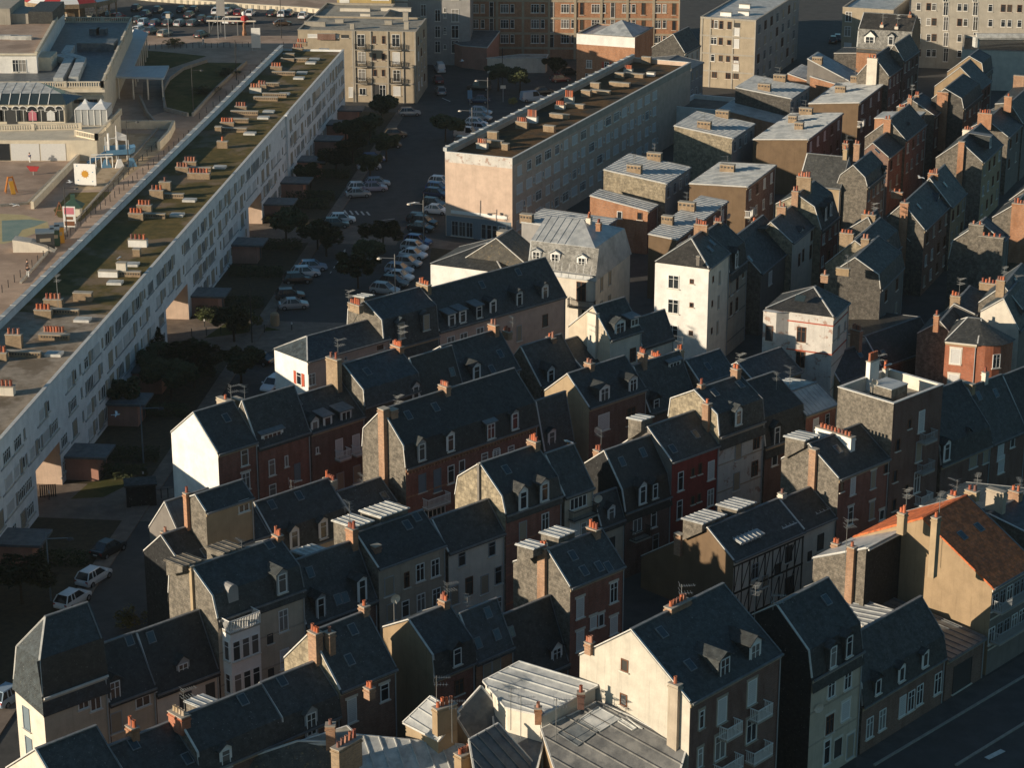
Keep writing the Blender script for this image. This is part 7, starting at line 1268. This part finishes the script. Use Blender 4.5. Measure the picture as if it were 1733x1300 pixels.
# ------------------------------------------------------------------ cars
def car_parts(kind):
    """estate, hatch or van, nose towards +x"""
    van = kind == 'van'; L2 = 2.35 if van else 2.05; zb = 1.05 if van else .92; zt = 1.95 if van else (1.50 if kind == 'hatch' else 1.44); hw = .88
    rear = -L2 + .12 if van or kind == 'hatch' else -L2 + .35; fb, ft = (1.35, .85) if van else (1.0, .3)
    rt = rear + (.1 if van else .45 if kind == 'hatch' else .75)
    S = [(-L2, .40, zb - .25, hw * .84), (-L2 + .1, .26, zb - .04, hw * .95), (-L2 + .5, .2, zb, hw), (L2 - 1.05, .2, zb, hw), (L2 - .45, .22, zb - .12, hw * .97), (L2 - .1, .28, zb - .22, hw * .9), (L2, .38, zb - .36, hw * .76)]
    b = MB(); b_, k = [], 0
    for x, z0, z1, w in S: b.v += [(x, -w * .93, z0), (x, -w, (z0 + z1) / 2), (x, -w * .92, z1), (x, w * .92, z1), (x, w, (z0 + z1) / 2), (x, w * .93, z0)]
    for i in range(len(S) - 1):
        for j in range(6): p, q = i * 6 + j, i * 6 + (j + 1) % 6; b.f.append((p, q, q + 6, p + 6)); b.m.append(0)
    b.f.append((5, 4, 3, 2, 1, 0)); b.m.append(0); n = len(S) * 6 - 6; b.f.append(tuple(n + j for j in range(6))); b.m.append(0)
    wt, wb = hw * .68, hw * .88
    lo = [(rear, -wb, zb - .02), (fb, -wb, zb - .02), (fb, wb, zb - .02), (rear, wb, zb - .02)]; hi = [(rt, -wt, zt), (ft, -wt, zt), (ft, wt, zt), (rt, wt, zt)]
    b.hexa([(x, y, z - .01) for x, y, z in hi] + [(x * .96 + .0, y * .9, z + .06) for x, y, z in hi], 0)
    for i in range(4): b.bar(lo[i], hi[i], .09, .09)
    mid = .5 * (rear + fb); 
    for s in (-1, 1): b.bar((mid - .1, s * wb, zb), (mid - .1, s * wt, zt), .07, .05); b.bar((mid + 0.95 if 0 else rear * .55, s * wb, zb), (rear * .5, s * wt, zt), .1, .06) if not van else None; b.box(fb - .35, s * (hw + .14) - .08, zb, fb - .2, s * (hw + .14) + .08, zb + .14)
    body = b.mesh('body', ['car_grey'])
    g = MB(); e = .015; lo2 = [(x * 1.0, y * .985, z) for x, y, z in lo]; hi2 = [(x, y * .985, z) for x, y, z in hi]
    if van: lo2[0] = lo2[3] = None; g.hexa([(-.1, -wb * .985, zb), lo[1], lo[2], (-.1, wb * .985, zb), (-.1, -wt, zt), hi[1], hi[2], (-.1, wt, zt)]) ; 
    else: g.hexa(lo2 + hi2)
    glass = g.mesh('window_glass', ['glass'])
    cargo = None
    if van: cargo = MB().hexa([(rear, -wb, zb), (-.1, -wb - .005, zb), (-.1, wb + .005, zb), (rear, wb, zb), (rt, -wt - .05, zt), (-.1, -wt - .05, zt), (-.1, wt + .05, zt), (rt, wt + .05, zt)]).mesh('cargo_box', ['car_grey'])
    wh = MB(); wh.tube((0, -.11, 0), (0, .11, 0), .31, n=14, mi=0); wh.tube((0, -.118, 0), (0, .118, 0), .2, n=10, mi=1)
    wheel = wh.mesh('wheel', ['tyre', 'rim']); hl = MB().hexa([(-.06, -.14, -.07), (.05, -.12, -.07), (.03, .16, -.07), (-.18, .16, -.07), (-.1, -.14, .07), (.0, -.12, .07), (-.03, .16, .07), (-.2, .16, .07)]).mesh('headlight', ['lamp_white']); tl_ = MB().box(-.05, -.12, -.12, .05, .12, .12).mesh('tail_light', ['lamp_red'])
    pl = MB().box(-.01, -.26, -.06, .01, .26, .06).mesh('number_plate', ['white_paint'])
    return dict(body=body, glass=glass, cargo=cargo, wheel=wheel, hl=hl, tl=tl_, pl=pl, L2=L2, zb=zb, hw=hw)
def car(p, head, col, kind, label, group):
    d = cached(('car', kind), lambda: car_parts(kind)); r_ = thing('parked_car', label, 'van' if kind == 'van' else 'car', (p.x, p.y, .012), R(head), group)
    for nm, me in (('body', d['body']), ('cargo_box', d['cargo'])):
        if me: o = link(nm, me, r_); o.material_slots[0].link = 'OBJECT'; o.material_slots[0].material = M['car_' + col]
    link('window_glass', d['glass'], r_); L2, zb, hw = d['L2'], d['zb'], d['hw']
    for sx in (-L2 * .64, L2 * .64):
        for s in (-1, 1): link('wheel', d['wheel'], r_, (sx, s * (hw - .09), .31))
    for s in (-1, 1): link('headlight', d['hl'], r_, (L2 - .1, s * hw * .66, zb - .32), None); link('tail_light', d['tl'], r_, (-L2 + .06, s * hw * .74, zb - .22))
    link('number_plate', d['pl'], r_, (L2 + .0, 0, .45)); link('number_plate', d['pl'], r_, (-L2 - .0, 0, .55))
ORD = ['first', 'second', 'third', 'fourth', 'fifth', 'sixth', 'seventh', 'eighth', 'ninth', 'tenth', 'eleventh', 'twelfth', 'thirteenth', 'fourteenth', 'fifteenth', 'sixteenth', 'seventeenth', 'eighteenth', 'nineteenth', 'twentieth']
TYP = {'hatch': 'hatchback', 'est': 'saloon', 'van': 'van'}
def car_row(t, head, group, where, items):
    items = sorted(items, key=lambda q: -pt(t, q[:2])[1])
    for i, it in enumerate(items):
        k = it[3] if len(it) > 3 else 'hatch'; hd = it[4] if len(it) > 4 else head; p = W3(t, it[:2], .7); p.z = 0
        car(p, hd + random.uniform(-2, 2), it[2], k, '%s %s, %s from near end of cars %s' % (it[2], TYP[k], ORD[i], where), group)
car_row('f8', 62, 'cars at the lower left kerb', 'below the shelter', [(930, 640, 'black', 'est'), (805, 880, 'white'), (625, 1075, 'white'), (80, 1900, 'pale blue')])
car_row('f7', 75, 'cars by the corner house', 'beside the corner house', [(1310, 640, 'black', 'est', 150), (1430, 860, 'white', 'hatch', 248)])
car_row('f4', 8, 'cars in front of the gardens', 'along the gardens', [(1490, 45, 'silver'), (1370, 230, 'black'), (1320, 320, 'dark grey'), (1140, 505, 'pale blue'), (1175, 440, 'blue'), (1045, 740, 'silver', 'est'), (1060, 690, 'white'), (1190, 690, 'lilac'), (1215, 650, 'pale blue'), (855, 1000, 'green grey'), (910, 960, 'white')])
car_row('f5', 10, 'cars at the near left kerb', 'by the near trees', [(190, 505, 'white'), (250, 455, 'pale blue'), (120, 560, 'black'), (85, 780, 'silver', 'est'), (55, 700, 'dark grey')])
car_row('f5', -22, 'cars in the row beside the peach block', 'towards the shop', [(1155, 235, 'blue'), (1125, 285, 'white'), (1115, 350, 'white', 'est'), (1065, 420, 'silver'), (995, 480, 'pale blue'), (995, 540, 'white', 'est'), (950, 590, 'dark grey'), (870, 650, 'silver'), (1180, 120, 'black', 'est'), (1210, 70, 'black')])
car_row('a1', -20, 'cars beside the blank end wall', 'by the peach wall', [(1100, 1150, 'white', 'est'), (1010, 1200, 'black'), (1085, 1115, 'dark grey'), (1100, 1060, 'dark blue'), (1110, 1030, 'blue'), (1125, 995, 'white')])
car_row('a1', -20, 'cars near the street lamps', 'between the lamps', [(1345, 610, 'pale blue'), (1345, 640, 'silver'), (1320, 672, 'white'), (1345, 700, 'pale blue'), (1270, 735, 'white', 'van'), (1255, 775, 'dark grey')])
car_row('a1', 100, 'cars by the concrete block', 'under concrete block', [(1120, 375, 'white', 'van'), (1110, 435, 'dark red', 'hatch'), (1125, 497, 'silver'), (1335, 475, 'black', 'van', 170), (1335, 545, 'dark blue', 'est', 170)])
car_row('e7', 20, 'cars under the brick block', 'under brick block', [(540, 700, 'pale blue', 'van'), (640, 640, 'black', 'est'), (785, 530, 'dark red'), (860, 470, 'black')])
car_row('a3', 80, 'cars at the top right', 'at top right', [(600, 205, 'dark blue'), (575, 215, 'black')])
L_ = [(160, 62, 'black'), (340, 78, 'dark grey'), (548, 78, 'black'), (652, 78, 'dark grey'), (845, 90, 'white'), (937, 92, 'silver'), (1035, 100, 'dark red'), (1137, 105, 'white')]
car_row('f2', 82, 'cars in the back row of the car park', 'by the sea wall', L_ + [(1320, 108, 'black'), (1412, 112, 'white'), (1470, 108, 'grey'), (1590, 128, 'white')])
car_row('f2', 78, 'cars in the second row of the car park', 'in seaside second row', [(240, 112, 'dark blue'), (425, 130, 'pale blue'), (615, 122, 'dark grey'), (722, 155, 'black'), (790, 168, 'dark grey'), (855, 170, 'black'), (945, 170, 'white'), (1010, 175, 'dark grey'), (1105, 170, 'black')])
car_row('f2', 70, 'cars in the third row of the car park', 'in seaside third row', [(170, 165, 'dark grey'), (230, 182, 'pale blue'), (325, 190, 'dark blue'), (435, 190, 'dark grey'), (535, 192, 'silver'), (648, 192, 'grey')])
car_row('f2', 65, 'cars nearest the canopy', 'nearest the canopy', [(290, 258, 'dark grey'), (400, 280, 'beige'), (185, 248, 'white'), (715, 290, 'black')])
car_row('f2', 12, 'car leaving', 'on the exit lane of the car park', [(1412, 190, 'brown', 'est')])
car_row('f1', 60, 'cars behind the carousel', 'beside the carousel tent', [(1155, 155, 'red'), (1050, 140, 'black')])
# ------------------------------------------------------------------ trees, shrubs
def tree_mesh(seed, n, rx, rz, leaf, mat):
    rn = random.Random(seed); b = MB(); blobs = []
    for i in range(15): a = rn.uniform(0, 6.28); r_ = rx * rn.uniform(.1, .95); blobs.append((r_ * math.cos(a), r_ * math.sin(a), rz * rn.uniform(-.6, .75) * (1 - .5 * r_), rx * rn.uniform(.16, .42)))
    for i in range(n):
        x, y, z, r_ = rn.choice(blobs); v_ = Vector((rn.gauss(0, 1), rn.gauss(0, 1), rn.gauss(0, 1))).normalized() * r_ * rn.uniform(.5, 1.05) ** .6; p = Vector((x, y, z)) + v_
        q = Vector((rn.uniform(-1, 1), rn.uniform(-1, 1), rn.uniform(-.6, .6))).normalized(); w_ = q.orthogonal().normalized(); s = leaf * rn.uniform(.6, 1.3)
        b.add([p - q * s, p + w_ * s * .5, p + q * s, p - w_ * s * .5])
    return b.mesh('crown', [mat])
def tree(t, foot, label, group=None, h=4.6, r=2.0, v=0, mat='leaf_dark', name='street_tree', cat='tree', trunk=True, n=3000):
    p = W3(t, foot); o = thing(name, label, cat, (p.x, p.y, 0), random.uniform(0, 6), group); rz = h * (.36 if trunk else .5)
    me = cached(('tree', v, mat, trunk), lambda: tree_mesh(v, n, 1.0, .8, .13, mat)); k = link('crown', me, o, (0, 0, h - rz)); k.scale = (r * 1.15, r * 1.15, rz * 1.25)
    if trunk:
        b = MB(); zt_ = h - rz; b.tube((0, 0, 0), (.05, 0, zt_ * .8), .16, .11, 7)
        for i in range(5): a = i * 1.26 + v; b.tube((.05, 0, zt_ * .75), (r * .55 * math.cos(a), r * .55 * math.sin(a), zt_ + rz * .25), .08, .025, 5)
        b.build('trunk', ['bark'], o)
G_ = 'street trees between the two blocks'
for i, (t, f_, h, r, lab) in enumerate((('f4', (1150, 330), 5.5, 2.6, 'round dark tree in front of the fourth garden porch'), ('f4', (1290, 470), 5, 2.2, 'dark tree overhanging the parked blue car'), ('f4', (430, 1190), 6, 2.4, 'tall dark tree just right of the farthest passage'), ('f4', (775, 1290), 4.6, 2.0, 'dark tree below the silver green car'), ('f4', (1265, 1260), 5, 2.4, 'round dark tree on the right kerb near the white cars'),
    ('f5', (640, 650), 5.5, 2.7, 'broad dark tree behind the blue slate roof'), ('f5', (740, 470), 4.4, 1.8, 'smaller dark tree above the broad one at the kerb'), ('f7', (760, 900), 6, 3.0, 'largest dark tree in the gardens left of the brick terrace'), ('f7', (1160, 860), 4.5, 2.3, 'dark tree next to the black saloon'), ('f7', (1100, 500), 5, 2.2, 'dark tree at the edge of the sunlit path'), ('f7', (560, 1000), 5.5, 2.6, 'dark tree hiding a garden porch near the white gable'),
    ('a1', (800, 660), 4.8, 2.2, 'round tree in front of the cream apartment block'), ('a1', (1150, 780), 4.8, 2.6, 'brownish dark tree left of the lamp post with cars'), ('a1', (1440, 500), 5.5, 2.4, 'left one of two round dark bushes under the brick block'), ('a1', (1560, 510), 5.2, 2.4, 'right one of two round dark bushes under the brick block'), ('a2', (450, 425), 4.2, 1.9, 'dark bush behind the dark red car'), ('f8', (190, 1130), 5.0, 2.8, 'dark tree at the lower left picture edge'))):
    tree(t, f_, lab, G_, h, r, i % 4)
tree('f7', (1180, 400), 'sunlit yellow-green bush at the end of the passage light', None, 2.4, 1.8, 5, 'leaf_gold', 'bush', 'bush', False, 1100)
for i, (t, f_, r, h, lab) in enumerate((('f7', (880, 330), 1.5, 1.6, 'dark garden shrub beside the middle passage'), ('f4', (560, 620), 1.5, 1.5, 'dark garden shrub between two pink porches'), ('f4', (330, 1000), 1.6, 1.6, 'dark shrub under the porch by the farthest passage'), ('f2', (930, 640), 2.6, 1.4, 'reddish dark flower bush at the top of the big lawn'), ('f2', (745, 800), 2.4, 1.4, 'dark bush with red leaves low on the big lawn'), ('f2', (470, 390), 2.2, 1.6, 'brown ornamental bush on the quay pavement'), ('d0', (720, 540), 1.4, 2.2, 'olive bush glimpsed behind the dark mansard roofs'), ('e7', (375, 760), 1.0, 1.4, 'small bright green shrub beside the parked van'))): tree(t, f_, lab, None, h, r, 6 + i % 2, 'leaf_gold' if i in (5, 6, 7) else 'leaf', 'shrub', 'shrub', False, 900)
def hedge(sv, d0, d1, label, v):
    a, b_ = Vector(wq(sv, d0)), Vector(wq(sv, d1)); o = thing('hedge', label, 'hedge', a.lerp(b_, .5), math.atan2((b_ - a).y, (b_ - a).x), 'garden hedges')
    k = link('crown', cached(('hedge', v), lambda: hedge_mesh(v)), o, (0, 0, .7)); k.scale = ((b_ - a).length / 2, .75, .85)
def hedge_mesh(v):
    rn = random.Random(v); b = MB()
    for i in range(1500):
        p = Vector((rn.uniform(-1, 1), rn.uniform(-1, 1), rn.uniform(-.8, 1))); p[rn.choice((1, 2))] *= 1.0; q = Vector((rn.uniform(-1, 1), rn.uniform(-1, 1), rn.uniform(-.6, .6))).normalized(); w_ = q.orthogonal().normalized(); s = rn.uniform(.08, .18); sx = .35
        b.add([p - Vector((q.x * sx, q.y, q.z)) * s, p + Vector((w_.x * sx, w_.y, w_.z)) * s * .6, p + Vector((q.x * sx, q.y, q.z)) * s, p - Vector((w_.x * sx, w_.y, w_.z)) * s * .6])
    return b.mesh('crown', ['leaf_dark'])
for i in range(14):
    sv = -12 + i * 14.3
    if any(a - 2 < sv < b_ + 2 for a, b_ in PASS): sv += 9
    hedge(sv, .8, 8.6, 'dark garden hedge standing out from the white block, %s from the near end' % ORD[i], i % 3)
for i, (f_, h, r) in enumerate((((330, 640), 4.6, 2.0), ((160, 1160), 5, 2.2), ((330, 760), 4.2, 2.2), ((480, 880), 5.4, 2.4), ((640, 840), 5.2, 2.5))): tree('f7', f_, ('dark tree beside the sunless porch roof', 'dark tree in the garden nearest the first passage', 'dark tree half hiding a flat porch roof', 'dark tree in the middle of the shaded gardens', 'dark tree merging with the largest garden tree')[i], G_, h, r, i % 4)
for i, (f_, h, r) in enumerate((((940, 330), 4.6, 2.2), ((1000, 480), 4.6, 2.2), ((640, 700), 4.2, 1.9), ((860, 600), 4.4, 2.0), ((1150, 640), 4.6, 2.0), ((700, 1230), 4.6, 2.2))): tree('f4', f_, ('dark tree behind the fifth porch along the kerb', 'dark tree above the blue parked car', 'dark tree in the garden by the pink porches', 'dark tree between the gardens and the silver saloon', 'dark tree near the lilac hatchback', 'dark tree right of the lit grass strip')[i], G_, h, r, (i + 1) % 4)
# ------------------------------------------------------------------ lamps, people, gulls, shelter
def lamp(t, top, label, h=7.5, arm=(-1.8,), mat='metal', foot=None):
    p = W3(t, top, h); p.z = 0; r_ = thing('street_lamp', label, 'street lamp', p, 0, 'street lamps')
    MB().tube((0, 0, 0), (0, 0, h), .09, .06, 8).build('pole', [mat], r_)
    for a in arm: MB().tube((0, 0, h - .6), (a, 0, h - .5), .06, .05, 6).build('arm', [mat], r_); MB().lathe((a + math.copysign(.25, a), 0, h - .75), [(.12, 0), (.34, .08), (.3, .2), (.1, .3)], 10).build('lamp_head', ['render_light' if mat == 'metal' else 'dark_paint'], r_)
lamp('a1', (1382, 425), 'slender lit lamp post with one arm, upper of the pair by the cars'); lamp('a1', (1295, 590), 'lit lamp post with one arm above the parked van'); lamp('a1', (1027, 1100), 'lit lamp post with two gulls on its arm, by the blank peach wall'); lamp('b1', (870, 325), 'lit lamp post over the near end of the right car row')
lamp('b1', (1030, -10), 'dark tall post crossing the white parked cars', 8, (), 'iron') ; lamp('f3', (547, 570), 'black lamp post left of the sun panel', 8, (1.6,), 'iron'); lamp('f3', (1082, 0), 'tall black lamp post in front of the blue climbing ship', 9, (1.6,), 'iron'); lamp('f2', (628, 575), 'black lamp post standing on the big lawn', 9, (1.6,), 'iron'); lamp('f2', (1003, 340), 'black lamp post at the corner of the big lawn', 8, (), 'iron')
lamp('f7', (290, 1030), 'dim lamp post beside the garden trees left of the white gable', 7, (2.0,), 'blue_grey_paint'); lamp('f8', (395, 520), 'dim lamp post above the black parked car', 7, (2.0,), 'blue_grey_paint'); lamp('f7', (1232, 0), 'dark lamp post left of the near silver saloon', 8, (), 'iron'); lamp('a2', (163, 262), 'thin lamp post in front of the dark bushes', 8, (), 'iron'); lamp('a0', (1540, -20), 'thin lamp post by the sea wall', 9, (), 'iron'); lamp('a0', (523, -20), 'lamp post behind the pavilion roof', 9, (), 'iron'); lamp('b1', (1195, 420), 'wall lamp arm beside the white hipped house', 6.5, (-1.2,))
GM = {}
def gull(t, p, z, label, rz=0, fly=True):
    w_ = W3(t, p, z)
    def mk():
        b = MB(); b.tube((-.32, 0, 0), (.15, 0, .03), .05, .12, 8); b.tube((.15, 0, .03), (.38, 0, .06), .12, .05, 8); b.tube((.38, 0, .07), (.5, 0, .05), .03, .01, 5, 1); b.add([(-.3, -.05, .02), (-.3, .05, .02), (-.58, .12, .0), (-.58, -.12, 0)])
        return b.mesh('body', ['gull_white', 'sun_gold'])
    def wing(s):
        b = MB(); b.hexa([(-.1, s * .08, .05), (.14, s * .08, .05), (.12, s * .5, .2), (-.12, s * .5, .2), (-.1, s * .08, .08), (.14, s * .08, .08), (.12, s * .5, .23), (-.12, s * .5, .23)], 0); b.hexa([(-.12, s * .5, .2), (.12, s * .5, .2), (-.1, s * 1.0, .1), (-.16, s * 1.0, .1), (-.12, s * .5, .23), (.12, s * .5, .23), (-.1, s * 1.0, .12), (-.16, s * 1.0, .12)], 0); return b.mesh('wing', ['gull_grey' if not fly else 'gull_white'])
    r_ = thing('seagull', label, 'seagull', w_, R(rz), 'seagulls'); link('body', cached('gull', mk), r_)
    if fly:
        for s in (-1, 1): link('wing', cached(('wing', s), lambda: wing(s)), r_)
    else:
        for s in (-1, 1): link('wing', cached(('fold', s), lambda: MB().hexa([(-.45, s * .08, -.02), (.12, s * .11, -.04), (.12, s * .13, .0), (-.45, s * .1, 0), (-.45, s * .06, .06), (.12, s * .09, .1), (.12, s * .12, .1), (-.45, s * .08, .06)]).mesh('wing', ['gull_grey'])), r_)
        link('legs', cached('gl', lambda: MB().bar((.0, -.05, -.25), (0, -.05, -.05), .02).bar((.0, .05, -.25), (0, .05, -.05), .02).mesh('legs', ['sun_gold'])), r_)
gull('f3', (130, 750), 6, 'white gull flying over the painted plaza', 60); gull('c0', (640, 235), 7, 'white gull flying past the white block near a porch', 10); gull('f6', (1432, 522), 6, 'white gull flying in front of the white doorway', 0); gull('e4', (710, 108), 11, 'white gull flying in the dark street on the right', 200); gull('f3', (600, 550), 8.2, 'gull spreading wings above the black lamp post', 20)
gull('a1', (965, 1118), 7.35, 'gull perched left on the arm of the lamp by the peach wall', 0, False); gull('a1', (988, 1115), 7.35, 'gull perched right on the arm of the lamp by the peach wall', 180, False); gull('c2', (523, 382), 15.2, 'gull standing on the ridge beside the narrow attic house', 150, False); gull('e6', (432, 455), 17.0, 'gull perched on the back corner of the roof terrace', 30, False); gull('b0', (657, 345), 12.9, 'gull standing on the mossy roof vent of the white block', 70, False)
def person(t, foot, label, top, legs, walk=.0, rz=0, hat=None):
    p = W3(t, foot); r_ = thing('person', label, 'person', (p.x, p.y, .03), R(rz)); 
    def skin(name, V, E, rad, mat):
        me = bpy.data.meshes.new(name); me.from_pydata(V, E, []); me.materials.append(M[mat]); o = link(name, me, r_); md = o.modifiers.new('skin', 'SKIN'); me.skin_vertices[0].data[0].use_root = True
        for i, q in enumerate(rad): me.skin_vertices[0].data[i].radius = (q, q)
        o.modifiers.new('sub', 'SUBSURF').levels = 1; o.modifiers['sub'].render_levels = 1; return o
    w_ = walk
    V = [(0, 0, .93), (0, 0, 1.2), (0, 0, 1.42), (0, 0, 1.52), (.02, 0, 1.64), (.02, 0, 1.74), (0, .2, 1.40), (w_ * .4, .27, 1.13), (w_ * .9 + .1, .26, .9), (0, -.2, 1.40), (-w_ * .4, -.27, 1.13), (-w_ * .6 + .1, -.26, .9), (0, .1, .88), (w_ * .8, .11, .48), (w_, .11, .08), (w_ + .14, .11, .03), (0, -.1, .88), (-w_ * .5, -.11, .48), (-w_ * 1.1, -.11, .08), (-w_ * 1.1 + .14, -.11, .03)]
    E = [(0, 1), (1, 2), (2, 3), (3, 4), (4, 5), (2, 6), (6, 7), (7, 8), (2, 9), (9, 10), (10, 11), (0, 12), (12, 13), (13, 14), (14, 15), (0, 16), (16, 17), (17, 18), (18, 19)]
    skin('body', V, E, [.13, .12, .12, .06, .10, .08, .06, .045, .04, .06, .045, .04, .085, .06, .045, .04, .085, .06, .045, .04], 'skin')
    skin('jacket', [V[i] for i in (0, 1, 2, 6, 7, 9, 10)], [(0, 1), (1, 2), (2, 3), (3, 4), (2, 5), (5, 6)], [.17, .16, .16, .085, .07, .085, .07], top); skin('trousers', [V[i] for i in (0, 12, 13, 14, 16, 17, 18)], [(0, 1), (1, 2), (2, 3), (0, 4), (4, 5), (5, 6)], [.15, .11, .085, .07, .11, .085, .07], legs)
    MB().lathe((.0, 0, 1.66), [(.115, 0), (.13, .08), (.1, .15), (.03, .18)], 8).build('hair', ['hair'], r_)
person('b0', (155, 455), 'dark-haired person in dark top and pale trousers walking on the promenade', 'cloth_dark', 'cloth_white', .28, 100); person('f3', (258, 385), 'person in dark jacket and white trousers standing in the shaded court', 'cloth_blue', 'cloth_white', .05, 60); person('f3', (338, 360), 'person in black clothes standing by the pavilion wall', 'cloth_dark', 'cloth_dark', .08, 200); person('f2', (732, 385), 'person in white walking along the quay pavement', 'cloth_white', 'cloth_white', .22, 20); person('f3', (238, 1320), 'person in dark clothes beside the white block promenade', 'cloth_dark', 'cloth_dark', .1, 40)
p_ = W3('f8', (1215, 265)); r_ = thing('bus_shelter', 'small dark shelter with dark roof beside the lit path', 'shelter', (p_.x, p_.y, 0), R(12)); MB().box(-1.7, -1.1, 2.3, 1.7, 1.3, 2.5).build('roof', ['slate'], r_)
for x in (-1.5, 1.5): MB().box(x - .05, -.9, 0, x + .05, 1.1, 2.3).build('glass_side', ['glass'], r_)
MB().box(-1.45, 1.0, 0, 1.45, 1.08, 2.3).build('back_panel', ['render_dark'], r_); MB().box(-1.5, -.95, .0, 1.5, -.88, 2.25).build('front_panel', ['gable_black'], r_)
p_ = W3('f7', (1450, 360)); b = MB(); b.lathe((0, 0, 0), [(.55, 0), (.62, .7), (.6, 1.5), (.42, 1.75)], 12); tag(b.build('advertising_column', ['render_tan'], None, (p_.x, p_.y, 0)), 'squat pale round column on the sunlit pavement', 'column')
for i, (t, f_, lab) in enumerate((('f7', (845, 372), 'white-topped bollard in the passage light'), ('f7', (1594, 400), 'white-topped bollard at the right end of the lit pavement'), ('f8', (1233, 70), 'thin white post behind the dark shelter'), ('f8', (425, 235), 'small white fallen sign stand inside the nearest passage'))):
    p_ = W3(t, f_); r_ = thing('bollard', lab, 'bollard', (p_.x, p_.y, 0), 0, 'bollards'); MB().tube((0, 0, 0), (0, 0, .8), .07).build('post', ['iron'], r_); MB().tube((0, 0, .8), (0, 0, 1.05), .09).build('cap', ['white_paint'], r_)
posts('f8', (1330, 230), (1560, 200), 4, 'dark railing posts between shelter and white gable', 'railings'); posts('f7', (735, 455), (1360, 420), 5, 'dark thin posts along the lit pavement of the middle passage', 'railings', rail=False); posts('f8', (350, 215), (480, 205), 7, 'short balustrade screen inside the nearest passage', 'railings', 1.4)
HAZE = .00005
# ------------------------------------------------------------------ camera, sun, sky
cam = bpy.data.cameras.new('camera'); co = bpy.data.objects.new('camera', cam); C.objects.link(co)
co.location = (0, 0, H); co.rotation_euler = (math.pi / 2 - TH, 0, 0)
cam.sensor_width = 36; cam.lens = 36 * F / 1733; cam.clip_end = 9000; cam.clip_start = 1
bpy.context.scene.camera = co
sl = bpy.data.lights.new('sun', 'SUN'); sl.energy = 5.0; sl.angle = R(.5); sl.color = (1.0, .85, .65)
so = bpy.data.objects.new('sun', sl); C.objects.link(so)
_d = Vector((math.cos(R(SUN_AZ)) * math.cos(R(SUN_EL)), math.sin(R(SUN_AZ)) * math.cos(R(SUN_EL)), -math.sin(R(SUN_EL))))
so.rotation_euler = _d.to_track_quat('-Z', 'Y').to_euler()
w = bpy.data.worlds.new('World'); bpy.context.scene.world = w; w.use_nodes = True
nt = w.node_tree; bg = nt.nodes['Background']; sky = nt.nodes.new('ShaderNodeTexSky'); sky.sky_type = 'NISHITA'; sky.sun_disc = False
sky.sun_elevation = R(SUN_EL); sky.sun_rotation = math.atan2(-_d.x, -_d.y); sky.air_density = 1.2; sky.dust_density = .6; sky.ozone_density = 4.0
tint = nt.nodes.new('ShaderNodeMix'); tint.data_type = 'RGBA'; tint.blend_type = 'MULTIPLY'; tint.inputs[0].default_value = 1; tint.inputs[7].default_value = (.84, 1.0, .93, 1)
nt.links.new(sky.outputs[0], tint.inputs[6]); nt.links.new(tint.outputs[2], bg.inputs[0]); bg.inputs[1].default_value = .074
vs = bpy.context.scene.view_settings; vs.view_transform = 'Standard'; vs.look = 'None'; vs.exposure = 0.42; vs.gamma = 1
hz = MB(); hz.box(-420, -40, -1, 420, 900, 92); ho = hz.build('haze', [NT('haze').mat]); ho['kind'] = 'stuff'
ht = ho.data.materials[0].node_tree; ht.nodes.clear(); vo_ = ht.nodes.new('ShaderNodeVolumePrincipled'); om = ht.nodes.new('ShaderNodeOutputMaterial'); ht.links.new(vo_.outputs[0], om.inputs['Volume'])
vo_.inputs['Color'].default_value = (.85, .9, .92, 1); vo_.inputs['Density'].default_value = HAZE; vo_.inputs['Anisotropy'].default_value = .2
